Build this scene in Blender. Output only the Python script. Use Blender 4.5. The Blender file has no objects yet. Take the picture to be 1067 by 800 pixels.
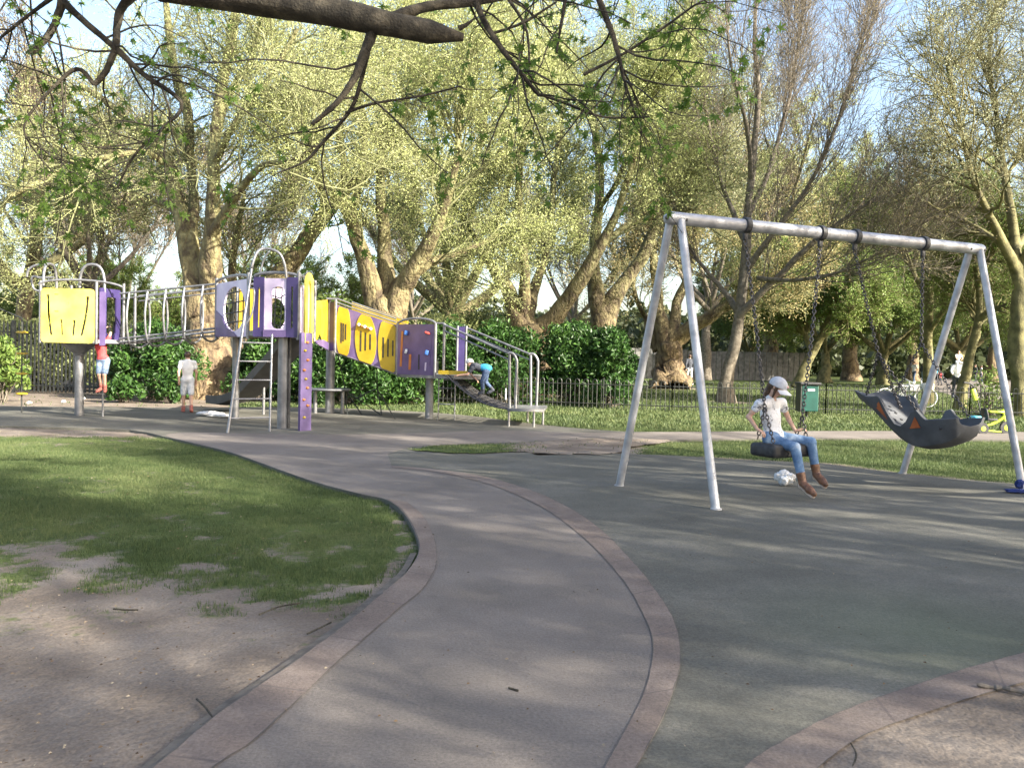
import bpy, bmesh, math, random
import numpy as np
from mathutils import Vector, Matrix

# ------------------------------------------------------------------ camera, world, sun
C = bpy.context.scene
COL = C.collection
H = 1.35
FPX = 900.0
CX, CY = 533.5, 400.0
PITCH = math.atan(28 / FPX)
ROLL = math.radians(1.3)
F_ = np.array([0, math.cos(PITCH), -math.sin(PITCH)])
U0 = np.array([0, math.sin(PITCH), math.cos(PITCH)])
R0 = np.array([1.0, 0, 0])
R_ = math.cos(ROLL) * R0 + math.sin(ROLL) * U0
U_ = math.cos(ROLL) * U0 - math.sin(ROLL) * R0
EYE = np.array([0, 0, H])

cam_d = bpy.data.cameras.new("camera")
cam = bpy.data.objects.new("camera", cam_d)
COL.objects.link(cam)
cam_d.sensor_width = 36
cam_d.lens = FPX / 1067 * 36
cam_d.clip_start = 0.05
cam_d.clip_end = 2000
cam.matrix_world = Matrix(((R_[0], U_[0], -F_[0], 0), (R_[1], U_[1], -F_[1], 0), (R_[2], U_[2], -F_[2], H), (0, 0, 0, 1)))
C.camera = cam

SUN_EL = math.radians(28)
TS = np.array([0.854, -0.52]); TS = TS / np.linalg.norm(TS)
w = bpy.data.worlds.new("World"); C.world = w; w.use_nodes = True
nt = w.node_tree; nt.nodes.clear()
sky = nt.nodes.new('ShaderNodeTexSky'); sky.sky_type = 'NISHITA'; sky.sun_disc = False
sky.sun_elevation = SUN_EL; sky.sun_rotation = math.atan2(TS[0], TS[1])
sky.air_density = 1.0; sky.dust_density = 3.0; sky.ozone_density = 0.6
bg = nt.nodes.new('ShaderNodeBackground'); bg.inputs[1].default_value = 0.112
wo = nt.nodes.new('ShaderNodeOutputWorld')
nt.links.new(sky.outputs[0], bg.inputs[0]); nt.links.new(bg.outputs[0], wo.inputs[0])
sd = bpy.data.lights.new("sun", 'SUN'); sd.energy = 5.0; sd.angle = math.radians(0.5); sd.color = (1.0, 0.93, 0.79)
sun = bpy.data.objects.new("sun", sd); COL.objects.link(sun)
sdir = Vector((-TS[0] * math.cos(SUN_EL), -TS[1] * math.cos(SUN_EL), -math.sin(SUN_EL)))
sun.rotation_euler = sdir.to_track_quat('-Z', 'Y').to_euler()
C.view_settings.view_transform = 'Standard'; C.view_settings.look = 'None'
C.view_settings.gamma = 1; C.view_settings.use_curve_mapping = False
C.view_settings.exposure = 2.05

# ------------------------------------------------------------------ pixel <-> world
def P(px, py, Y):
    d = F_ + (px - CX) / FPX * R_ + (CY - py) / FPX * U_
    return EYE + d * (Y / d[1])
def G(px, py, z=0.0):
    d = F_ + (px - CX) / FPX * R_ + (CY - py) / FPX * U_
    return EYE + d * ((z - H) / d[2])
def PZ(px, Y, z):
    k = (px - CX) / FPX; zz = z - H
    x = (k * (F_[1] * Y + F_[2] * zz) - R_[1] * Y - R_[2] * zz) / (R_[0] - k * F_[0])
    return np.array([x, Y, z])
def proj(p):
    q = p - EYE; f = q @ F_; f = np.where(f < 0.05, 0.05, f)
    return CX + FPX * (q @ R_) / f, CY - FPX * (q @ U_) / f, q @ F_
def nrm(v):
    v = np.asarray(v, float); return v / (np.linalg.norm(v, axis=-1, keepdims=True) + 1e-9)

# ------------------------------------------------------------------ materials
def mat(name, c1, c2=None, scale=8.0, rough=0.7, metal=0.0, bump=0.0, bscale=None, detail=6.0, spec=0.5, c3=None, ramp=(0.35, 0.65), coat=0.0, obj=False):
    m = bpy.data.materials.new(name); m.use_nodes = True
    n = m.node_tree.nodes; l = m.node_tree.links
    b = n['Principled BSDF']
    b.inputs['Roughness'].default_value = rough; b.inputs['Metallic'].default_value = metal
    b.inputs['Specular IOR Level'].default_value = spec
    b.inputs['Coat Weight'].default_value = coat
    geo = n.new('ShaderNodeTexCoord' if obj else 'ShaderNodeNewGeometry')
    pos = geo.outputs['Object' if obj else 'Position']
    tx = n.new('ShaderNodeTexNoise'); tx.inputs['Scale'].default_value = scale; tx.inputs['Detail'].default_value = detail
    l.new(pos, tx.inputs['Vector'])
    rp = n.new('ShaderNodeValToRGB')
    c2 = c2 or tuple(min(1, x * 1.25 + .01) for x in c1)
    rp.color_ramp.elements[0].position = ramp[0]; rp.color_ramp.elements[1].position = ramp[1]
    rp.color_ramp.elements[0].color = (*c1, 1); rp.color_ramp.elements[1].color = (*c2, 1)
    if c3:
        e = rp.color_ramp.elements.new((ramp[0] + ramp[1]) / 2); e.color = (*c3, 1)
    l.new(tx.outputs['Fac'], rp.inputs[0]); l.new(rp.outputs[0], b.inputs['Base Color'])
    if bump:
        t2 = n.new('ShaderNodeTexNoise'); t2.inputs['Scale'].default_value = bscale or scale * 4; t2.inputs['Detail'].default_value = 5
        l.new(pos, t2.inputs['Vector'])
        bp = n.new('ShaderNodeBump'); bp.inputs['Strength'].default_value = 1.0; bp.inputs['Distance'].default_value = bump
        l.new(t2.outputs['Fac'], bp.inputs['Height']); l.new(bp.outputs[0], b.inputs['Normal'])
    return m

def leaf_mat(name, ca, cb, cc, rough=0.5, trans=0.35, spec=0.3):
    m = bpy.data.materials.new(name); m.use_nodes = True
    n = m.node_tree.nodes; l = m.node_tree.links; b = n['Principled BSDF']
    b.inputs['Roughness'].default_value = rough; b.inputs['Specular IOR Level'].default_value = spec
    a = n.new('ShaderNodeAttribute'); a.attribute_name = 'rnd'
    rp = n.new('ShaderNodeValToRGB')
    rp.color_ramp.elements[0].color = (*ca, 1); rp.color_ramp.elements[1].color = (*cc, 1)
    e = rp.color_ramp.elements.new(0.5); e.color = (*cb, 1)
    l.new(a.outputs['Fac'], rp.inputs[0]); l.new(rp.outputs[0], b.inputs['Base Color'])
    t = n.new('ShaderNodeBsdfTranslucent'); l.new(rp.outputs[0], t.inputs[0])
    mx = n.new('ShaderNodeMixShader'); mx.inputs[0].default_value = trans
    l.new(b.outputs[0], mx.inputs[1]); l.new(t.outputs[0], mx.inputs[2])
    l.new(mx.outputs[0], n['Material Output'].inputs[0])
    return m

def bark_plane():
    m = bpy.data.materials.new('plane_bark'); m.use_nodes = True
    n = m.node_tree.nodes; l = m.node_tree.links; b = n['Principled BSDF']
    b.inputs['Roughness'].default_value = 0.85
    g = n.new('ShaderNodeNewGeometry')
    mp = n.new('ShaderNodeMapping'); mp.inputs['Scale'].default_value = (1, 1, 0.55); l.new(g.outputs['Position'], mp.inputs[0])
    t = n.new('ShaderNodeTexNoise'); t.inputs['Scale'].default_value = 4.0; t.inputs['Detail'].default_value = 7; t.inputs['Distortion'].default_value = 0.8
    l.new(mp.outputs[0], t.inputs['Vector'])
    rp = n.new('ShaderNodeValToRGB'); rp.color_ramp.interpolation = 'LINEAR'
    E = rp.color_ramp.elements
    E[0].position = 0.30; E[0].color = (0.065, 0.048, 0.026, 1); E[1].position = 0.74; E[1].color = (0.28, 0.28, 0.16, 1)
    for p, c in ((0.42, (0.10, 0.085, 0.042)), (0.50, (0.155, 0.145, 0.062)), (0.60, (0.21, 0.205, 0.09))):
        e = E.new(p); e.color = (*c, 1)
    l.new(t.outputs['Fac'], rp.inputs[0])
    # rougher and browner towards the foot of the trunk, as plane trees are
    sx = n.new('ShaderNodeSeparateXYZ'); l.new(g.outputs['Position'], sx.inputs[0])
    mr = n.new('ShaderNodeMapRange'); mr.inputs[1].default_value = 1.5; mr.inputs[2].default_value = 6.0
    l.new(sx.outputs[2], mr.inputs[0])
    mx = n.new('ShaderNodeMix'); mx.data_type = 'RGBA'
    rp2 = n.new('ShaderNodeValToRGB'); E = rp2.color_ramp.elements
    E[0].position = 0.35; E[0].color = (0.07, 0.046, 0.028, 1); E[1].position = 0.68; E[1].color = (0.25, 0.185, 0.10, 1)
    l.new(t.outputs['Fac'], rp2.inputs[0])
    l.new(mr.outputs[0], mx.inputs[0]); l.new(rp2.outputs[0], mx.inputs[6]); l.new(rp.outputs[0], mx.inputs[7])
    l.new(mx.outputs[2], b.inputs['Base Color'])
    t2 = n.new('ShaderNodeTexNoise'); t2.inputs['Scale'].default_value = 14; t2.inputs['Detail'].default_value = 6; l.new(mp.outputs[0], t2.inputs['Vector'])
    bp = n.new('ShaderNodeBump'); bp.inputs['Distance'].default_value = 0.09; l.new(t2.outputs['Fac'], bp.inputs['Height']); l.new(bp.outputs[0], b.inputs['Normal'])
    return m

M = {}
M['plane_bark'] = bark_plane()
M['leaf_dark'] = leaf_mat('dark_woodland_leaf', (0.03, 0.04, 0.015), (0.06, 0.075, 0.03), (0.11, 0.125, 0.05))
M['twig'] = mat('olive_twig', (0.12, 0.125, 0.055), (0.21, 0.215, 0.105), 3, 0.9)
M['bark'] = mat('brown_bark', (0.085, 0.07, 0.052), (0.18, 0.155, 0.12), 9, 0.9, bump=0.02, bscale=30)
M['green_bark'] = mat('mossy_bark', (0.075, 0.070, 0.030), (0.17, 0.155, 0.065), 5, 0.9, bump=0.015, bscale=25)
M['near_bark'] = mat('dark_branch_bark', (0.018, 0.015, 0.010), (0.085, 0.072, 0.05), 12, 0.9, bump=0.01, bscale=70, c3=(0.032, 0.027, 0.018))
M['leaf_yellow'] = leaf_mat('yellow_green_leaf', (0.27, 0.31, 0.11), (0.38, 0.42, 0.165), (0.50, 0.52, 0.25))
M['leaf_olive'] = leaf_mat('olive_leaf', (0.14, 0.175, 0.065), (0.22, 0.25, 0.10), (0.34, 0.36, 0.17))
M['leaf_green'] = leaf_mat('fresh_green_leaf', (0.08, 0.14, 0.028), (0.14, 0.21, 0.045), (0.25, 0.30, 0.09))
M['leaf_tan'] = leaf_mat('tan_bud', (0.27, 0.20, 0.11), (0.38, 0.31, 0.15), (0.45, 0.42, 0.18))
M['leaf_pale'] = leaf_mat('pale_leaf', (0.26, 0.29, 0.14), (0.38, 0.40, 0.23), (0.50, 0.50, 0.33))
M['laurel'] = leaf_mat('laurel_leaf', (0.018, 0.045, 0.010), (0.035, 0.085, 0.018), (0.09, 0.17, 0.035), 0.42, 0.2, 0.3)
M['maple'] = leaf_mat('maple_leaf', (0.07, 0.13, 0.02), (0.12, 0.20, 0.035), (0.21, 0.30, 0.07), 0.5, 0.55)
M['grass_blade'] = leaf_mat('grass_blade', (0.046, 0.074, 0.026), (0.085, 0.118, 0.042), (0.165, 0.185, 0.078), 0.6, 0.3)
M['galv'] = mat('galvanised_steel', (0.30, 0.31, 0.33), (0.46, 0.465, 0.49), 9, 0.45, 0.35, bump=0.0006, bscale=60)
M['steel'] = mat('satin_steel', (0.17, 0.17, 0.18), (0.27, 0.27, 0.28), 10, 0.38, 0.55)
M['post'] = mat('grey_post', (0.17, 0.17, 0.18), (0.27, 0.27, 0.28), 6, 0.42, 0.5)
M['chain'] = mat('chain_steel', (0.05, 0.045, 0.045), (0.16, 0.15, 0.15), 60, 0.45, 0.7)
M['black'] = mat('black_rubber', (0.016, 0.016, 0.018), (0.04, 0.04, 0.042), 20, 0.6, bump=0.002, bscale=90)
M['iron'] = mat('black_iron_paint', (0.012, 0.014, 0.013), (0.035, 0.037, 0.033), 12, 0.55)
M['yellow'] = mat('yellow_panel', (0.36, 0.25, 0.012), (0.46, 0.33, 0.03), 3, 0.35, bump=0.0005)  # base darkened to carry the dappled shade over the tunnel
M['sunlit_yellow'] = mat('sunlit_yellow_panel', (0.72, 0.58, 0.075), (0.82, 0.70, 0.16), 2.2, 0.30)  # panel yellow lightened: strong sunlight put into the base colour
M['purple'] = mat('purple_panel', (0.095, 0.065, 0.165), (0.15, 0.105, 0.235), 3, 0.38)
M['darkpurple'] = mat('dark_purple_panel', (0.030, 0.022, 0.085), (0.05, 0.036, 0.12), 3, 0.38)
M['lilac'] = mat('faded_lilac_panel', (0.52, 0.43, 0.60), (0.68, 0.60, 0.74), 3, 0.4)
M['orange'] = mat('orange_plastic', (0.42, 0.13, 0.03), (0.55, 0.20, 0.05), 8, 0.45)
M['shell'] = mat('dark_grey_moulded_plastic', (0.055, 0.058, 0.064), (0.09, 0.094, 0.102), 6, 0.75, bump=0.0015, bscale=120)
M['slide'] = mat('grey_slide_plastic', (0.028, 0.028, 0.03), (0.05, 0.05, 0.053), 5, 0.45)
M['red'] = mat('red_plastic', (0.4, 0.05, 0.04), None, 8, 0.5)
M['blue'] = mat('blue_plastic', (0.03, 0.10, 0.32), None, 8, 0.5)
M['white'] = mat('white_cloth', (0.62, 0.62, 0.62), (0.8, 0.8, 0.8), 8, 0.8, bump=0.004, bscale=25)
M['bag'] = mat('pale_plastic_bag', (0.55, 0.57, 0.60), (0.75, 0.76, 0.78), 14, 0.4, bump=0.01, bscale=30)
M['bin'] = mat('green_bin_paint', (0.004, 0.052, 0.042), (0.008, 0.080, 0.062), 5, 0.45)
M['lime'] = mat('lime_plastic', (0.38, 0.52, 0.04), (0.5, 0.64, 0.08), 8, 0.4)
M['cyan'] = mat('cyan_plastic', (0.08, 0.38, 0.5), None, 8, 0.4)
M['navy'] = mat('navy_fabric', (0.015, 0.03, 0.12), (0.03, 0.05, 0.2), 20, 0.9, bump=0.004, bscale=30)
M['skin'] = mat('skin', (0.50, 0.29, 0.20), (0.60, 0.37, 0.27), 20, 0.55)
M['hair'] = mat('brown_hair', (0.035, 0.018, 0.01), (0.10, 0.055, 0.03), 50, 0.5, bump=0.004, bscale=90)
M['jeans'] = mat('faded_blue_jeans', (0.08, 0.15, 0.27), (0.42, 0.49, 0.58), 10, 0.85, bump=0.012, bscale=30, c3=(0.15, 0.24, 0.38), ramp=(0.36, 0.74))
M['shirt'] = mat('white_tshirt', (0.70, 0.69, 0.70), (0.80, 0.79, 0.80), 10, 0.85, bump=0.012, bscale=16)
M['cap'] = mat('grey_cap', (0.42, 0.43, 0.47), (0.52, 0.53, 0.57), 30, 0.85, bump=0.002, bscale=80)
M['visor'] = mat('white_visor', (0.68, 0.66, 0.68), (0.76, 0.75, 0.77), 20, 0.8)
M['boot'] = mat('tan_leather', (0.085, 0.038, 0.020), (0.19, 0.085, 0.042), 26, 0.5, bump=0.003, bscale=50)
M['sole'] = mat('pale_sole', (0.45, 0.36, 0.3), None, 18, 0.8)
M['denim'] = mat('denim', (0.10, 0.15, 0.24), (0.22, 0.28, 0.38), 20, 0.9, bump=0.003)
M['darkjeans'] = mat('dark_jeans', (0.03, 0.05, 0.10), (0.07, 0.11, 0.2), 20, 0.9)
M['blueshirt'] = mat('bright_blue_shirt', (0.02, 0.22, 0.42), (0.04, 0.3, 0.5), 20, 0.9)
M['darkshirt'] = mat('dark_shirt', (0.03, 0.035, 0.05), (0.06, 0.065, 0.08), 20, 0.9)
M['redshirt'] = mat('red_shirt', (0.55, 0.045, 0.05), (0.65, 0.08, 0.08), 20, 0.9)
M['wood'] = mat('grey_timber', (0.08, 0.08, 0.078), (0.17, 0.168, 0.16), 4, 0.9, bump=0.004)
M['kerbline'] = mat('edging_concrete', (0.075, 0.062, 0.050), (0.135, 0.115, 0.095), 12, 0.9, bump=0.004)

# ------------------------------------------------------------------ naming
def tag(o, label=None, cat=None, group=None, kind=None):
    if label: o['label'] = label
    if cat: o['category'] = cat
    if group: o['group'] = group
    if kind: o['kind'] = kind
    return o
def thing(name, loc, label, cat, group=None):
    o = bpy.data.objects.new(name, None); COL.objects.link(o)
    o.location = tuple(float(v) for v in loc); o.empty_display_size = 0.2
    return tag(o, label, cat, group)
def wloc(o):
    v = np.array(o.location)
    while o.parent: o = o.parent; v = v + np.array(o.location)
    return v
def link_mesh(name, me, mats, parent=None, origin=None):
    o = bpy.data.objects.new(name, me); COL.objects.link(o)
    for m in (mats if isinstance(mats, (list, tuple)) else [mats]): me.materials.append(m)
    if parent is not None:
        off = wloc(parent); o.parent = parent
    else:
        off = np.array(origin if origin is not None else (0, 0, 0), float); o.location = tuple(off)
    n = len(me.vertices); co = np.empty(n * 3, np.float32); me.vertices.foreach_get('co', co)
    me.vertices.foreach_set('co', (co.reshape(-1, 3) - off.astype(np.float32)).ravel())
    me.update()
    return o

def np_mesh(name, V, faces_list, smooth=True, matidx=None, attr=None):
    """faces_list: list of int arrays (n,k)"""
    me = bpy.data.meshes.new(name)
    V = np.asarray(V, np.float32)
    me.vertices.add(len(V)); me.vertices.foreach_set('co', V.ravel())
    idx = np.concatenate([f.ravel() for f in faces_list]).astype(np.int32)
    sizes = np.concatenate([np.full(len(f), f.shape[1]) for f in faces_list]).astype(np.int32)
    starts = np.concatenate([[0], np.cumsum(sizes)[:-1]]).astype(np.int32)
    me.loops.add(len(idx)); me.loops.foreach_set('vertex_index', idx)
    me.polygons.add(len(sizes)); me.polygons.foreach_set('loop_start', starts)
    try: me.polygons.foreach_set('loop_total', sizes)
    except Exception: pass
    if matidx is not None: me.polygons.foreach_set('material_index', matidx.astype(np.int32))
    me.polygons.foreach_set('use_smooth', np.full(len(sizes), smooth))
    me.update(calc_edges=True)
    if attr is not None:
        for k, v in attr.items():
            a = me.attributes.new(k, 'FLOAT', 'POINT'); a.data.foreach_set('value', np.asarray(v, np.float32))
    return me

# ------------------------------------------------------------------ mesh builder for hard objects
class MB:
    def __init__(s): s.v = []; s.f = []
    def add(s, vs, fs):
        b = len(s.v); s.v += [tuple(map(float, x)) for x in vs]; s.f += [tuple(i + b for i in f) for f in fs]; return s
    def tube(s, pts, r, n=8, closed=False, cap=True):
        pts = [np.asarray(p, float) for p in pts]; m = len(pts)
        rr = r if hasattr(r, '__len__') else [r] * m
        T = []
        for i in range(m):
            a = pts[(i - 1) % m] if (closed or i > 0) else pts[i]
            b = pts[(i + 1) % m] if (closed or i < m - 1) else pts[i]
            T.append(nrm(b - a))
        ref = np.array([0, 0, 1.0]) if abs(T[0][2]) < 0.9 else np.array([1.0, 0, 0])
        N = nrm(np.cross(T[0], ref)); vs = []
        for i in range(m):
            N = nrm(N - T[i] * (N @ T[i])); B = np.cross(T[i], N)
            for k in range(n):
                a = 2 * math.pi * k / n; vs.append(pts[i] + rr[i] * (math.cos(a) * N + math.sin(a) * B))
        fs = []
        for i in range(m if closed else m - 1):
            j = (i + 1) % m
            for k in range(n):
                fs.append((i * n + k, i * n + (k + 1) % n, j * n + (k + 1) % n, j * n + k))
        if cap and not closed:
            fs.append(tuple(range(n - 1, -1, -1))); fs.append(tuple((m - 1) * n + k for k in range(n)))
        return s.add(vs, fs)
    def box(s, c, size, ax=None, bevel=0.0):
        """oriented box; ax = 3 axes rows"""
        A = np.eye(3) if ax is None else np.array(ax, float)
        c = np.asarray(c, float); h = np.array(size, float) / 2
        if bevel <= 0:
            vs = [c + A.T @ (h * np.array([x, y, z])) for x in (-1, 1) for y in (-1, 1) for z in (-1, 1)]
            return s.add(vs, [(0, 1, 3, 2), (4, 6, 7, 5), (0, 4, 5, 1), (2, 3, 7, 6), (0, 2, 6, 4), (1, 5, 7, 3)])
        bm = bmesh.new(); bmesh.ops.create_cube(bm, size=1)
        for v in bm.verts: v.co = Vector(tuple(np.array(v.co) * h * 2))
        bmesh.ops.bevel(bm, geom=bm.edges[:], offset=bevel, segments=2, affect='EDGES', profile=0.5)
        vs = [c + A.T @ np.array(v.co) for v in bm.verts]; bm.verts.index_update()
        fs = [tuple(v.index for v in f.verts) for f in bm.faces]; bm.free()
        return s.add(vs, fs)
    def lathe(s, c, prof, n=16, ax=None):
        A = np.eye(3) if ax is None else np.array(ax, float); c = np.asarray(c, float); vs = []
        for (r, z) in prof:
            for k in range(n):
                a = 2 * math.pi * k / n; vs.append(c + A.T @ np.array([r * math.cos(a), r * math.sin(a), z]))
        fs = [(i * n + k, i * n + (k + 1) % n, (i + 1) * n + (k + 1) % n, (i + 1) * n + k) for i in range(len(prof) - 1) for k in range(n)]
        fs.append(tuple(range(n - 1, -1, -1))); fs.append(tuple((len(prof) - 1) * n + k for k in range(n)))
        return s.add(vs, fs)
    def ball(s, c, r, n=10):
        rx, ry, rz = r if hasattr(r, '__len__') else (r, r, r); vs = []; m = n // 2 + 1
        for i in range(m + 1):
            t = math.pi * i / m
            for k in range(n):
                a = 2 * math.pi * k / n
                vs.append((c[0] + rx * math.sin(t) * math.cos(a), c[1] + ry * math.sin(t) * math.sin(a), c[2] + rz * math.cos(t)))
        fs = [(i * n + k, (i + 1) * n + k, (i + 1) * n + (k + 1) % n, i * n + (k + 1) % n) for i in range(m) for k in range(n)]
        return s.add(vs, fs)
    def build(s, name, m, parent=None, smooth=False, origin=None, auto=None):
        me = bpy.data.meshes.new(name); me.from_pydata(s.v, [], s.f); me.validate(); me.update()
        if origin is None and parent is None:
            a = np.array(s.v); origin = ((a[:, 0].min() + a[:, 0].max()) / 2, (a[:, 1].min() + a[:, 1].max()) / 2, a[:, 2].min())
        if smooth or auto:
            for p in me.polygons: p.use_smooth = True
        o = link_mesh(name, me, m, parent, origin)
        if auto:
            try: me.set_sharp_from_angle(angle=math.radians(auto))
            except Exception: pass
        return o

def curve_fill(polys, depth):
    cu = bpy.data.curves.new('tmp', 'CURVE'); cu.dimensions = '2D'; cu.fill_mode = 'BOTH'; cu.extrude = depth / 2
    for pl in polys:
        sp = cu.splines.new('POLY'); sp.points.add(len(pl) - 1); sp.use_cyclic_u = True
        for i, (a, b) in enumerate(pl): sp.points[i].co = (a, b, 0, 1)
    o = bpy.data.objects.new('tmp', cu); COL.objects.link(o)
    bpy.context.view_layer.update()
    ev = o.evaluated_get(bpy.context.evaluated_depsgraph_get())
    me = bpy.data.meshes.new_from_object(ev)
    bpy.data.objects.remove(o); bpy.data.curves.remove(cu)
    return me
def plate(name, m, parent, A, B, polys, th=0.025, off=0.0):
    """vertical plate standing on the plan line A->B; polys in (u, z)"""
    A = np.array(A[:2], float); B = np.array(B[:2], float); d = nrm(B - A); n = np.array([d[1], -d[0]])
    me = curve_fill(polys, th)
    nv = len(me.vertices); co = np.empty(nv * 3, np.float32); me.vertices.foreach_get('co', co); co = co.reshape(-1, 3)
    out = np.empty_like(co)
    out[:, 0] = A[0] + d[0] * co[:, 0] + n[0] * (co[:, 2] + off)
    out[:, 1] = A[1] + d[1] * co[:, 0] + n[1] * (co[:, 2] + off)
    out[:, 2] = co[:, 1]
    me.vertices.foreach_set('co', out.ravel()); me.materials.clear(); me.update()
    return link_mesh(name, me, m, parent, (A[0], A[1], out[:, 2].min()))
def rrect(x0, z0, x1, z1, r=0.05, n=4):
    out = []
    for cx, cz, a0 in ((x1 - r, z0 + r, -90), (x1 - r, z1 - r, 0), (x0 + r, z1 - r, 90), (x0 + r, z0 + r, 180)):
        for k in range(n + 1):
            a = math.radians(a0 + 90 * k / n); out.append((cx + r * math.cos(a), cz + r * math.sin(a)))
    return out
def oval(cx, cz, rx, rz, n=24, p=2.0):
    return [(cx + rx * abs(math.cos(a)) ** (2 / p) * (1 if math.cos(a) >= 0 else -1), cz + rz * abs(math.sin(a)) ** (2 / p) * (1 if math.sin(a) >= 0 else -1))
            for a in [2 * math.pi * k / n for k in range(n)]]
def smooth_poly(pts, n=6, closed=False):
    pts = [np.asarray(p, float) for p in pts]; out = []; m = len(pts)
    for i in range(m if closed else m - 1):
        p0 = pts[(i - 1) % m] if closed or i > 0 else pts[0]
        p1 = pts[i]; p2 = pts[(i + 1) % m]
        p3 = pts[(i + 2) % m] if closed or i + 2 < m else pts[-1]
        for k in range(n):
            t = k / n
            out.append(0.5 * ((2 * p1) + (-p0 + p2) * t + (2 * p0 - 5 * p1 + 4 * p2 - p3) * t * t + (-p0 + 3 * p1 - 3 * p2 + p3) * t ** 3))
    if not closed: out.append(pts[-1])
    return out

# ------------------------------------------------------------------ numpy value noise
_rt = np.random.RandomState(7).rand(256, 256)
def vnoise(x, y):
    xi = np.floor(x).astype(int); yi = np.floor(y).astype(int); fx = x - xi; fy = y - yi
    fx = fx * fx * (3 - 2 * fx); fy = fy * fy * (3 - 2 * fy)
    g = lambda a, b: _rt[a % 256, b % 256]
    return (g(xi, yi) * (1 - fx) + g(xi + 1, yi) * fx) * (1 - fy) + (g(xi, yi + 1) * (1 - fx) + g(xi + 1, yi + 1) * fx) * fy
def fbm(x, y, o=4):
    s = 0; a = 1; t = 0
    for i in range(o):
        s = s + a * vnoise(x * 2 ** i + 17 * i, y * 2 ** i + 31 * i); t += a; a *= 0.55
    return s / t
def inpoly(x, y, poly):
    ins = np.zeros(x.shape, bool); n = len(poly); j = n - 1
    for i in range(n):
        xi, yi = poly[i][0], poly[i][1]; xj, yj = poly[j][0], poly[j][1]
        c = ((yi > y) != (yj > y)) & (x < (xj - xi) * (y - yi) / (yj - yi + 1e-12) + xi); ins ^= c; j = i
    return ins

def print_shirt():
    m = mat('printed_white_tshirt', (0.66, 0.65, 0.66), (0.76, 0.75, 0.76), 10, 0.85, bump=0.016, bscale=13)
    n = m.node_tree.nodes; l = m.node_tree.links; b = n['Principled BSDF']; g = n.new('ShaderNodeNewGeometry')
    t = n.new('ShaderNodeTexNoise'); t.inputs['Scale'].default_value = 11; t.inputs['Detail'].default_value = 2; t.inputs['Distortion'].default_value = 1.5; l.new(g.outputs['Position'], t.inputs['Vector'])
    a = n.new('ShaderNodeMath'); a.operation = 'SUBTRACT'; a.inputs[1].default_value = .5; l.new(t.outputs['Fac'], a.inputs[0])
    c = n.new('ShaderNodeMath'); c.operation = 'ABSOLUTE'; l.new(a.outputs[0], c.inputs[0])
    d = n.new('ShaderNodeMath'); d.operation = 'LESS_THAN'; d.inputs[1].default_value = .013; l.new(c.outputs[0], d.inputs[0])
    t2 = n.new('ShaderNodeTexNoise'); t2.inputs['Scale'].default_value = 7; l.new(g.outputs['Position'], t2.inputs['Vector'])
    e = n.new('ShaderNodeMath'); e.operation = 'GREATER_THAN'; e.inputs[1].default_value = .47; l.new(t2.outputs['Fac'], e.inputs[0])
    f = n.new('ShaderNodeMath'); f.operation = 'MULTIPLY'; l.new(d.outputs[0], f.inputs[0]); l.new(e.outputs[0], f.inputs[1])
    mx = n.new('ShaderNodeMix'); mx.data_type = 'RGBA'; src = b.inputs['Base Color'].links[0].from_socket
    l.new(f.outputs[0], mx.inputs[0]); l.new(src, mx.inputs[6]); mx.inputs[7].default_value = (.14, .13, .14, 1); l.new(mx.outputs[2], b.inputs['Base Color']); return m
M['printshirt'] = print_shirt()
M['muted_shoe'] = mat('dull_pink_shoe', (0.30, 0.09, 0.07), (0.40, 0.14, 0.11), 18, 0.7)
M['recess'] = mat('burnt_orange_plastic', (0.30, 0.075, 0.02), (0.42, 0.12, 0.035), 8, 0.5)
# ------------------------------------------------------------------ ground, paths, play surface
def gpoly(px): return [G(a, b)[:2] for a, b in px]
LEFT_EDGE = [(-210, 1130), (-90, 1010), (20, 920), (100, 855), (165, 803), (232, 747), (300, 700), (360, 655), (400, 621), (425, 598), (436, 578), (433, 560), (420, 537), (402, 523), (375, 517), (330, 505), (290, 491), (240, 473), (200, 463)]
LEFT_TOP = [(168, 455.5), (135, 449), (60, 446.5), (0, 445), (-120, 442), (-260, 439)]
FAR_EDGE = [(-260, 423), (-100, 423), (0, 424), (100, 425), (200, 425.5), (300, 425), (400, 428), (480, 433), (560, 443), (640, 450), (700, 451), (850, 450), (1067, 451), (1400, 458)]
STRIP_NEAR = [(1400, 468), (1067, 460), (850, 458), (700, 460), (640, 461), (600, 463), (545, 468), (560, 476)]
SWING_BACK = [(640, 474), (700, 476), (760, 480), (850, 484), (900, 490), (960, 497), (1067, 507), (1400, 535)]
BR_OUTER = [(1300, 622), (1180, 650), (1067, 684), (1010, 700), (960, 716), (880, 745), (820, 775), (780, 801), (742, 840), (715, 890), (690, 980), (680, 1130)]
BR_INNER = [(1300, 650), (1180, 682), (1067, 716), (1010, 733), (980, 743), (905, 770), (860, 800), (830, 835), (810, 890), (800, 980), (800, 1130)]
R_OUT = [(408, 487.5), (450, 491), (500, 498), (540, 509), (580, 525), (620, 550), (660, 590), (690, 630), (705, 660), (709, 690), (705, 715), (690, 755), (665, 803), (640, 855), (600, 930), (560, 1010), (500, 1130)]
R_IN = [(408, 489.5), (450, 493.5), (495, 503), (530, 515), (570, 535), (610, 566), (648, 608), (672, 650), (680, 682), (670, 730), (633, 801), (607, 855), (565, 930), (520, 1010), (450, 1130)]
def spoly(px, n=5): return [tuple(p) for p in smooth_poly([G(a, b)[:2] for a, b in px], n)]
hard = spoly(LEFT_EDGE) + spoly(LEFT_TOP, 2) + spoly(FAR_EDGE, 3) + spoly(STRIP_NEAR, 3) + spoly(SWING_BACK, 3) + spoly(BR_OUTER)
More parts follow.
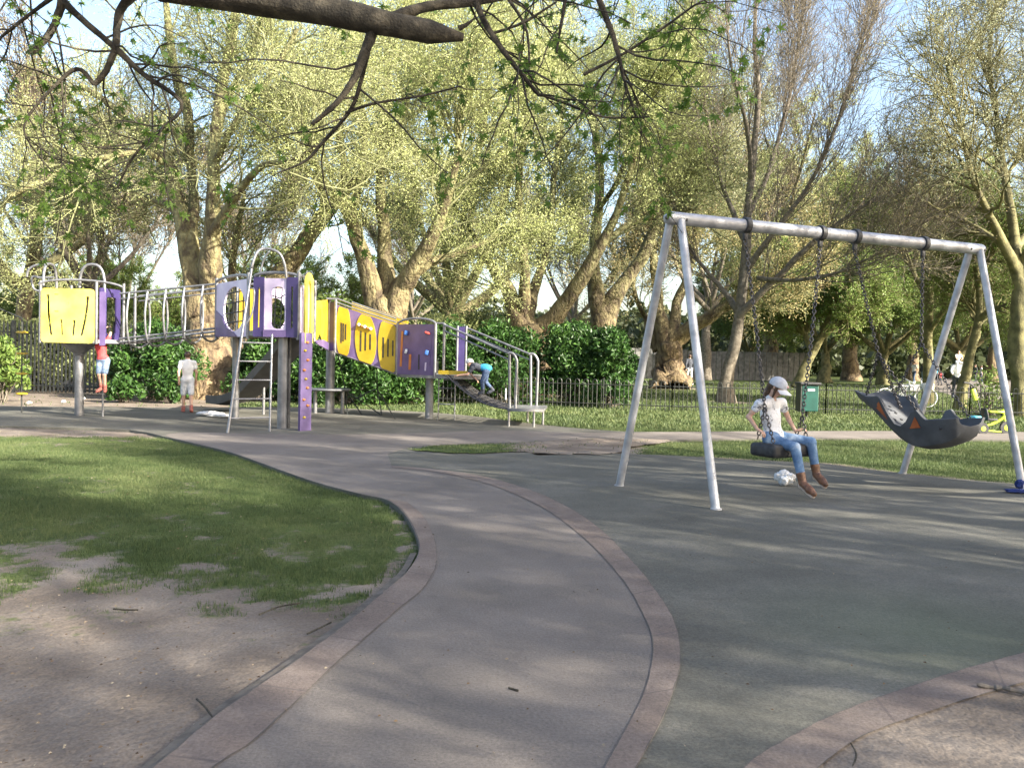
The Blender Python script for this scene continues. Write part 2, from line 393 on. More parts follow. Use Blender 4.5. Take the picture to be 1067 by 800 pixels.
_rng = random.Random(3)

def slab(name, poly, z, m, drop=0.12):
    """closed outline -> triangulated sheet with an edge that goes down into the ground"""
    me = curve_fill([poly], 0.0)
    nv = len(me.vertices); co = np.empty(nv * 3, np.float32); me.vertices.foreach_get('co', co); co = co.reshape(-1, 3); co[:, 2] = z
    me.vertices.foreach_set('co', co.ravel())
    bm = bmesh.new(); bm.from_mesh(me)
    bmesh.ops.remove_doubles(bm, verts=bm.verts, dist=0.0005)
    bmesh.ops.recalc_face_normals(bm, faces=bm.faces)
    if bm.faces[0].normal.z < 0: bmesh.ops.reverse_faces(bm, faces=bm.faces)
    be = [e for e in bm.edges if e.is_boundary]
    r = bmesh.ops.extrude_edge_only(bm, edges=be)
    for g in r['geom']:
        if isinstance(g, bmesh.types.BMVert): g.co.z -= drop
    bm.to_mesh(me); bm.free(); me.materials.clear()
    o = link_mesh(name, me, m, None, (0, 0, 0)); return tag(o, kind='structure')

def surf_mat(name, c1, c2, c3, speck=0.12, scale=0.9, green=None, crack=False):
    m = bpy.data.materials.new(name); m.use_nodes = True
    n = m.node_tree.nodes; l = m.node_tree.links; b = n['Principled BSDF']
    b.inputs['Roughness'].default_value = 0.9; b.inputs['Specular IOR Level'].default_value = 0.3
    g = n.new('ShaderNodeNewGeometry')
    t = n.new('ShaderNodeTexNoise'); t.inputs['Scale'].default_value = scale; t.inputs['Detail'].default_value = 8; t.inputs['Roughness'].default_value = 0.62
    l.new(g.outputs['Position'], t.inputs['Vector'])
    rp = n.new('ShaderNodeValToRGB'); E = rp.color_ramp.elements
    E[0].position = 0.32; E[0].color = (*c1, 1); E[1].position = 0.70; E[1].color = (*c3, 1); e = E.new(0.5); e.color = (*c2, 1)
    l.new(t.outputs['Fac'], rp.inputs[0])
    t2 = n.new('ShaderNodeTexNoise'); t2.inputs['Scale'].default_value = 75; t2.inputs['Detail'].default_value = 8; t2.inputs['Roughness'].default_value = .7
    l.new(g.outputs['Position'], t2.inputs['Vector'])
    mr = n.new('ShaderNodeMapRange'); mr.inputs[1].default_value = 0.3; mr.inputs[2].default_value = 0.7
    mr.inputs[3].default_value = 1 - speck * 3; mr.inputs[4].default_value = 1 + speck * 3
    l.new(t2.outputs['Fac'], mr.inputs[0])
    mx = n.new('ShaderNodeMix'); mx.data_type = 'RGBA'; mx.blend_type = 'MULTIPLY'; mx.inputs[0].default_value = 1
    l.new(rp.outputs[0], mx.inputs[6]); l.new(mr.outputs[0], mx.inputs[7])
    out = mx.outputs[2]
    # worn paler and dirtier patches
    t3 = n.new('ShaderNodeTexNoise'); t3.inputs['Scale'].default_value = 6.5; t3.inputs['Detail'].default_value = 6; t3.inputs['Distortion'].default_value = 1.0
    l.new(g.outputs['Position'], t3.inputs['Vector'])
    m3 = n.new('ShaderNodeMapRange'); m3.inputs[1].default_value = 0.55; m3.inputs[2].default_value = 0.75; m3.inputs[3].default_value = 0; m3.inputs[4].default_value = 0.35
    l.new(t3.outputs['Fac'], m3.inputs[0])
    mx3 = n.new('ShaderNodeMix'); mx3.data_type = 'RGBA'; l.new(m3.outputs[0], mx3.inputs[0]); l.new(out, mx3.inputs[6]); mx3.inputs[7].default_value = (*[x * 0.62 for x in c2], 1)
    out = mx3.outputs[2]
    if green:  # algae-green tint by the corner at the right
        vd = n.new('ShaderNodeVectorMath'); vd.operation = 'DISTANCE'; vd.inputs[1].default_value = (green[0], green[1], 0.03)
        l.new(g.outputs['Position'], vd.inputs[0])
        mg = n.new('ShaderNodeMapRange'); mg.inputs[1].default_value = 0.1; mg.inputs[2].default_value = green[2]; mg.inputs[3].default_value = 0.3; mg.inputs[4].default_value = 0
        l.new(vd.outputs['Value'], mg.inputs[0])
        mm = n.new('ShaderNodeMix'); mm.data_type = 'RGBA'; l.new(mg.outputs[0], mm.inputs[0]); l.new(out, mm.inputs[6]); mm.inputs[7].default_value = (0.085, 0.125, 0.06, 1)
        out = mm.outputs[2]
    l.new(out, b.inputs['Base Color'])
    bp = n.new('ShaderNodeBump'); bp.inputs['Distance'].default_value = 0.004; l.new(t2.outputs['Fac'], bp.inputs['Height']); l.new(bp.outputs[0], b.inputs['Normal'])
    return m

gc = G(1010, 690)
M['rubber'] = surf_mat('worn_rubber_surface', (0.078, 0.075, 0.063), (0.106, 0.102, 0.086), (0.150, 0.141, 0.120), green=(gc[0], gc[1] + 0.35, 1.1))
M['path'] = surf_mat('pinkish_asphalt', (0.122, 0.106, 0.093), (0.152, 0.132, 0.117), (0.196, 0.170, 0.150), speck=0.10)

def border_mat():
    m = surf_mat('red_brown_border_slabs', (0.128, 0.100, 0.086), (0.160, 0.127, 0.109), (0.200, 0.163, 0.140), speck=0.10, scale=2.5)
    n = m.node_tree.nodes; l = m.node_tree.links; b = n['Principled BSDF']
    uv = n.new('ShaderNodeAttribute'); uv.attribute_name = 'along'
    ma = n.new('ShaderNodeMath'); ma.operation = 'FRACT'; l.new(uv.outputs['Fac'], ma.inputs[0])
    lt = n.new('ShaderNodeMath'); lt.operation = 'LESS_THAN'; lt.inputs[1].default_value = 0.02; l.new(ma.outputs[0], lt.inputs[0])
    fl = n.new('ShaderNodeMath'); fl.operation = 'FLOOR'; l.new(uv.outputs['Fac'], fl.inputs[0])
    wn = n.new('ShaderNodeTexWhiteNoise'); wn.noise_dimensions = '1D'; l.new(fl.outputs[0], wn.inputs['W'])
    mr = n.new('ShaderNodeMapRange'); mr.inputs[3].default_value = 0.95; mr.inputs[4].default_value = 1.04; l.new(wn.outputs[0], mr.inputs[0])
    src = b.inputs['Base Color'].links[0].from_socket
    mx = n.new('ShaderNodeMix'); mx.data_type = 'RGBA'; mx.blend_type = 'MULTIPLY'; mx.inputs[0].default_value = 1; l.new(src, mx.inputs[6]); l.new(mr.outputs[0], mx.inputs[7])
    m2 = n.new('ShaderNodeMix'); m2.data_type = 'RGBA'; l.new(lt.outputs[0], m2.inputs[0]); l.new(mx.outputs[2], m2.inputs[6]); m2.inputs[7].default_value = (0.125, 0.10, 0.09, 1)
    ac = n.new('ShaderNodeAttribute'); ac.attribute_name = 'across'
    pg = n.new('ShaderNodeMath'); pg.operation = 'PINGPONG'; pg.inputs[1].default_value = .5; l.new(ac.outputs['Fac'], pg.inputs[0])
    gg = n.new('ShaderNodeNewGeometry'); tn = n.new('ShaderNodeTexNoise'); tn.inputs['Scale'].default_value = 9; tn.inputs['Detail'].default_value = 5; l.new(gg.outputs['Position'], tn.inputs['Vector'])
    th = n.new('ShaderNodeMapRange'); th.inputs[1].default_value = .35; th.inputs[2].default_value = .7; th.inputs[3].default_value = 0; th.inputs[4].default_value = .045; l.new(tn.outputs['Fac'], th.inputs[0])
    lt2 = n.new('ShaderNodeMath'); lt2.operation = 'LESS_THAN'; l.new(pg.outputs[0], lt2.inputs[0]); l.new(th.outputs[0], lt2.inputs[1])
    m4 = n.new('ShaderNodeMix'); m4.data_type = 'RGBA'; l.new(lt2.outputs[0], m4.inputs[0]); l.new(m2.outputs[2], m4.inputs[6]); m4.inputs[7].default_value = (0.10, 0.088, 0.078, 1)
    l.new(m4.outputs[2], b.inputs['Base Color']); return m
M['border'] = border_mat()

slab('play_surface', hard, 0.022, M['rubber'])
pathp = spoly(LEFT_EDGE) + spoly([(200, 463), (172, 455), (200, 452), (260, 453.5), (350, 454), (430, 453), (520, 450), (600, 452), (700, 451.4), (850, 450.4), (1067, 451.4), (1390, 458.4)], 3) \
    + spoly([(1390, 467.6), (1067, 459.6), (850, 457.6), (700, 459.6), (640, 460.6), (560, 462), (480, 464), (430, 467), (404, 475)], 3) + spoly(R_OUT)
# keep the path sheet a touch inside the slab's rim
slab('path', pathp, 0.026, M['path'], 0.003)

def band(name, inner, outer, z, m, seg=0.62, n=6, wob=0.0):
    a = [np.array(p) for p in spoly(inner, n)]; b = [np.array(p) for p in spoly(outer, n)]
    def res(pl, k):
        pl = np.array(pl); d = np.concatenate([[0], np.cumsum(np.linalg.norm(np.diff(pl, axis=0), axis=1))])
        t = np.linspace(0, d[-1], k); return np.stack([np.interp(t, d, pl[:, 0]), np.interp(t, d, pl[:, 1])], 1), d[-1]
    k = 260
    A, la = res(a, k); B, lb = res(b, k); L = (la + lb) / 2
    V = np.zeros((2 * k, 3)); V[:k, :2] = A; V[k:, :2] = B; V[:, 2] = z
    al = np.concatenate([np.linspace(0, L / seg, k)] * 2)
    i = np.arange(k - 1); Fq = np.stack([i, i + 1, i + k + 1, i + k], 1)
    me = np_mesh(name, V, [Fq], smooth=False, attr={'along': al, 'across': np.repeat([0., 1.], k)})
    if me.polygons[0].normal.z < 0: me.flip_normals()
    return tag(link_mesh(name, me, m, None, (0, 0, 0)), kind='structure')
LI = [(-130, 1130), (-20, 1010), (85, 920), (165, 855), (232, 801), (265, 779), (314, 733), (354, 694), (415, 640), (438, 621), (452, 600), (455, 582), (452, 563), (440, 540), (424, 526)]
band('path_border', [(a + 0.8, b - 0.3) for a, b in LEFT_EDGE[:14]], LI, 0.030, M['border'])
band('path_border', R_OUT, R_IN, 0.030, M['border'], 0.75)
# corner slabs (lower right): standing level with the play surface
bo = spoly(BR_OUTER, 5); bi = spoly(BR_INNER, 5)
o = band('path_border', BR_OUTER, BR_INNER, 0.024, M['border'], 0.8)
# concrete edging strip along the left side of the path, lower than the asphalt
ed = [np.array([p[0], p[1]]) for p in spoly(LEFT_EDGE[:11], 6)]
mb = MB(); L = len(ed)
for i in range(L - 1):
    t = nrm(ed[i + 1] - ed[i]); nn = np.array([-t[1], t[0]])
    w0 = 0.035 + 0.02 * vnoise(np.array([i * 0.13]), np.array([0.5]))[0]
    a = ed[i] - nn * 0.0; b_ = ed[i + 1]
    t2 = nrm(ed[min(i + 2, L - 1)] - ed[i + 1]) if i < L - 2 else t
    n2 = np.array([-t2[1], t2[0]])
    mb.add([(a[0] + nn[0] * .012, a[1] + nn[1] * .012, 0.016), (b_[0] + n2[0] * .012, b_[1] + n2[1] * .012, 0.016), (b_[0] + n2[0] * .055, b_[1] + n2[1] * .055, 0.012), (a[0] + nn[0] * .055, a[1] + nn[1] * .055, 0.012)], [(0, 1, 2, 3)])
o = mb.build('kerb', M['kerbline'], origin=(0, 0, 0)); tag(o, kind='structure')

# the ground sheet with a grass/dirt mask
xs = np.concatenate([[-700, -300, -150], np.arange(-80, -30, 2.5), np.arange(-30, -12, 0.5), np.arange(-12, 12, 0.09), np.arange(12, 34, 0.5), np.arange(34, 90, 3), [150, 300, 700]])
ys = np.concatenate([[-300, -100, -40], np.arange(-20, 1, 1.5), np.arange(1, 16, 0.09), np.arange(16, 40, 0.33), np.arange(40, 120, 3), [160, 300, 1400]])
X, Y = np.meshgrid(xs, ys, indexing='ij')
def lerpf(px, tab):
    return np.interp(px, [t[0] for t in tab], [t[1] for t in tab])
TREE_FEET = [tuple(PZ(px, Y_, 0)[:2]) + (r,) for px, Y_, r in ((222, 24.5, 1.8), (403, 27, 1.6), (545, 31, 1.8), (700, 42, 2), (755, 29, 1.0))]
def grass_mask(x, y):
    p = np.stack([x, y, np.zeros_like(x)], -1); px, py, dep = proj(p)
    f = fbm(x * 1.3, y * 1.3, 5); f2 = fbm(x * 5 + 9, y * 5 + 3, 4); f3 = fbm(x * 0.5 + 40, y * 0.5, 3)
    g = np.full(x.shape, 0.9)
    # left lawn: worn to earth near the camera and beside the kerb
    left = (px < 520) & (py > 440) & (dep > 0.3)
    bnd = lerpf(px, [(-400, 600), (0, 603), (60, 592), (130, 583), (200, 590), (280, 592), (330, 600), (370, 606), (430, 625)])
    e = (bnd + 10 - py) / np.maximum(10, (py - 430) * 0.42)
    gl = np.clip(0.5 + 0.55 * e, 0, 1)
    edge = lerpf(py, [(440, 999), (523, 405), (560, 412), (600, 400), (650, 360)])
    gl = np.where(px > edge, gl * 0.35, gl)
    bare = np.exp(-(((px - 60) / 130) ** 2 + ((py - 585) / 32) ** 2)); gl = gl - 0.22 * bare
    bare = np.exp(-(((px - 20) / 100) ** 2 + ((py - 560) / 30) ** 2)); gl = gl - 0.10 * bare
    tuft = np.exp(-(((px - 375) / 14) ** 2 + ((py - 637) / 7) ** 2)) + 0.9 * np.exp(-(((px - 330) / 18) ** 2 + ((py - 672) / 8) ** 2)) + 0.8 * np.exp(-(((px - 275) / 15) ** 2 + ((py - 622) / 6) ** 2))
    gl = np.maximum(gl, tuft * 0.75)
    gl = gl * (0.50 + 0.8 * f) + (f2 - 0.5) * 1.5 * np.clip(gl * 2, 0, 1)
    gl = np.where((py < 460) & (px < 170), np.minimum(gl, np.clip((py - 453) / 5, 0, 1) * 0.9 + 0.25 * (f2 > .58)), gl)
    g = np.where(left, gl, g)
    # behind the play surface at the left: leaf-littered earth
    back = (py <= 440) & (dep > 10) & (px < 240)
    g = np.where(back, 0.12 + 0.7 * (f2 - 0.45), g)
    back2 = (py <= 440) & (dep > 10) & (px >= 240) & (px < 320) & (py < 420)
    g = np.where(back2, 0.25 + 0.7 * (f2 - 0.45), g)
    # bare earth at the island and beside the swing surface
    isl = (py > 456) & (py < 480) & (px > 520) & (px < 760)
    gi = np.clip((px - 640) / 60, 0.0, 1) * np.clip(1.6 - np.abs(py - 467) / 7, 0, 1)
    g = np.where(isl, np.clip(gi * (0.4 + 1.0 * f2), 0, 1), g)
    right = (py >= 458) & (py < 640) & (px >= 740)
    sb = lerpf(px, [(740, 478), (850, 484), (900, 490), (960, 497), (1067, 507), (1400, 535)])
    g = np.where(right, np.clip((sb - py) / 7, 0.15, 1) * (0.55 + 0.7 * f), g)
    g = np.where((py > 600) & (px > 650), 0.0 + 0.35 * np.clip(f2 - 0.62, 0, 1), g)
    far = (dep > 19) & (px > 300)
    g = np.where(far, 0.82 + 0.4 * (f3 - 0.5) + 0.3 * (f - 0.5), g)
    g = np.where(dep < 0.8, 0.0, g)
    # bare rings at the feet of the big trees
    for (cx, cy, r) in TREE_FEET:
        d = np.hypot(x - cx, y - cy); g = g - np.clip(1.3 - d / r, 0, 0.8)
    return np.clip(g, 0, 1)

Z = np.zeros_like(X)
GM = grass_mask(X, Y)
rel = (fbm(X * 2.2, Y * 2.2, 5) - .5) * 0.035 + (fbm(X * 9, Y * 9, 3) - .5) * 0.012
near = np.clip(1.2 - np.hypot(X, Y - 6) / 40, 0, 1)
Z = -0.012 + rel * near
inh = inpoly(X, Y, hard); Z = np.where(inh, -0.03, np.minimum(Z, 0.012))
nx, ny = X.shape
brp = spoly(BR_OUTER) + [(6, 1.0), (6, 4)]
_px, _py, _d = proj(np.stack([X, Y, Z], -1)); cor = (_px > 650) & (_py > 620) & (_d > .5)
Z = np.where(cor & ~inh, .017 + rel * .45, Z); Z = np.where(inpoly(X, Y, spoly(BR_INNER + BR_OUTER[::-1])), .0165 + rel * .3, Z)
V = np.stack([X, Y, Z], -1).reshape(-1, 3)
ii, jj = np.meshgrid(np.arange(nx - 1), np.arange(ny - 1), indexing='ij')
Q = np.stack([ii * ny + jj, (ii + 1) * ny + jj, (ii + 1) * ny + jj + 1, ii * ny + jj + 1], -1).reshape(-1, 4)
def ground_mat():
    m = bpy.data.materials.new('turf_and_earth'); m.use_nodes = True
    n = m.node_tree.nodes; l = m.node_tree.links; b = n['Principled BSDF']
    b.inputs['Roughness'].default_value = 0.95; b.inputs['Specular IOR Level'].default_value = 0.15
    g = n.new('ShaderNodeNewGeometry'); a = n.new('ShaderNodeAttribute'); a.attribute_name = 'grass'
    def noise(sc, det=7, dist=0):
        t = n.new('ShaderNodeTexNoise'); t.inputs['Scale'].default_value = sc; t.inputs['Detail'].default_value = det; t.inputs['Distortion'].default_value = dist
        l.new(g.outputs['Position'], t.inputs['Vector']); return t.outputs['Fac']
    def ramp(src, *st):
        r = n.new('ShaderNodeValToRGB'); E = r.color_ramp.elements
        E[0].position = st[0][0]; E[0].color = (*st[0][1], 1); E[1].position = st[-1][0]; E[1].color = (*st[-1][1], 1)
        for p, c in st[1:-1]: e = E.new(p); e.color = (*c, 1)
        l.new(src, r.inputs[0]); return r.outputs[0]
    dirt = ramp(noise(1.6, 9), (.33, (0.135, 0.108, 0.086)), (.5, (0.180, 0.148, 0.121)), (.68, (0.235, 0.198, 0.164)))
    sp = n.new('ShaderNodeMapRange'); sp.inputs[1].default_value = .3; sp.inputs[2].default_value = .72; sp.inputs[3].default_value = .75; sp.inputs[4].default_value = 1.22; l.new(noise(85, 4), sp.inputs[0])
    mx = n.new('ShaderNodeMix'); mx.data_type = 'RGBA'; mx.blend_type = 'MULTIPLY'; mx.inputs[0].default_value = 1; l.new(dirt, mx.inputs[6]); l.new(sp.outputs[0], mx.inputs[7])
    grass = ramp(noise(3.0, 8), (.3, (0.048, 0.072, 0.020)), (.5, (0.078, 0.105, 0.030)), (.72, (0.125, 0.138, 0.052)))
    sg = n.new('ShaderNodeMapRange'); sg.inputs[1].default_value = .3; sg.inputs[2].default_value = .7; sg.inputs[3].default_value = .6; sg.inputs[4].default_value = 1.3; l.new(noise(60, 5), sg.inputs[0])
    mg = n.new('ShaderNodeMix'); mg.data_type = 'RGBA'; mg.blend_type = 'MULTIPLY'; mg.inputs[0].default_value = 1; l.new(grass, mg.inputs[6]); l.new(sg.outputs[0], mg.inputs[7])
    # ragged edge between earth and turf
    ad = n.new('ShaderNodeMath'); ad.operation = 'MULTIPLY_ADD'; ad.inputs[1].default_value = 0.9; l.new(noise(14, 6), ad.inputs[0]); l.new(a.outputs['Fac'], ad.inputs[2])
    st = n.new('ShaderNodeMapRange'); st.interpolation_type = 'SMOOTHSTEP'; st.inputs[1].default_value = .72; st.inputs[2].default_value = 1.05; l.new(ad.outputs[0], st.inputs[0])
    f = n.new('ShaderNodeMix'); f.data_type = 'RGBA'; l.new(st.outputs[0], f.inputs[0]); l.new(mx.outputs[2], f.inputs[6]); l.new(mg.outputs[2], f.inputs[7])
    l.new(f.outputs[2], b.inputs['Base Color'])
    bp = n.new('ShaderNodeBump'); bp.inputs['Distance'].default_value = 0.012; l.new(noise(26, 9), bp.inputs['Height']); l.new(bp.outputs[0], b.inputs['Normal'])
    return m
me = np_mesh('ground', V, [Q], True, None, {'grass': GM.ravel()})
tag(link_mesh('ground', me, ground_mat(), None, (0, 0, 0)), kind='structure')

# island of worn grass and earth left in the middle of the hard surface
isl_px = [(424, 470), (450, 467), (500, 465.2), (545, 463), (600, 459.5), (640, 458.6), (690, 460), (700, 461), (660, 467), (640, 474), (600, 476), (545, 473.5), (480, 474.5), (440, 472.5)]
isl = spoly(isl_px, 4); gx, gy = np.meshgrid(np.linspace(min(p[0] for p in isl), max(p[0] for p in isl), 90), np.linspace(min(p[1] for p in isl), max(p[1] for p in isl), 60), indexing='ij')
fx = gx.ravel(); fy = gy.ravel(); ins = inpoly(fx + (fbm(fx * 3, fy * 3, 3) - .5) * .25, fy + (fbm(fx * 3 + 7, fy * 3, 3) - .5) * .35, isl); ix, iy = np.meshgrid(np.arange(89), np.arange(59), indexing='ij')
q = np.stack([ix * 60 + iy, (ix + 1) * 60 + iy, (ix + 1) * 60 + iy + 1, ix * 60 + iy + 1], -1).reshape(-1, 4); q = q[ins[q].all(1)]
ipx = proj(np.stack([fx, fy, fx * 0], -1))[0]; ig = np.clip((560 - ipx) / 60, .05, .85) * (.5 + .9 * fbm(fx * 3, fy * 3, 3))
me = np_mesh('ground', np.stack([fx, fy, np.where(inpoly(fx, fy, hard), .030, .014) + .010 * fbm(fx * 4, fy * 4, 3)], 1), [q], True, None, {'grass': ig}); tag(link_mesh('ground', me, bpy.data.materials['turf_and_earth'], None, (0, 0, 0)), kind='structure')
rg = np.random.default_rng(8); kx = rg.uniform(fx.min(), fx.max(), 16000); ky = rg.uniform(fy.min(), fy.max(), 16000); kp = proj(np.stack([kx, ky, kx * 0], -1))[0]
ok = inpoly(kx, ky, isl) & (rg.random(16000) < np.clip((575 - kp) / 60, .03, 1) * np.clip(fbm(kx * 3, ky * 3, 3) * 2.4 - .6, 0, 1)); kx = kx[ok]; ky = ky[ok]; n_ = len(kx); a_ = rg.uniform(0, 6.28, n_); h_ = rg.uniform(.015, .035, n_); l_ = rg.normal(size=(n_, 2)) * .015
Vb = np.stack([np.stack([kx - np.cos(a_) * .006, ky - np.sin(a_) * .006, kx * 0 + .03], 1), np.stack([kx + np.cos(a_) * .006, ky + np.sin(a_) * .006, kx * 0 + .03], 1), np.stack([kx + l_[:, 0], ky + l_[:, 1], .035 + h_], 1)], 1).reshape(-1, 3)
tag(link_mesh('grass', np_mesh('grass', Vb, [np.arange(3 * n_).reshape(-1, 3)], False, None, {'rnd': np.repeat(rg.random(n_), 3)}), M['grass_blade'], None, (0, 0, 0)), 'worn grass on the island between the path and the play surface', 'grass', kind='stuff')

def strip_poly(px, z, m, name='path', n=4):
    return slab(name, spoly(px, n), z, m, 0.03)
far_path = [(955, 393), (1010, 391.5), (1100, 391), (1300, 394), (1500, 400), (1500, 424), (1300, 420), (1100, 416), (1040, 416), (1000, 414), (975, 407)]
strip_poly(far_path, 0.012, M['path'])

def blades(name, n, region, hgt, wid, seed, label, near_w=True):
    rng = np.random.default_rng(seed); x0, x1, y0, y1 = region
    y = y0 * (y1 / y0) ** rng.random(n * 2) if near_w else rng.uniform(y0, y1, n * 2)
    x = rng.uniform(x0, x1, n * 2)
    p = np.stack([x, y, np.zeros_like(x)], -1); px, py, d = proj(p)
    g = grass_mask(x, y); ok = (rng.random(n * 2) < np.clip((g - .22) * 1.6, 0, 1)) & (~inpoly(x, y, hard)) & (px > -60) & (px < 1130) & ~inpoly(x, y, spoly(far_path, 4))
    x = x[ok][:n]; y = y[ok][:n]; g = g[ok][:n]; n = len(x)
    h = rng.uniform(hgt[0], hgt[1], n) * (.55 + .6 * g); wd = rng.uniform(wid[0], wid[1], n); a = rng.uniform(0, 2 * np.pi, n); lean = rng.normal(size=(n, 2)) * h[:, None] * .55
    dx = np.cos(a) * wd / 2; dy = np.sin(a) * wd / 2; z = np.full(n, -.02)
    V = np.stack([np.stack([x - dx, y - dy, z], 1), np.stack([x + dx, y + dy, z], 1), np.stack([x + lean[:, 0], y + lean[:, 1], h], 1)], 1).reshape(-1, 3)
    rn = np.clip(.1 + .8 * fbm(x * .8, y * .8, 3) + rng.normal(size=n) * .18, 0, 1)
    me = np_mesh(name, V, [np.arange(3 * n).reshape(-1, 3)], False, None, {'rnd': np.repeat(rn, 3)})
    tag(link_mesh(name, me, M['grass_blade'], None, (0, 0, 0)), label, 'grass', kind='stuff')
blades('grass', 300000, (-9, 0.2, 4.4, 15.5), (.008, .021), (.003, .007), 1, 'short worn grass of the lawn left of the path')
blades('grass', 150000, (-2, 14, 9, 20), (.014, .034), (.006, .012), 2, 'grass strip behind the swing surface')
blades('grass', 200000, (-14, 42, 17, 62), (.03, .07), (.025, .05), 3, 'park lawn around the railings')
# ------------------------------------------------------------------ trees
def tubes(Pp, Rr, S, rng):
    """Pp (N,K,3), Rr (N,K) -> verts, quads"""
    N, K, _ = Pp.shape
    T = np.empty_like(Pp); T[:, 1:-1] = Pp[:, 2:] - Pp[:, :-2]; T[:, 0] = Pp[:, 1] - Pp[:, 0]; T[:, -1] = Pp[:, -1] - Pp[:, -2]
    T = nrm(T); a = nrm(rng.normal(size=(N, 3))); a = nrm(np.cross(T[:, 0], a))
    Nn = nrm(a[:, None, :] - T * np.sum(a[:, None, :] * T, -1, keepdims=True)); B = np.cross(T, Nn)
    ang = 2 * np.pi * np.arange(S) / S
    V = Pp[:, :, None, :] + Rr[:, :, None, None] * (np.cos(ang)[None, None, :, None] * Nn[:, :, None, :] + np.sin(ang)[None, None, :, None] * B[:, :, None, :])
    base = (np.arange(N) * K * S)[:, None, None]; i = np.arange(K - 1)[None, :, None] * S; k = np.arange(S)[None, None, :]; k2 = (k + 1) % S
    Q = np.stack([base + i + k, base + i + k2, base + i + S + k2, base + i + S + k], -1).reshape(-1, 4)
    return V.reshape(-1, 3), Q

def spawn(Pp, Rr, n, length, ang, up, K, rng, t0=0.25, t1=1.0, rf=0.6, rmax=9, wob=0.25, taper=0.3, outward=0.0, center=None):
    N, Kp, _ = Pp.shape; n = int(n)
    # parents chosen proportionally to length
    Ls = np.linalg.norm(np.diff(Pp, axis=1), axis=2).sum(1)
    pi = rng.choice(N, n, p=Ls / Ls.sum()); t = rng.uniform(t0, t1, n) ** 0.85
    f = t * (Kp - 1); i = np.minimum(f.astype(int), Kp - 2); fr = (f - i)[:, None]
    st = Pp[pi, i] * (1 - fr) + Pp[pi, i + 1] * fr
    r0 = np.minimum((Rr[pi, i] * (1 - fr[:, 0]) + Rr[pi, i + 1] * fr[:, 0]) * rf, rmax)
    T = nrm(Pp[pi, i + 1] - Pp[pi, i]); q = nrm(rng.normal(size=(n, 3))); q = nrm(q - T * np.sum(q * T, -1, keepdims=True))
    a = np.radians(rng.uniform(ang[0], ang[1], n))[:, None]
    d = T * np.cos(a) + q * np.sin(a); d[:, 2] += up
    if outward and center is not None: d += outward * nrm(st - center)
    d = nrm(d); L = rng.uniform(length[0], length[1], n) * (1.15 - 0.5 * t); step = (L / (K - 1))[:, None]
    out = np.empty((n, K, 3)); out[:, 0] = st
    for k in range(1, K):
        out[:, k] = out[:, k - 1] + d * step; d = d + rng.normal(size=(n, 3)) * wob; d[:, 2] += up * 0.35; d = nrm(d)
    R = r0[:, None] * np.linspace(1, taper, K)[None, :]
    return out, R

def leaves_at(Pp, n, size, rng, spread=0.12, droop=0.0, asp=0.65):
    N, K, _ = Pp.shape; n = int(n); pi = rng.integers(0, N, n); f = rng.uniform(0.1, 1, n) * (K - 1); i = np.minimum(f.astype(int), K - 2); fr = (f - i)[:, None]
    c = Pp[pi, i] * (1 - fr) + Pp[pi, i + 1] * fr + rng.normal(size=(n, 3)) * spread
    u = nrm(rng.normal(size=(n, 3))); u[:, 2] -= droop; u = nrm(u); v = rng.normal(size=(n, 3)); v = nrm(v - u * np.sum(u * v, -1, keepdims=True))
    s = rng.uniform(size[0], size[1], n)[:, None]; w_ = np.cross(u, v)
    V = np.stack([c - u * s, c + v * s * asp + w_ * s * .2, c + u * s, c - v * s * asp + w_ * s * .2], 1)
    # clumpy colour: neighbouring leaves alike
    cl = np.sin(c[:, 0] * 1.1) + np.sin(c[:, 1] * 1.3 + 1) + np.sin(c[:, 2] * 1.7 + 2)
    rnd = np.clip(0.5 + cl * 0.09 + rng.normal(size=n) * 0.2, 0, 1)
    return V.reshape(-1, 3), np.arange(4 * n).reshape(-1, 4), np.repeat(rnd, 4)

def resample(pts, K):
    pts = np.array(smooth_poly(pts, 6)); d = np.concatenate([[0], np.cumsum(np.linalg.norm(np.diff(pts[:, :3], axis=0), axis=1))])
    t = np.linspace(0, d[-1], K); return np.stack([np.interp(t, d, pts[:, j]) for j in range(pts.shape[1])], 1)

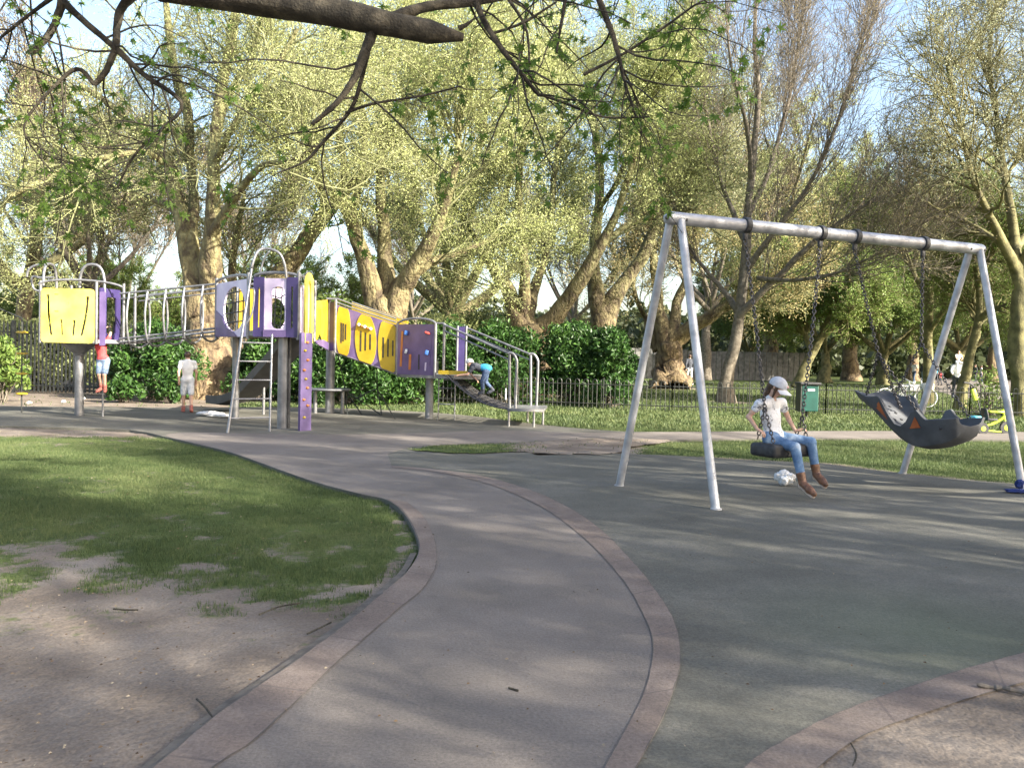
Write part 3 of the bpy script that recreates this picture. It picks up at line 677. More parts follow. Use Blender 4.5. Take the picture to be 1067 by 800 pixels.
def build_tree(name, label, base, limbs, prm, group=None, seed=0, cat='tree'):
    """limbs: list of (points (m,4) xyz+r), first is the trunk"""
    rng = np.random.default_rng(seed); KL = 24
    if len(limbs) > 2 and prm.get('stub', 1):   # main limbs grow out from inside the trunk
        tr = limbs[0]; end = np.array(tr[-1]); prev = np.array(tr[-2]); ax = nrm((end - prev)[:3]); new = [tr]
        for l_ in limbs[1:]:
            f = np.array(l_[0]); dd = np.linalg.norm((f - end)[:3]); rt = end[3]
            if dd < 3.2 * rt:
                s0 = np.append(end[:3] * .55 + f[:3] * .45 - ax * 2.3 * rt, max(f[3] * .9, .55 * rt)); s1 = np.append(end[:3] * .35 + f[:3] * .65 - ax * 1.0 * rt, max(f[3] * 1.05, .6 * rt)); l_ = [s0, s1] + list(l_)
            new.append(l_)
        limbs = new
    L = [resample(l, KL) for l in limbs]
    for q in L[:]:
        q[:, :3] += 0.35 * prm.get('gnarl', 1) * q[:, 3:4] * np.stack([fbm(np.arange(KL) * .45 + s, np.full(KL, s + seed * 3.1), 2) - .5 for s in (1.3, 7.7, 4.1)], 1) * 2
    L[0][-6:, 3] *= np.array([.95, .86, .72, .55, .36, .12]) if len(L) > 2 and prm.get('stub', 1) else 1.0
    zf = limbs[0][-1][2]
    for q in L[1:]: q[:, 3] *= np.interp(q[:, 2], [zf, zf * 1.8 + .5], [1, prm.get('thin', .72)])
    PL = np.stack([l[:, :3] for l in L]); RL = np.stack([l[:, 3] for l in L])
    root = thing(name, base, label, cat, group)
    # trunk + limbs with lumps and root flare
    V, Q = tubes(PL, RL, 20, rng)
    V = V.reshape(len(L), KL, 20, 3); ax = PL[:, :, None, :]
    ang = np.arange(20) / 20 * 2 * np.pi
    for li in range(len(L)):
        z = PL[li, :, 2]
        lump = 1 + 0.22 * (fbm(np.cos(ang)[None, :] * 1.2 + z[:, None] * 0.9 + li * 5, np.sin(ang)[None, :] * 1.2 + seed, 3) - 0.5) * 2
        fl = np.exp(-np.maximum(z, 0) / 0.75)[:, None] * (0.22 + 0.45 * np.abs(np.sin(ang * 2.5 + seed))[None, :]) * (1 if li == 0 else 0) * prm.get('flare', 1)
        V[li] = ax[li] + (V[li] - ax[li]) * (lump + fl)[:, :, None]
    V = V.reshape(-1, 3)
    cen = PL.reshape(-1, 3).mean(0)
    n1, n2, n3 = prm['n']; l1, l2, l3 = prm['len']; up = prm.get('up', 0.15)
    off = prm.get('crown_from', 1)
    src = slice(off, None) if len(L) > off else slice(None)
    P1, R1 = spawn(PL[src], RL[src], n1, l1, prm.get('ang', (30, 65)), up, 8, rng, prm.get('t0', 0.25), 1.0, 0.55, prm.get('r1', 0.036), prm.get('wob', 0.22), 0.25, 0.25, cen)
    # the limb ends run on as branches
    P2, R2 = spawn(P1, R1, n2, l2, prm.get('ang', (25, 60)), up * 0.6, 5, rng, 0.15, 1.0, 0.6, 0.015, 0.2, 0.35)
    P3, R3 = spawn(P2, R2, n3, l3, (20, 60), prm.get('up3', 0.0), 4, rng, 0.1, 1.0, 0.6, 0.014, 0.2, 0.5)
    mr = prm.get('minr', 0.0065); R2 = np.maximum(R2, mr * 1.3); R3 = np.maximum(R3, mr)
    v1, q1 = tubes(P1, R1, 6, rng)
    me = np_mesh(name + '_trunk', np.concatenate([V, v1]), [Q, q1 + len(V)], True, np.concatenate([np.zeros(len(Q)), np.ones(len(q1))]))
    link_mesh('trunk', me, [prm['bark'], prm.get('twig', prm['bark'])], root)
    v2, q2 = tubes(P2, R2, 4, rng); v3, q3 = tubes(P3, R3, 3, rng)
    lv, lq, rn = leaves_at(P3, prm['leaves'] * prm.get('lmul', 4.6), tuple(a * prm.get('lsc', .43) for a in prm.get('lsize', (0.05, 0.09))), rng, prm.get('lspread', prm.get('spread', 0.10) if prm.get('spread', .1) < .2 else .14), prm.get('droop', 0.0))
    VV = np.concatenate([v2, v3, lv]); at = np.concatenate([np.zeros(len(v2) + len(v3)), rn])
    mi = np.concatenate([np.zeros(len(q2) + len(q3)), np.ones(len(lq))])
    me = np_mesh(name + '_crown', VV, [q2, q3 + len(v2), lq + len(v2) + len(v3)], True, mi, {'rnd': at})
    link_mesh('crown', me, [prm.get('twig', prm['bark']), prm['leaf']], root)
    return root

def px_limbs(Y0, specs):
    """each spec: list of (px, py, dY, radius_px)"""
    out = []
    for sp in specs:
        out.append([np.append(P(a, b, Y0 + dy), r * (Y0 + dy) / FPX) for a, b, dy, r in sp])
    return out
def base_of(px, Y0):
    return PZ(px, Y0, 0.0)

def copy_tree(o, parent=None):
    c = o.copy(); COL.objects.link(c); c.parent = parent
    for ch in [x for x in bpy.data.objects if x.parent == o]: copy_tree(ch, c)
    return c

PL = dict(twig=M['twig'], bark=M['plane_bark'], leaf=M['leaf_yellow'], n=(100, 850, 5200), len=((1.8, 4.8), (0.8, 2.2), (0.35, 1.0)), leaves=13000, lsize=(0.045, 0.08), spread=0.17, up=0.12)
def foot(px, Y): 
    b = PZ(px, Y, 0); return b

hero = []
# big old plane behind the climbing bridge
b = foot(222, 24.5)
l = px_limbs(24.5, [
    [(224, 420, 0, 27), (223, 400, 0, 22), (219, 372, 0, 19), (214, 340, 0, 18), (211, 315, 0, 18), (210, 292, 0, 17)],
    [(207, 320, 0, 12), (200, 285, .1, 10.5), (193, 245, .3, 10), (185, 215, .5, 9), (176, 170, .8, 7.5), (150, 145, 1.0, 6.5), (118, 112, 1.2, 5), (85, 90, 1.4, 4)],
    [(219, 320, 0, 12), (222, 280, -.3, 10), (221, 230, -.5, 9), (223, 170, -.6, 8), (228, 110, -.4, 8), (240, 50, 0, 7), (250, -20, .3, 5)],
    [(219, 250, -.4, 8), (240, 215, -1.2, 6), (258, 188, -2, 5), (275, 172, -2.6, 4.5), (310, 165, -3.2, 3.5), (345, 140, -3.6, 2.6)],
    [(199, 250, .2, 7), (202, 215, 1, 6.5), (198, 170, 1.5, 6), (196, 120, 1.8, 7), (180, 60, 2.0, 6), (172, -10, 2.2, 4)],
    [(178, 175, .8, 5), (150, 158, 0, 4), (120, 163, -.8, 4), (80, 170, -1.4, 3.8), (40, 190, -2, 3.2), (8, 205, -2.4, 3)],
    [(190, 222, .4, 5), (160, 208, 1.6, 4), (128, 195, 2.6, 3), (90, 196, 3.4, 2.5), (60, 215, 4, 2)],
    [(222, 170, -.6, 6), (250, 120, -1.5, 5), (282, 80, -2.2, 4), (310, 30, -2.6, 3)],
    [(225, 140, -.5, 5), (238, 100, .8, 5), (262, 60, 2, 4), (275, 10, 3, 3)],
])
build_tree('plane_tree', 'huge forked plane tree with mottled trunk rising behind the hooped climbing bridge', b, l, dict(PL, n=(110, 950, 5600), leaves=20000, lsize=(0.035, 0.062)), 'plane trees round the playground', 1)
# leaning bough tree behind the tower
b = foot(236, 27.5)
l = px_limbs(27.5, [
    [(232, 410, 0, 12), (238, 372, 0, 11), (252, 335, 0, 11), (275, 305, 0, 12)],
    [(270, 312, 0, 12), (300, 278, 0, 11), (322, 245, .2, 10), (343, 218, .4, 9.5), (362, 195, .6, 8), (392, 170, 1, 6), (420, 120, 1.5, 5), (430, 70, 2, 3.5)],
    [(343, 218, .4, 7), (330, 190, 0, 5), (315, 170, -.4, 4.5), (290, 130, -.8, 4), (270, 95, -1, 3)],
    [(355, 205, .5, 6), (358, 170, .3, 5), (350, 120, 0, 4), (345, 60, 0, 3)],
    [(240, 360, 0, 6), (246, 320, .4, 5), (242, 280, .6, 4.5), (248, 240, .7, 3.5), (255, 200, 1, 2.5)],
])
build_tree('plane_tree', 'leaning plane tree whose long pale bough slants up right behind the purple tower', b, l, dict(PL, n=(70, 560, 3200), leaves=5500), 'plane trees round the playground', 2)
# plane behind the yellow tunnel
b = foot(403, 27.0)
l = px_limbs(27.0, [
    [(408, 412, 0, 26), (405, 385, 0, 20), (403, 350, 0, 18), (401, 320, 0, 18), (404, 296, 0, 20)],
    [(394, 318, 0, 13), (384, 282, -.2, 10), (372, 250, -.3, 9.5), (362, 222, -.4, 9), (350, 205, -.8, 7), (332, 180, -1.4, 5.5), (318, 140, -2, 4.5), (300, 90, -2.5, 3)],
    [(406, 310, 0, 11), (402, 270, .3, 9), (400, 235, .5, 8), (396, 205, .7, 7), (398, 150, 1, 6), (405, 90, 1.4, 5), (400, 20, 1.8, 3.5)],
    [(412, 308, 0, 12), (432, 282, -.6, 9), (448, 250, -1, 8), (462, 220, -1.4, 6), (475, 170, -1.8, 5), (480, 110, -2, 4), (490, 50, -2.2, 3)],
    [(425, 290, -.3, 7), (455, 272, .4, 5), (485, 262, 1, 3.6), (520, 245, 1.6, 2.6)],
    [(364, 225, -.4, 6), (375, 190, .2, 5), (380, 140, .8, 4), (372, 80, 1.2, 3)],
])
build_tree('plane_tree', 'plane tree splitting into thick mottled limbs directly behind the yellow and purple tunnel', b, l, dict(PL, n=(100, 900, 5200), leaves=21000), 'plane trees round the playground', 3)
# plane with the long bough, behind the laurels
b = foot(545, 31)
l = px_limbs(31, [
    [(552, 412, 0, 20), (552, 380, 0, 18), (550, 352, 0, 17), (548, 328, 0, 17)],
    [(540, 335, 0, 10), (532, 305, .2, 8), (520, 288, .4, 7), (506, 270, .8, 5), (490, 240, 1.2, 4), (470, 210, 1.6, 3)],
    [(556, 350, 0, 12), (578, 330, -.4, 10), (602, 300, -.9, 9), (622, 262, -1.4, 8), (640, 228, -1.8, 6), (655, 185, -2.2, 5), (668, 130, -2.6, 4), (690, 70, -3, 3)],
    [(548, 330, 0, 8), (558, 300, .6, 6), (568, 270, 1, 5), (574, 220, 1.4, 4.5), (580, 160, 1.6, 4), (590, 90, 2, 3)],
    [(545, 328, 0, 8), (548, 290, -.6, 6.5), (545, 250, -1, 6), (540, 190, -1.2, 5), (548, 120, -1.4, 4), (530, 50, -1.4, 3)],
    [(625, 258, -1.4, 5), (655, 235, -.8, 4), (690, 222, -.3, 3), (720, 218, 0, 2)],
])
build_tree('plane_tree', 'plane tree with a long pale bough reaching right above the round laurel bushes', b, l, dict(PL, n=(105, 1000, 6000), leaves=30000, lsize=(0.05, 0.085)), 'plane trees round the playground', 4)
b = foot(628, 35)
l = px_limbs(35, [
    [(630, 410, 0, 13), (630, 370, 0, 12), (628, 335, 0, 11), (628, 308, 0, 12)],
    [(622, 315, 0, 9), (618, 280, 0, 7.5), (622, 240, .2, 7), (625, 180, .5, 6), (618, 120, .8, 5), (612, 50, 1, 4)],
    [(634, 318, 0, 10), (650, 295, .2, 8), (672, 262, .5, 7.5), (688, 225, .8, 7), (695, 180, 1, 6), (705, 120, 1.4, 5), (716, 50, 1.8, 4)],
    [(622, 220, .2, 4), (640, 195, -.8, 4), (660, 160, -1.6, 3), (700, 155, -2.4, 2.2), (745, 172, -3, 1.6)],
    [(690, 215, .8, 4), (715, 190, .2, 3), (740, 150, -.4, 2.4), (755, 100, -1, 2)],
])
build_tree('plane_tree', 'v-shaped plane tree behind the right-hand laurel bush, left of the swing frame', b, l, dict(PL, n=(80, 750, 4400), leaves=15000, leaf=M['leaf_pale'], lsize=(0.055, 0.10)), 'plane trees round the playground', 5)
# plane seen between the two swing legs
b = foot(700, 42)
l = px_limbs(42, [
    [(699, 405, 0, 17), (698, 385, 0, 13), (697, 362, 0, 12), (697, 345, 0, 12)],
    [(702, 352, 0, 10), (725, 340, -.5, 7.5), (750, 324, -1, 6.5), (780, 305, -1.5, 5.5), (812, 285, -2, 4.5), (848, 262, -2.6, 3.5)],
    [(692, 350, 0, 8), (686, 320, .3, 7), (684, 290, .6, 6), (678, 240, 1, 5), (680, 180, 1, 4)],
    [(700, 345, 0, 7), (708, 310, .8, 6), (722, 270, 1.2, 5), (728, 210, 1.4, 4), (740, 150, 1.6, 3)],
    [(672, 330, 1, 3), (660, 300, 1, 3), (668, 270, 1.4, 2.5)],
])
build_tree('plane_tree', 'plane tree with a swollen lit foot standing between the left swing legs', b, l, dict(PL, n=(100, 850, 4800), leaves=9000, leaf=M['leaf_tan'], lsize=(0.07, 0.12), minr=0.012), 'plane trees round the playground', 6)
# slim nearly bare tree with rising twigs
b = foot(755, 29)
BARE = dict(bark=M['bark'], leaf=M['leaf_tan'], flare_=0, n=(150, 1900, 10500), thin=1, len=((1.8, 5.4), (0.9, 2.6), (0.4, 1.2)), leaves=5000, lsize=(0.03, 0.05), spread=0.05, up=0.36, ang=(18, 42), wob=0.10, r1=0.020, minr=0.0045, flare=.6, t0=0.12, stub=0)
l = px_limbs(29, [
    [(755, 420, 0, 8.36), (757, 400, 0, 6.97), (763, 370, 0, 5.92), (768, 335, 0, 5.58), (774, 300, 0, 5.23), (778, 262, 0, 4.88), (780, 225, 0, 4.18), (784, 170, 0, 3.48), (790, 100, 0, 2.79), (786, 40, 0, 2.09), (790, -30, 0, 1.39)],
    [(768, 332, 0, 4.18), (792, 305, -.5, 3.48), (815, 285, -.9, 3.14), (845, 255, -1.4, 2.79), (880, 228, -2, 2.09), (915, 205, -2.6, 1.39)],
    [(776, 285, 0, 3.48), (800, 250, -.6, 2.79), (822, 222, -1, 2.51), (845, 190, -1.5, 2.09), (868, 140, -2, 1.67), (895, 60, -2.6, 1.11), (905, 10, -3, 0.83)],
    [(778, 255, 0, 3.48), (765, 225, .6, 2.79), (752, 190, 1.2, 2.23), (738, 130, 1.8, 1.67), (730, 70, 2.2, 1.26), (722, 10, 2.4, 0.91)],
    [(780, 225, 0, 2.79), (800, 180, .9, 2.37), (818, 120, 1.6, 1.81), (830, 60, 2.2, 1.39), (838, -10, 2.6, 1.05)],
    [(783, 190, 0, 2.37), (778, 130, -1, 2.09), (762, 70, -1.8, 1.39), (756, 0, -2.2, 0.98)],
    [(770, 325, 0, 3.48), (752, 300, .8, 2.51), (730, 275, 1.6, 1.81), (706, 240, 2.4, 1.39)],
    [(790, 290, -.4, 2.51), (830, 292, -1.8, 1.81), (870, 285, -3, 1.39), (920, 262, -4, 1.05)],
])
build_tree('slender_tree', 'slim almost leafless tree with rising brown twigs behind the girl on the swing', b, l, BARE, None, 7)
# fresh-leaved tree at the right edge
b = foot(1062, 24.5)
GRN = dict(bark=M['green_bark'], leaf=M['leaf_pale'], n=(150, 1300, 8500), len=((1.4, 3.6), (0.7, 1.8), (0.3, 0.8)), leaves=12000, lsize=(0.035, 0.06), spread=0.07, up=0.14, r1=0.06, minr=0.006, flare=.5, ang=(25, 60))
l = px_limbs(24.5, [
    [(1062, 436, 0, 12), (1063, 415, 0, 9), (1061, 370, 0, 8.5), (1062, 320, 0, 8), (1062, 275, 0, 8)],
    [(1060, 282, 0, 6), (1045, 255, -.4, 5), (1030, 222, -.8, 4), (1012, 180, -1.2, 3.2), (1000, 130, -1.6, 2.5), (985, 60, -2, 1.8)],
    [(1060, 275, 0, 6), (1055, 235, .4, 5), (1048, 190, .8, 4), (1040, 130, 1.2, 3), (1030, 60, 1.5, 2.2), (1040, -10, 1.8, 1.6)],
    [(1066, 275, 0, 5), (1080, 240, -.5, 4.5), (1092, 190, -.9, 3.6), (1100, 120, -1.2, 2.6), (1105, 40, -1.4, 2)],
    [(1056, 268, 0, 3.6), (1030, 245, 1, 3), (1000, 228, 1.8, 2.4), (965, 212, 2.4, 1.8), (935, 190, 3, 1.2)],
    [(1058, 262, 0, 4), (1085, 225, 1.4, 3), (1125, 190, 2, 2.4), (1160, 130, 2.4, 2)],
])
build_tree('young_tree', 'young tree with a straight mossy trunk at the right edge beside the swing leg', b, l, GRN, None, 8)
b = foot(969, 31)
l = px_limbs(31, [
    [(966, 424, 0, 6), (966, 395, 0, 5), (967, 350, 0, 4.5), (968, 310, 0, 4.5), (966, 270, 0, 4), (960, 210, 0, 3)],
    [(968, 345, 0, 3), (985, 322, -.6, 2.6), (1010, 300, -1, 2), (1040, 290, -1.4, 1.6)],
    [(968, 320, 0, 3), (955, 290, .6, 2.6), (938, 255, 1, 2), (915, 225, 1.4, 1.5)],
    [(967, 300, 0, 3), (980, 262, .8, 2.4), (992, 215, 1.2, 2)],
])
build_tree('young_tree', 'thin green-barked tree just left of the right-hand rear swing leg', b, l, dict(GRN, leaf=M['leaf_green'], n=(90, 800, 5000), leaves=15000, lsize=(0.05, 0.08)), None, 9)
b = foot(1002, 27.5)
l = px_limbs(27.5, [
    [(1001, 432, 0, 6), (1003, 410, 0, 5), (1008, 385, 0, 4.5), (1014, 355, 0, 4), (1020, 325, 0, 3.5), (1018, 290, 0, 3), (1008, 240, 0, 2)],
    [(1012, 365, 0, 3), (1020, 345, .5, 2.5), (1014, 310, .8, 2), (1010, 270, 1, 1.6)],
    [(1019, 335, 0, 2.8), (1035, 322, -.4, 2.4), (1055, 318, -.8, 2), (1085, 305, -1, 1.5)],
    [(1018, 300, 0, 2.4), (1030, 270, -.5, 2), (1040, 240, -.8, 1.4)],
])
build_tree('young_tree', 'crooked thin tree leaning right between the path people and the tricycle', b, l, dict(GRN, leaf=M['leaf_green'], n=(70, 600, 3600), leaves=8000, len=((1, 2.4), (.6, 1.4), (.25, .6)), lsize=(0.045, 0.075)), None, 10)
b = foot(832, 47)
l = px_limbs(47, [
    [(832, 404, 0, 7), (838, 385, 0, 5), (848, 365, 0, 4), (858, 348, 0, 3.5), (866, 320, 0, 3)],
    [(846, 368, 0, 3), (838, 345, .6, 2.6), (832, 320, 1, 2)],
    [(855, 352, 0, 3), (878, 335, -.5, 2.4), (898, 318, -1, 2)],
])
build_tree('leaning_tree', 'small leaning tree with fresh green leaves behind the green bin', b, l, dict(GRN, leaf=M['leaf_green'], n=(70, 700, 4500), leaves=15000, len=((1.5, 3.6), (.8, 2), (.4, 1)), lsize=(0.08, 0.14), minr=.012), None, 11)

# trees further off: grown free-standing, a few kinds, each its own object
def free_limbs(h, r, rng, nl=7, fork=0.35, spread=0.45, lean=0.0):
    top = h * fork; tr = [np.array([0, 0, -0.2, r * 1.35]), np.array([.02 * h * rng.normal() * .3, 0, top * .5, r]), np.array([lean * top, .02 * h * rng.normal(), top, r * .95])]
    L = [tr]; c = tr[-1][:3]
    for i in range(nl):
        a = 2 * math.pi * i / nl + rng.uniform(-.4, .4); s = spread * rng.uniform(.5, 1.25) if i else 0.1; hh = (h - top) * rng.uniform(.72, 1.0)
        z0 = -top * rng.uniform(0, .25); d = np.array([math.cos(a), math.sin(a)])
        pts = []
        for t, q in ((0, 1), (.25, .8), (.5, .6), (.75, .4), (1, .22)):
            rad = s * h * (t ** .8); w_ = rng.normal(size=2) * .02 * h * t
            pts.append(np.array([c[0] + d[0] * rad + w_[0], c[1] + d[1] * rad + w_[1], c[2] + z0 + hh * t ** 1.1, r * .62 * q]))
        L.append(pts)
    return L
kinds = {}
def free_tree(key, name, label, at, seed=0, **kw):
    rng = np.random.default_rng(seed + 100)
    L = free_limbs(kw.pop('h'), kw.pop('r'), rng, kw.pop('nl', 7), kw.pop('fork', .35), kw.pop('spread', .45))
    base = np.array([at[0], at[1], 0.0]); L = [[p + np.append(base, 0) for p in l] for l in L]
    o = build_tree(name, label, base, L, kw, None, seed); return o
FAR = dict(len=((1.6, 4.2), (0.9, 2.4), (0.45, 1.2)), spread_=0, minr=0.014)
def put(key, at, rot, s, label, group=None):
    o = copy_tree(kinds[key]); o.location = (at[0], at[1], 0); o.rotation_euler = (0, 0, rot); o.scale = (s, s, s * 1.0)
    o['label'] = label
    if group: o['group'] = group
    return o
def fk(key, name, px, Y, label, s=1.0, rot=0.0, group='trees standing beyond the park railings', **kw):
    x, y = PZ(px, Y, 0)[:2]
    if key not in kinds:
        o = free_tree(key, name, label, (x, y), len(kinds) + 20, **kw); o['group'] = group; kinds[key] = o; return o
    return put(key, (x, y), rot, s, label, group)
A = dict(flare=.45, h=15, r=.38, nl=7, bark=M['plane_bark'], leaf=M['leaf_olive'], n=(90, 700, 4200), len=FAR['len'], leaves=8000, lsize=(0.07, 0.12), spread=.5, up=.1, minr=.016)
B = dict(flare=.5, h=14, r=.24, nl=7, bark=M['bark'], leaf=M['leaf_tan'], n=(90, 850, 4500), len=FAR['len'], leaves=5000, lsize=(0.06, 0.10), up=.3, ang=(18, 42), wob=.12, spread=.4, minr=.013)
Cc = dict(h=9.5, r=.28, nl=8, fork=.28, bark=M['green_bark'], leaf=M['leaf_green'], n=(90, 700, 4000), len=((1, 2.6), (.6, 1.5), (.3, .8)), leaves=13000, lsize=(0.10, 0.17), up=.05, spread=.55, minr=.014)
D = dict(flare=.45, h=16, r=.5, nl=9, fork=.25, bark=M['plane_bark'], leaf=M['leaf_yellow'], n=(100, 800, 4500), len=FAR['len'], leaves=15000, lsize=(0.10, 0.16), up=.1, spread=.5, minr=.016)
far = [
    ('A', 'plane_tree', 25, 33, 'forked olive-leaved tree behind the railings at the far left edge', 0.8, 0, A),
    ('B', 'bare_tree', 92, 35, 'thin pale-trunked tree rising behind the sunlit yellow panel', 0.85, 0, B),
    ('C', 'leafy_tree', 322, 41, 'bright green bushy tree showing beside the purple tower', 0.62, 0, Cc),
    ('D', 'plane_tree', 470, 46, 'yellow-leaved plane tree in the gap above the purple end panel', 1, 0, D),
    ('B', 'bare_tree', 735, 62, 'brown-twigged tree far behind the swing frame corner', 1.25, .6, None),
    ('D', 'plane_tree', 800, 68, 'broad yellow plane tree far behind the girl', 1.15, 3.1, None),
    ('C', 'leafy_tree', 858, 62, 'low green tree on the lawn beyond the bin', 1.0, 2.2, None),
    ('D', 'plane_tree', 885, 74, 'thick-footed plane tree across the lawn, right of the bin', 1.15, 4.4, None),
    ('C', 'leafy_tree', 920, 60, 'round green tree above the white bicycles', .95, .9, None),
    ('A', 'plane_tree', 950, 80, 'dark tall tree beyond the people on the path', 1.1, .4, None),
    ('C', 'leafy_tree', 1000, 66, 'green tree behind the walkers on the path', 1.05, 3.9, None),
    ('A', 'plane_tree', 1035, 70, 'tall olive tree behind the right-hand swing legs', 1.05, 5.0, None),
    ('C', 'leafy_tree', 1085, 50, 'green tree beyond the railings at the right edge', 1.0, 5.2, None),
    ('B', 'bare_tree', 1120, 60, 'twiggy tree past the right edge of the railings', 1.15, 2.0, None),
    ('C', 'leafy_tree', 55, 44, 'green thicket tree behind the railings left of the sunlit yellow panel', .62, 3.3, None),
    ('C', 'leafy_tree', 130, 40, 'dark green thicket tree behind the purple end panel of the small tower', .55, 1.7, None),
    ('B', 'bare_tree', 128, 56, 'twiggy tree far behind the left end of the hooped bridge', .95, 1.1, None),
    ('B', 'bare_tree', 262, 62, 'twiggy tree far behind the purple tower', 1.0, 2.9, None),
    ('B', 'bare_tree', 30, 60, 'twiggy tree far off at the left edge', 1.0, 2.2, None),
    ('B', 'bare_tree', 430, 66, 'twiggy tree far off above the tunnel end', 1.0, 3.7, None),
    ('B', 'bare_tree', 598, 70, 'twiggy tree far off above the dark laurel', 1.05, 4.6, None),
    ('C', 'leafy_tree', 780, 78, 'green tree far behind the slim bare tree', 1.0, .2, None),
]
for i, (k, nme, px, Y_, lab, s, rot, kw) in enumerate(far):
    o = fk(k, nme, px, Y_, lab, s, rot, **(dict(kw) if kw else {}))
    if kw: o.scale = (s, s, s)

# trees behind the camera that throw the shade over the foreground
kinds_S = dict(flare=.4, h=13, r=.22, nl=8, bark=M['bark'], leaf=M['leaf_green'], n=(55, 330, 1300), len=((1.6, 4.0), (0.9, 2.2), (0.4, 1.0)), leaves=1500, lsize=(0.07, 0.11), up=.2, spread=.45, minr=.008, lsc=1, lmul=1)
str_ = free_tree('S', 'shade_tree', 'open-crowned shade tree nearest behind the viewer', (9.8, -6.6), 77, **kinds_S); str_['group'] = 'trees behind the viewer'; kinds['S'] = str_
shade = [('S', 15.5, -5.0, 1.0, 1.2), ('S', 20.5, -9, 1.1, .8), ('S', 17, 2.2, 1.0, 1.9), ('B', 10.5, 6.3, .75, 2.0), ('B', 12.6, -.8, .72, .3), ('S', 28, -7, 1.15, 1.4), ('S', 27, -16, 1.2, 4), ('S', 24, -2.5, 1.0, 5), ('B', 33, -11, 1.0, 5.5)]
SH = ['open-crowned shade tree two places behind the viewer', 'taller open shade tree behind the viewer', 'open shade tree level with the viewer at the right',
      'twiggy shade tree just outside the view at the right', 'small twiggy shade tree abreast of the viewer at the right', 'open shade tree far to the right', 'largest shade tree far behind the viewer', 'open shade tree out to the right', 'twiggy tree furthest behind the viewer']
for (k, x, y, s, rot), lab in zip(shade, SH): put(k, (x, y), rot, s, lab, 'trees behind the viewer')

# far wood closing the view: leaf masses on a long low bank of thicket
def far_wood():
    rng = np.random.default_rng(55); n = 90000
    x = rng.uniform(-130, 130, n); y = 98 + rng.normal(size=n) * 7 + (rng.random(n) < .5) * 14
    top = 3.6 + 3 * fbm(x * .09 + 50, y * .02, 3) + 3 * fbm(x * .4, y * .1, 2)
    z = rng.random(n) ** 0.8 * top
    c = np.stack([x, y, z], 1); u = nrm(rng.normal(size=(n, 3))); v = rng.normal(size=(n, 3)); v = nrm(v - u * np.sum(u * v, -1, keepdims=True)); s = rng.uniform(.28, .55, n)[:, None]
    V = np.stack([c - u * s, c + v * s * .7, c + u * s, c - v * s * .7], 1).reshape(-1, 3)
    rn = np.clip(.35 + .3 * (fbm(x * .15, y * .3, 3) - .5) * 2 + rng.normal(size=n) * .15, 0, 1)
    me = np_mesh('far_wood', V, [np.arange(4 * n).reshape(-1, 4)], False, None, {'rnd': np.repeat(rn, 4)})
    o = link_mesh('far_wood', me, M['leaf_dark'], None, (0, 98, 0)); tag(o, 'mass of far-off woodland closing the view behind the park', 'woodland', kind='stuff')
far_wood()

# ---- shrubs
def shrub(name, label, cx, cy, rx, ry, h, n, seed, leaf='laurel', size=(.05, .09), group=None, z0=0.05):
    rng = np.random.default_rng(seed); root = thing(name, (cx, cy, 0), label, 'shrub', group)
    # lumpy volume: many small balls of leaves on a dome
    m = 60; th = rng.uniform(0, 2 * np.pi, m); rr = np.sqrt(rng.random(m)); zz = rng.random(m) ** .8
    k = np.sqrt(np.clip(1 - zz ** 2.4, 0.05, 1))
    bc = np.stack([cx + rx * rr * k * np.cos(th), cy + ry * rr * k * np.sin(th), z0 + .1 * h + zz * h * .82], 1); br = rng.uniform(.14, .26, m) * min(rx * 1.3, h)
    bi = rng.integers(0, m, n); d = nrm(rng.normal(size=(n, 3))); rad = br[bi] * rng.uniform(.55, 1.08, n)
    c = bc[bi] + d * rad[:, None]; c[:, 2] = np.maximum(c[:, 2], .04)
    u = nrm(d * .5 + rng.normal(size=(n, 3)) * .7 + np.array([0, 0, .2])); v = rng.normal(size=(n, 3)); v = nrm(v - u * np.sum(u * v, -1, keepdims=True)); w_ = np.cross(u, v); s = rng.uniform(size[0], size[1], n)[:, None]
    V = np.stack([c - u * s, c + v * s * .42 + w_ * s * .15, c + u * s, c - v * s * .42 + w_ * s * .15], 1).reshape(-1, 3)
    rn = np.clip(.42 + rng.normal(size=m)[bi] * .14 + rng.normal(size=n) * .2, 0, 1)
    me = np_mesh('foliage', V, [np.arange(4 * n).reshape(-1, 4)], False, None, {'rnd': np.repeat(rn, 4)}); link_mesh('foliage', me, M[leaf], root)
    ns = 26; e = bc[rng.integers(0, m, ns)]; st = np.stack([cx + rng.normal(size=ns) * .12 * rx, cy + rng.normal(size=ns) * .12 * ry, np.zeros(ns)], 1)
    t = np.linspace(0, 1, 6)[None, :, None]; Pp = st[:, None, :] * (1 - t) + e[:, None, :] * t + rng.normal(size=(ns, 6, 3)) * .04
    v_, q_ = tubes(Pp, np.full((ns, 6), .014) * np.linspace(1.5, .5, 6)[None], 4, rng); link_mesh('stem', np_mesh('stem', v_, [q_]), M['bark'], root)
    return root
def sh_at(px, Y, **k): 
    b = PZ(px, Y, 0); return dict(cx=b[0], cy=b[1], **k)
shrub('laurel_bush', 'glossy green laurel bush under the hooped climbing bridge', **sh_at(160, 23.0, rx=1.25, ry=1.0, h=1.95), n=9000, seed=1)
shrub('laurel_bush', 'low sprig of laurel at the left foot of the bush under the bridge', **sh_at(128, 21.6, rx=.5, ry=.4, h=.55), n=1500, seed=2)
shrub('laurel_bush', 'small light laurel at the right foot of the bush under the bridge', **sh_at(181, 21.8, rx=.4, ry=.35, h=.75), n=1500, seed=3)
shrub('laurel_bush', 'laurel bush behind the slide and ladder of the purple tower', **sh_at(280, 23.6, rx=1.0, ry=.9, h=1.7), n=9000, seed=4)
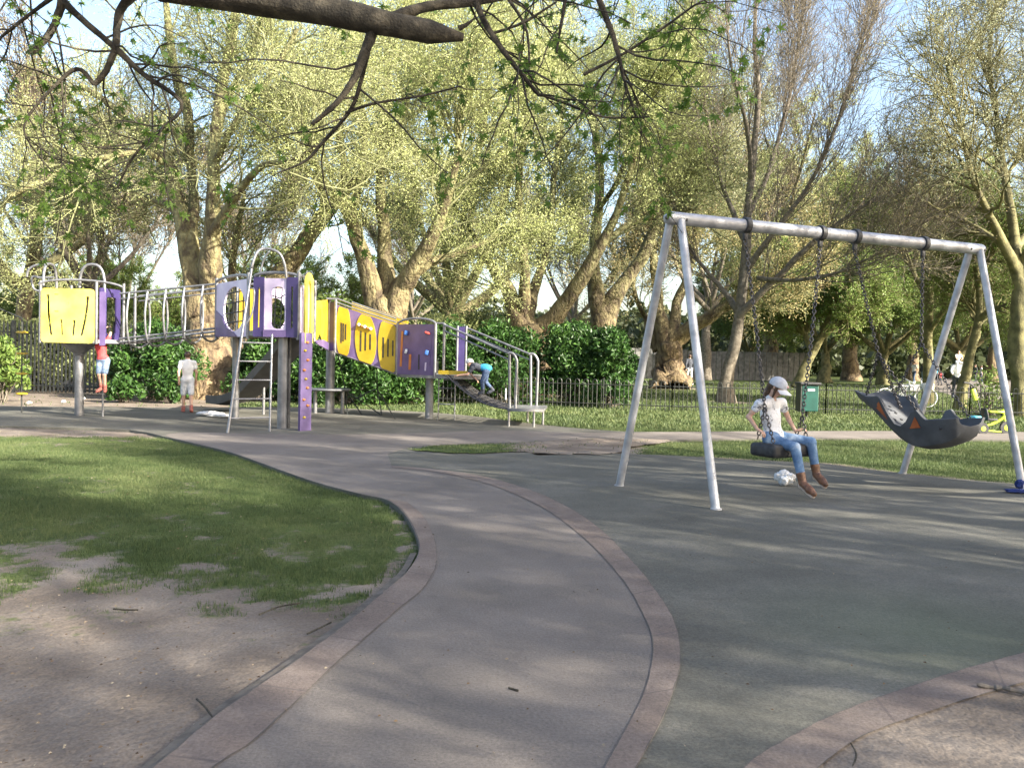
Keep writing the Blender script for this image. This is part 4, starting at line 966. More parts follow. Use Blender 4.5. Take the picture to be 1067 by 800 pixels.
shrub('laurel_bush', 'large laurel bush behind the posts of the yellow tunnel', **sh_at(362, 23.0, rx=1.7, ry=.9, h=1.75), n=11000, seed=5)
shrub('laurel_bush', 'light green laurel sprays right of the tunnel bush', **sh_at(420, 23.4, rx=1.0, ry=.7, h=1.0), n=4500, seed=6)
shrub('laurel_bush', 'tall laurel bush behind the purple end panel', **sh_at(462, 25.5, rx=1.6, ry=1.1, h=2.2), n=11000, seed=7)
shrub('laurel_bush', 'laurel bush behind the handrails of the net ramp', **sh_at(521, 25.0, rx=1.5, ry=1.1, h=2.15), n=11000, seed=8)
shrub('laurel_bush', 'dark round laurel bush right of the handrails', **sh_at(592, 25.5, rx=1.3, ry=1.2, h=2.35), n=11000, seed=9)
shrub('laurel_bush', 'bright round laurel bush left of the swing leg', **sh_at(636, 24.6, rx=1.0, ry=1.1, h=2.15), n=10000, seed=10)
shrub('leafy_bush', 'straggly light bush at the far left edge by the yellow disc ladder', **sh_at(0, 20.6, rx=.65, ry=.6, h=1.5), n=1800, seed=11, leaf='leaf_green')
shrub('leafy_bush', 'sparse wild bush beside the tricycle at the path edge', **sh_at(1028, 24, rx=.6, ry=.5, h=1.3), n=900, seed=12, leaf='leaf_green', size=(.035, .06))
for i, (px, Y_, rx, h, lab) in enumerate([(40, 27, 2.4, 2.0, 'olive thicket behind the left railings'), (110, 29, 3, 2.3, 'olive thicket behind the small yellow tower'), (250, 30, 3, 2.0, 'thicket behind the huge forked plane tree'), (-30, 28, 2.5, 2.4, 'thicket at the very left behind the railings'),
                                          (330, 31, 2.6, 3.2, 'bright thicket behind the tunnel start'), (450, 31, 3, 2.6, 'thicket between the two big planes'), (500, 33, 3, 2.9, 'thicket above the net ramp')]):
    shrub('thicket', lab, **sh_at(px, Y_, rx=rx, ry=1.4, h=h), n=9000, seed=30 + i, leaf='leaf_olive' if i != 4 else 'leaf_green', size=(.06, .11), group='thickets behind the railings')

# ---- overhanging near tree (trunk stands out of frame to the left)
def near_tree():
    rng = np.random.default_rng(12)
    root = thing('maple_tree', (-4.6, 1.2, 0), 'dark overhanging branch with a sawn end and fresh lobed leaves along the top', 'tree')
    def pl(Y0, sp): return [np.append(P(a, b, Y0 + dy), r * (Y0 + dy) / FPX) for a, b, dy, r in sp]
    main = [np.array([-4.6, 1.2, -.1, .30]), np.array([-4.5, 1.25, 1.4, .22]), np.array([-4.2, 1.7, 2.6, .17])]
    bough = [np.array([-4.2, 1.7, 2.6, .12])] + pl(4.6, [(60, -42, 0, 16), (150, -18, 0, 16), (215, -6, 0, 15.5), (280, 3, 0, 15), (340, 12, 0, 14.5), (400, 24, 0, 13.5), (440, 32, 0, 12.5), (472, 37, 0, 12), (480, 38, 0, 9), (483, 39, 0, 4)])
    limbs = [main, bough,
        [np.array([-4.2, 1.7, 2.6, .09])] + pl(5.0, [(-60, -60, 0, 12), (60, -30, 0, 10), (200, -60, .3, 9), (400, -80, .6, 8), (600, -70, .9, 6), (760, -60, 1.2, 3)]),
        pl(4.6, [(392, 30, 0, 7), (420, 16, 0, 6), (450, 6, .1, 5), (490, 3, .2, 4.2), (540, -4, .4, 3), (600, -2, .5, 2), (680, -22, .6, 1.4)]),
        pl(4.6, [(388, 34, 0, 6), (378, 60, 0, 4.5), (368, 84, 0, 4), (350, 108, 0, 3), (325, 130, 0, 2.2)]),
        pl(4.6, [(386, 40, .1, 2.6), (378, 78, .2, 2.4), (365, 115, .2, 2), (335, 150, .3, 1.8), (318, 168, .3, 1.4), (290, 180, .3, .8)]),
        pl(4.6, [(360, 118, .2, 1.6), (390, 108, .2, 1.4), (440, 100, .2, 1.2), (480, 90, .2, .8)]),
        pl(4.9, [(150, -10, 0, 4.68), (128, 6, 0, 4.29), (122, 28, 0, 3.90), (120, 50, 0, 3.59), (110, 75, 0, 3.12), (98, 89, 0, 2.50)]),
        pl(4.9, [(66, -8, 0, 4.68), (60, 18, 0, 3.90), (50, 38, 0, 3.43), (32, 56, 0, 2.73)]),
        pl(4.9, [(55, -14, 0, 4.68), (76, 12, 0, 3.43), (120, 50, 0, 3.12), (150, 78, 0, 2.50), (190, 108, 0, 2.03), (168, 135, 0, 1.56), (140, 162, 0, 1.25), (122, 196, 0, 0.94)]),
        pl(4.9, [(57, -4, 0, 2.34), (30, 16, 0, 1.87), (-10, 48, 0, 1.25)]),
        pl(4.9, [(98, 88, 0, 2.03), (80, 72, 0, 2.34), (52, 95, 0, 1.56), (28, 124, 0, 1.25), (28, 145, 0, 0.94), (55, 180, 0, 0.62)]),
        pl(4.8, [(495, 2, 0, 3.4), (510, 32, 0, 3), (534, 66, 0, 2.6), (562, 100, 0, 2)]),
        pl(4.8, [(560, 98, 0, 1.6), (590, 108, 0, 1.4), (628, 122, 0, 1.2), (676, 122, 0, .8)]),
        pl(4.8, [(620, -10, 0, 3.4), (636, 30, 0, 2.8), (645, 60, 0, 2.2), (650, 82, 0, 1.6), (660, 112, 0, .9)]),
        pl(4.8, [(608, 78, 0, 1.6), (650, 56, 0, 1.5), (690, 30, 0, 1.3), (725, 5, 0, 1), (745, -5, 0, .8)]),
        pl(4.8, [(590, -6, 0, 2), (584, 30, 0, 1.5), (580, 55, 0, 1)]),
        pl(4.8, [(530, 0, 0, 1.8), (548, 30, 0, 1.4), (552, 70, 0, 1)]),
        pl(4.8, [(510, 36, 0, 1.4), (545, 24, 0, 1.4), (580, 2, 0, 1)]),
        pl(4.6, [(478, 30, 0, 3), (486, 26, 0, 2), (494, 20, 0, 1)]),
    ]
    K = 34; L = [resample(l, K) for l in limbs]; PLm = np.stack([l[:, :3] for l in L]); RL = np.stack([l[:, 3] for l in L])
    V, Q = tubes(PLm, RL, 14, rng)
    cap = np.arange(K * 14 + (K - 1) * 14, K * 14 + K * 14).reshape(1, 14)
    axr = np.repeat(PLm.reshape(-1, 3), 14, axis=0); aa = np.tile(np.arange(14) / 14 * 2 * np.pi, K * len(limbs)); bb = np.repeat(np.arange(K * len(limbs)) * .55, 14)
    V = axr + (V - axr) * (1 + .55 * (fbm(np.cos(aa) * 1.4 + bb, np.sin(aa) * 1.4 + bb * .6, 3) - .5))[:, None]
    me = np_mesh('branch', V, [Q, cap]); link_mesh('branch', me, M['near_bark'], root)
    sub = PLm[2:]; sr = RL[2:]
    P1, R1 = spawn(sub, sr, 210, (.35, 1.0), (30, 75), -.05, 7, rng, .2, 1, .6, .007, .18, .4)
    P2, R2 = spawn(P1, R1, 620, (.15, .45), (30, 70), -.05, 5, rng, .15, 1, .7, .003, .2, .5); R2 = np.maximum(R2, .0013); R1 = np.maximum(R1, .002)
    v1, q1 = tubes(P1, R1, 5, rng); v2, q2 = tubes(P2, R2, 3, rng)
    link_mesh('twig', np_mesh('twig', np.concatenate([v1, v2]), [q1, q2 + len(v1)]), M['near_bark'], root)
    # lobed leaves
    lob = []
    for k in range(5):
        a = math.radians(90 + (k - 2) * 52); rr = (1, .92, .62)[abs(k - 2)]
        a0 = a - math.radians(26); lob.append((.33 * math.cos(a0), .33 * math.sin(a0))) if k == 0 else None
        lob.append((rr * math.cos(a - .14) * .72, rr * math.sin(a - .14) * .72)); lob.append((rr * math.cos(a), rr * math.sin(a))); lob.append((rr * math.cos(a + .14) * .72, rr * math.sin(a + .14) * .72))
        a1 = a + math.radians(26); lob.append((.33 * math.cos(a1), .33 * math.sin(a1)))
    lob = np.array(lob)[::-1]; lob = np.vstack([lob, [[0, -.12]]]); m = len(lob)
    n = 3600; pi = rng.integers(0, len(P2), n); f = rng.uniform(.2, 1, n) * 4; i = np.minimum(f.astype(int), 3); fr = (f - i)[:, None]
    c = P2[pi, i] * (1 - fr) + P2[pi, i + 1] * fr
    down = nrm(rng.normal(size=(n, 3)) * .6 + np.array([0, 0, -.55])); nn = rng.normal(size=(n, 3)); nn[:, 2] += .5; nn = nrm(nn - down * np.sum(nn * down, -1, keepdims=True)); sd_ = np.cross(down, nn)
    s = rng.uniform(.022, .045, n)[:, None, None]
    cur = (lob[:, 0] ** 2 * .35)[None, :, None]
    V = c[:, None, :] + s * (.25 + lob[None, :, 1:2]) * down[:, None, :] + s * lob[None, :, 0:1] * sd_[:, None, :] - s * cur * nn[:, None, :]
    # fan triangles from a centre point
    ctr = c[:, None, :] + s * .25 * down[:, None, :]; V = np.concatenate([V, ctr], 1); b0 = (np.arange(n) * (m + 1))[:, None]; k = np.arange(m)
    Fq = np.stack([np.broadcast_to(b0 + k, (n, m)), np.broadcast_to(b0 + (k + 1) % m, (n, m)), np.broadcast_to(b0 + m, (n, m))], -1).reshape(-1, 3)
    rn = np.repeat(np.clip(.5 + rng.normal(size=n) * .25, 0, 1), m + 1)
    link_mesh('foliage', np_mesh('foliage', V.reshape(-1, 3), [Fq], False, None, {'rnd': rn}), M['maple'], root)
near_tree()
# ------------------------------------------------------------------ railings
def fence_run(root, pts, h, bar_r, gap, rails, post_r, post_gap, m, top='hoop', flat=False, rng=random.Random(5)):
    for (a, b) in zip(pts[:-1], pts[1:]):
        a = np.array(a[:2]); b = np.array(b[:2]); L = np.linalg.norm(b - a); d = (b - a) / L; nb = max(1, round(L / post_gap)); bl = L / nb
        for k in range(nb):
            mb = MB(); s = a + d * bl * k; e = s + d * bl
            for z in rails: mb.tube([(s[0], s[1], z), (e[0], e[1], z)], bar_r * 1.3, 4, cap=False)
            nn = max(2, int(bl / gap)); g = bl / nn
            for j in range(nn):
                p = s + d * (j + .5) * g; jz = rng.uniform(-.01, .01); lx = rng.uniform(-.012, .012)
                if top == 'hoop':
                    if j % 2 == 0:
                        q = s + d * (j + 1.5) * g if j + 1 < nn else p
                        mm = (p + q) / 2; r = g / 2
                        mb.tube([(p[0], p[1], 0.03), (p[0], p[1], h - r), (p[0] + d[0] * r * .3, p[1] + d[1] * r * .3, h - r * .25), (mm[0], mm[1], h), (q[0] - d[0] * r * .3, q[1] - d[1] * r * .3, h - r * .25), (q[0], q[1], h - r), (q[0], q[1], .03)], bar_r, 4, cap=False)
                else:
                    if flat:
                        mb.box((p[0], p[1], h / 2 + jz), (.055, .012, h - .1), [(d[0], d[1], 0), (-d[1], d[0], 0), (lx, 0, 1)])
                        mb.add([(p[0] - d[0] * .027, p[1] - d[1] * .027, h - .05 + jz), (p[0] + d[0] * .027, p[1] + d[1] * .027, h - .05 + jz), (p[0], p[1], h + .05 + jz)], [(0, 1, 2)])
            mb.build('railing_panel', m, root)
        for k in range(nb + 1):
            if k == nb and b is not pts[-1][:2] and k != 0 and (a is None): continue
            s = a + d * bl * k; mp = MB(); mp.box((s[0], s[1], (h + .04) / 2), (post_r * 2, post_r * 2, h + .04)); mp.build('post', m, root)

def fp(px, Y): return tuple(PZ(px, Y, 0)[:2])
r = thing('railings', (*fp(60, 24.6), 0), 'tall black pointed railings behind the small yellow tower at the left', 'fence')
fence_run(r, [fp(-90, 25.2), fp(120, 24.6), fp(300, 25.2)], 2.05, .012, .115, (.22, 1.75), .035, 2.6, M['iron'], 'flat', True)
r = thing('railings', (*fp(400, 24.2), 0), 'black upright railings behind the tunnel and the laurel bushes', 'fence')
fence_run(r, [fp(300, 25.1), fp(455, 24.4)], 1.15, .009, .11, (.15, 1.0), .025, 2.4, M['iron'], 'flat', True)
r = thing('railings', (*fp(760, 22), 0), 'low hoop-topped black railings round the lawn behind the swings', 'fence')
fence_run(r, [fp(455, 24.3), fp(560, 23.9), fp(700, 22.9), fp(860, 23.2), fp(1010, 23.6), fp(1180, 24)], .80, .0105, .115, (.14, .66), .013, 2.3, M['iron'])
r = thing('board_fence', (*fp(780, 64), 0), 'weathered grey board fence far behind the plane trees', 'fence')
mb = MB(); a = np.array(fp(640, 63)); b_ = np.array(fp(850, 66)); d = nrm(b_ - a); L = np.linalg.norm(b_ - a)
for k in range(int(L / .45)):
    p = a + d * .45 * k; hh = 2.0 + .25 * vnoise(np.array([k * .2]), np.array([1.]))[0]
    mb.box((p[0], p[1], hh / 2), (.4, .04, hh), [(d[0], d[1], 0), (-d[1], d[0], 0), (0, 0, 1)])
mb.build('panel', M['wood'], r)

# ------------------------------------------------------------------ bin
bx = PZ(841, 21.6, 0)
r = thing('litter_bin', bx, 'dark green litter bin with a black lid hung at the hooped railings', 'bin')
mb = MB(); mb.box((bx[0], bx[1], .50), (.42, .36, .66), bevel=.02); mb.build('body', M['bin'], r)
mb = MB(); mb.box((bx[0] - .225, bx[1], .50), (.03, .38, .68)); mb.build('side_panel', M['iron'], r)
mb = MB(); mb.box((bx[0] - .01, bx[1], .86), (.52, .46, .06), bevel=.015); mb.build('lid', M['black'], r)
mb = MB(); mb.box((bx[0] + .02, bx[1] - .184, .70), (.17, .006, .05)); mb.build('sticker', M['white'], r)
mb = MB(); mb.tube([(bx[0], bx[1] + .05, 0), (bx[0], bx[1] + .05, .2)], .04, 8); mb.build('post', M['iron'], r)

# ------------------------------------------------------------------ small yellow tower (left)
def tube_obj(name, pts, rad, m, parent, n=8, closed=False, **k):
    return MB().tube(pts, rad, n, closed).build(name, m, parent, auto=50, **k)
YA = 16.8; zA = 1.47; A0 = PZ(82, YA, 0)
frame = thing('climbing_frame', PZ(270, 16, 0), 'large purple and yellow climbing frame with bridge, tower, tunnel and net ramp', 'climbing frame')
cf = frame
def pp(px, Y, z): return PZ(px, Y, z)
def plat(name, pts, z, m, th=.07):
    me = curve_fill([[tuple(p[:2]) for p in pts]], th); n = len(me.vertices); co = np.empty(n * 3, np.float32); me.vertices.foreach_get('co', co); co = co.reshape(-1, 3); co[:, 2] += z
    me.vertices.foreach_set('co', co.ravel()); me.materials.clear(); return link_mesh(name, me, m, cf)
def vpost(px, Y, z0, z1, r, m='post', name='post', n=14):
    a = PZ(px, Y, z0); return tube_obj(name, [(a[0], a[1], z0), (a[0], a[1], z1)], r, M[m], cf, n)
vpost(82.5, YA, 0, 1.42, .085, 'steel')
L0 = pp(43, YA - .45, zA); R0_ = pp(98, YA - .45, zA)
# trapezoid bracket under the floor
mb = MB(); mb.lathe((A0[0], A0[1], 1.12), [(.09, .06), (.12, .12), (.34, .30)], 10); mb.build('bracket', M['post'], cf)
fl = [L0, R0_, R0_ + np.array([.42, .3, 0]), R0_ + np.array([.42, .8, 0]), R0_ + np.array([.05, 1.15, 0]), L0 + np.array([0, 1.15, 0])]
plat('platform', fl, zA, M['post'])
wA = np.linalg.norm(R0_[:2] - L0[:2]); hA = 1.02
def slot(x0, z0, x1, z1, w=.018, bow=0.0, n=6):
    l = []; r_ = []
    for k in range(n + 1):
        t = k / n; x = x0 + (x1 - x0) * t + bow * math.sin(math.pi * t); z = z0 + (z1 - z0) * t; l.append((x - w, z)); r_.append((x + w, z))
    return l + r_[::-1]
z0 = zA - .04
out = rrect(0, z0, wA, z0 + hA, .07); 
holes = [slot(.19, z0 + .14, .13, z0 + .90, .028, -.02), slot(wA - .24, z0 + .14, wA - .12, z0 + .88, .028, .02), slot(wA * .40, z0 + .14, wA * .38, z0 + .44, .020), slot(wA * .60, z0 + .14, wA * .63, z0 + .43, .026),
         [(wA * .25, z0 + .90), (wA * .33, z0 + .90), (wA * .33, z0 + .915), (wA * .25, z0 + .915)], [(wA * .25, z0 + .58), (wA * .33, z0 + .58), (wA * .33, z0 + .595), (wA * .25, z0 + .595)], oval(wA * .51, z0 + .74, .012, .012, 8)]
plate('panel', M['sunlit_yellow'], cf, L0, R0_, [out] + holes, .03)
# back panel of the tower and side posts
for q in (L0 + np.array([-.03, .02, 0]), R0_ + np.array([.03, .02, 0]), L0 + np.array([0, 1.1, 0]), R0_ + np.array([.42, .3, 0]), R0_ + np.array([.42, .8, 0])):
    tube_obj('frame_post', [(q[0], q[1], zA - .05), (q[0], q[1], zA + hA + .10)], .028, M['steel'], cf)
# curved top rail and hoops
def arc(a, b, h, n=12, flat=.75):
    a = np.array(a, float); b = np.array(b, float); out = []
    for k in range(n + 1):
        t = math.pi * k / n; c, s_ = math.cos(t), math.sin(t)
        u = .5 - .5 * math.copysign(abs(c) ** flat, c); out.append(a + (b - a) * u + np.array([0, 0, h * abs(s_) ** flat]))
    return out
zt = zA + hA
tube_obj('rail', arc((L0[0] - .05, L0[1], zt + .02), (R0_[0] + .42, R0_[1] + .3, zt + .0), .13, 12, 1), .022, M['steel'], cf)
tube_obj('hoop', [pp(83, YA - .2, zt)] + arc(pp(83, YA - .2, zt), pp(109, YA - .2, zt), .45)[1:] + [pp(109, YA - .2, zt - .1)], .028, M['steel'], cf)
tube_obj('hoop', arc(pp(45, YA - .3, zt), pp(59, YA + .3, zt), .46), .026, M['steel'], cf)
tube_obj('hoop', smooth_poly([pp(50, YA, zt + .44), pp(38, YA, zt + .43), pp(30, YA, zt + .34), pp(28, YA, zt + .20)], 5), .022, M['steel'], cf)
tube_obj('hoop', smooth_poly([pp(56, YA, zt + .20), pp(42, YA, zt + .19), pp(34, YA, zt + .20), pp(34, YA, zt + .02), pp(38, YA, zt - .06), pp(44, YA, zt - .06)], 5), .022, M['steel'], cf)
# purple doorway panel facing the bridge
a = pp(103, YA - .35, 0); b_ = pp(124, YA + .30, 0); wd = np.linalg.norm(b_[:2] - a[:2])
plate('panel', M['darkpurple'], cf, a, b_, [rrect(0, zA - .06, wd, zA + hA, .04), rrect(wd * .30, zA + .14, wd * .78, zA + hA - .16, .05)], .03)
a2 = pp(103, YA - .38, 0); b2 = pp(109, YA - .37, 0); plate('panel', M['purple'], cf, a2, b2, [rrect(0, zA - .08, np.linalg.norm(b2[:2] - a2[:2]), zA + hA - .08, .02)], .03)
vpost(107, YA - .1, 0, zA, .018, 'steel', 'pole')

# yellow disc ladder at the far left
r = thing('disc_ladder', PZ(22, 17.2, 0), 'thin climbing pole with four yellow discs left of the small yellow tower', 'climbing pole')
q = PZ(22.5, 17.2, 0)
tube_obj('pole', [(q[0], q[1], 0), (q[0], q[1], 1.9)], .014, M['iron'], r, 6)
for z in (.40, .80, 1.20, 1.62): MB().lathe((q[0], q[1], z), [(.05, -.025), (.11, -.01), (.11, .01), (.05, .025)], 14).build('disc', M['yellow'], r, auto=50)
tube_obj('top_arm', [(q[0], q[1], 1.9), (q[0] - .5, q[1], 2.1)], .014, M['iron'], r, 6)

# ------------------------------------------------------------------ hooped bridge
zT = 1.66; YB0 = YA - .25; YB1 = 16.25
bs = pp(124, YB0, 0)[:2]; be = pp(222, YB1, 0)[:2]; bd = nrm(be - bs); bn = np.array([-bd[1], bd[0]]); wB = .62; LB = np.linalg.norm(be - bs)
def bpt(t, side, z): 
    p = bs + bd * LB * t + bn * wB * side; return (p[0], p[1], z)
for side in (0, 1):
    za0, za1 = zA + .06, zT + .10; zb0, zb1 = zA + .92, zT + .93
    tube_obj('rail', [bpt(0, side, zb0), bpt(1, side, zb1)], .020, M['steel'], cf)
    tube_obj('rail', [bpt(0, side, zb0 - .10), bpt(1, side, zb1 - .09)], .013, M['steel'], cf)
    tube_obj('rail', [bpt(0, side, za0), bpt(1, side, za1)], .020, M['steel'], cf)
    tube_obj('rail', [bpt(0, side, za0 - .07), bpt(1, side, za1 - .07)], .013, M['steel'], cf)
for k in range(5):
    t = .10 + .195 * k; zl = zA + (zT - zA) * t; pts = []
    for a in np.linspace(-math.pi / 2 - 1.15, math.pi / 2 - .42, 1): pass
    top = zl + .97; cz = zl + .47
    prof = [(0.0, top - .05), (-.08, top - .25), (-.13, cz), (-.09, zl + .18), (.02, zl - .02), (.22, zl - .09), (.5, zl - .12), (.78, zl - .09), (.98, zl - .02), (1.09, zl + .18), (1.13, cz), (1.08, top - .25), (1.0, top - .05)]
    pts = smooth_poly([bpt(t, s_, z) for s_, z in prof], 4); tube_obj('hoop', pts, .021, M['steel'], cf)
mb = MB()
for k in range(14):
    t = (k + .5) / 14; zl = zA + (zT - zA) * t - .02; mb.tube([bpt(t, 0.05, zl), bpt(t, .95, zl)], .012, 5)
mb.build('rope_floor', M['chain'], cf)

# ------------------------------------------------------------------ central tower
T_ = dict(a=pp(224, 16.35, 0), b=pp(257, 15.0, 0), c=pp(263, 14.85, 0), d=pp(309, 14.75, 0), e=pp(319, 15.2, 0), f=pp(326, 16.4, 0), g=pp(300, 17.4, 0), h=pp(246, 17.4, 0))
plat('platform', [T_[k] for k in 'abcdefgh'], zT, M['post'], .09)
vpost(245, 16.8, 0, zT, .068, 'steel'); vpost(293.5, 14.95, 0, zT, .08, 'post')
q = pp(299.5, 15.1, 0); mb = MB(); mb.box((q[0], q[1], zT / 2), (.07, .10, zT), bevel=.01); mb.build('post', M['black'], cf)
zc = zT - .06; hT = 1.02
def pl_(name, m, a, b, polys, **k): return plate(name, M[m], cf, a, b, polys, **k)
# left curved panel with a big round net hole
wa = np.linalg.norm(T_['b'][:2] - T_['a'][:2])
pl_('panel', 'lilac', T_['a'], T_['b'], [rrect(.05, zc, wa, zc + hT - .02, .05), oval(wa * .60, zc + .50, wa * .33, .40, 28)], th=.03)
pl_('panel', 'purple', T_['a'], T_['b'], [[(.05, zc + .005), (wa * .72, zc + .005), (wa * .62, zc + .075), (wa * .36, zc + .20), (wa * .24, zc + .38), (.05, zc + .50)]], th=.012, off=.028)
net = MB(); rb = nrm(T_['b'][:2] - T_['a'][:2])
for z in (zc + .25, zc + .42, zc + .60, zc + .78):
    net.tube([(*(T_['a'][:2] + rb * wa * .28), z), (*(T_['a'][:2] + rb * wa * .92), z + .03)], .012, 5)
for u in (.40, .55, .70, .84): net.tube([(*(T_['a'][:2] + rb * wa * u), zc + .12), (*(T_['a'][:2] + rb * wa * (u + .02)), zc + .88)], .012, 5)
net.build('net', M['iron'], cf)
# front panels: purple slats either side of a lilac arch
c_, d_ = T_['c'], T_['d']; wf = np.linalg.norm(d_[:2] - c_[:2])
pl_('panel', 'darkpurple', c_, d_, [rrect(0, zc, wf * .24, zc + hT, .02), slot(wf * .12, zc + .16, wf * .13, zc + .84, .017)], th=.035, off=.02)
pl_('panel', 'darkpurple', c_, d_, [rrect(wf * .74, zc, wf, zc + hT, .02), slot(wf * .87, zc + .16, wf * .87, zc + .86, .017)], th=.035, off=.02)
pl_('panel', 'lilac', c_, d_, [rrect(wf * .22, zc + .07, wf * .76, zc + hT - .02, .03), rrect(wf * .40, zc + .14, wf * .70, zc + .86, .10)], th=.03)
pl_('panel', 'purple', c_, d_, [rrect(wf * .24, zc, wf * .74, zc + .12, .01)], th=.03, off=.04)
net = MB(); rf = nrm(d_[:2] - c_[:2])
for k, z in enumerate((zc + .22, zc + .38, zc + .54, zc + .70)): net.tube([(*(c_[:2] + rf * wf * .36), z + .02), (*(c_[:2] + rf * wf * .54 + np.array([0, .12])), z - .03), (*(c_[:2] + rf * wf * .72), z + .04 * (k % 2))], .011, 5)
for u in (.46, .60): net.tube([(*(c_[:2] + rf * wf * u), zc + .12), (*(c_[:2] + rf * wf * (u + .03)), zc + .86)], .011, 5)
net.build('net', M['iron'], cf)
# back panels (seen through the openings): yellow oval and lilac sheet
wg = np.linalg.norm(T_['g'][:2] - T_['h'][:2])
pl_('panel', 'yellow', T_['h'], T_['g'], [rrect(0, zc, wg * .42, zc + hT, .06), slot(wg * .2, zc + .2, wg * .2, zc + .8, .02)], th=.03)
pl_('panel', 'lilac', T_['h'], T_['g'], [rrect(wg * .46, zc, wg * .98, zc + hT, .06), oval(wg * .72, zc + .5, .22, .33)], th=.03)
# steel frame posts and curved caps
for key, px_off in (('a', 0), ('b', 0), ('d', .0), ('e', 0), ('f', 0), ('g', 0), ('h', 0)):
    q = T_[key]; tube_obj('frame_post', [(q[0], q[1], zT - .1), (q[0], q[1], zT + hT + .03)], .032, M['steel'], cf)
def cap_rail(a, b, h=.07): tube_obj('rail', arc((a[0], a[1], zc + hT + .01), (b[0], b[1], zc + hT + .01), h, 10, 1), .026, M['steel'], cf)
cap_rail(T_['a'], T_['b']); cap_rail(T_['c'], T_['d']); cap_rail(T_['d'], T_['e'], .03); cap_rail(T_['e'], T_['f'], .05); cap_rail(T_['h'], T_['g'])
pl_('panel', 'lilac', T_['d'], T_['e'], [rrect(.04, zc, np.linalg.norm(T_['e'][:2] - T_['d'][:2]) - .04, zc + hT - .12, .03)], th=.02)
# ladder leaning on the front with a tall hoop
l0 = pp(237, 13.97, 0); l1 = pp(281, 14.35, 0); lt0 = pp(261, 14.6, zT + .95); lt1 = pp(285, 14.75, zT + .05)
hoopL = smooth_poly([l0, l0 + (lt0 - l0) * .5, lt0, pp(262.5, 14.6, zT + 1.12), pp(268, 14.65, zT + 1.36), pp(277, 14.7, zT + 1.43), pp(290, 14.7, zT + 1.37), pp(296, 14.72, zT + 1.20), pp(298.5, 14.74, zT + .95)], 6)
tube_obj('ladder_rail', hoopL, .024, M['steel'], cf)
tube_obj('ladder_rail', [l1, pp(283.5, 14.7, zT - .02)], .020, M['steel'], cf)
tube_obj('ladder_rail', smooth_poly([pp(270, 15.1, zT + .95), pp(274, 15.1, zT + 1.25), pp(280, 15.05, zT + 1.42)], 5), .016, M['steel'], cf)
for k in range(5):
    z = .25 + .31 * k; ta = z / (zT + .95); tb = z / zT; a = l0 + (lt0 - l0) * ta; b_ = l1 + (pp(283.5, 14.7, zT) - l1) * tb; tube_obj('rung', [a, b_], .013, M['steel'], cf, 6)
tube_obj('handle', smooth_poly([pp(261, 14.6, zT + .75), pp(265, 14.5, zT + .7), pp(263, 14.5, zT + .35), pp(257, 14.5, zT + .15)], 5), .014, M['steel'], cf)
# climbing wall: yellow arch over a purple board with holds
w0 = pp(311.5, 14.55, 0); w1 = pp(323, 14.75, 0); ww = np.linalg.norm(w1[:2] - w0[:2]); w0b = w0 ; 
pl_('panel', 'purple', w0, w1, [rrect(0, 0, ww, zT + .02, .02)], th=.05)
w2 = pp(317, 14.75, 0); w3 = pp(327.5, 15.0, 0)
pl_('panel', 'sunlit_yellow', pp(315.5, 14.6, 0), pp(326.5, 14.95, 0), [[(0, zT - .15), (ww * 1.12, zT - .15)] + [(ww * 1.12 * (.5 + .5 * math.cos(a)), zT + .82 + .22 * math.sin(a)) for a in np.linspace(0, math.pi, 9)],
   oval(ww * .56, zT + .42, ww * .26, .50, 20)], th=.035)
tube_obj('rail', arc(pp(319, 14.8, zT + 1.02), pp(328, 15.6, zT + .7), .12, 8), .02, M['steel'], cf)
rr = random.Random(4)
for k, (u, z) in enumerate([(.5, .25), (.8, .45), (.75, .75), (.6, .90), (.45, 1.05), (.75, 1.22), (.5, 1.38), (.7, 1.52), (.45, .55)]):
    p = w0[:2] + (w1[:2] - w0[:2]) * u; MB().ball((p[0], p[1] - .05, z), (.034, .028, .022), 8).build('climbing_hold', M['orange'] if k % 3 else M['yellow'], cf, smooth=True)
# slide behind the tower
s_pts = [pp(312, 16.6, zT + .02), pp(300, 17.0, zT - .30), pp(280, 17.7, .90), pp(258, 18.4, .42), pp(240, 18.9, .22), pp(226, 19.3, .20)]
S_ = smooth_poly(s_pts, 5); prof = [(-.27, .15), (-.25, .16), (-.22, .04), (0, 0), (.22, .04), (.25, .16), (.27, .15), (.27, -.02), (0, -.06), (-.27, -.02)]
mb = MB(); vs = []
for i, p in enumerate(S_):
    t = nrm(S_[min(i + 1, len(S_) - 1)] - S_[max(i - 1, 0)]); sd2 = nrm(np.cross(t, [0, 0, 1])); upv = np.cross(sd2, t)
    vs += [p + sd2 * a + upv * b for a, b in prof]
m_ = len(prof); mb.add(vs, [(i * m_ + k, i * m_ + (k + 1) % m_, (i + 1) * m_ + (k + 1) % m_, (i + 1) * m_ + k) for i in range(len(S_) - 1) for k in range(m_)] + [tuple(range(m_))] + [tuple((len(S_) - 1) * m_ + k for k in range(m_))[::-1]])
mb.build('slide', M['slide'], cf, auto=40)
q = S_[-8]; tube_obj('slide_leg', [(q[0], q[1], 0), (q[0], q[1], q[2])], .03, M['post'], cf)
q = pp(274.5, 18.2, 0); tube_obj('slide_leg', [(q[0], q[1], 0), (q[0], q[1], .8)], .03, M['steel'], cf)

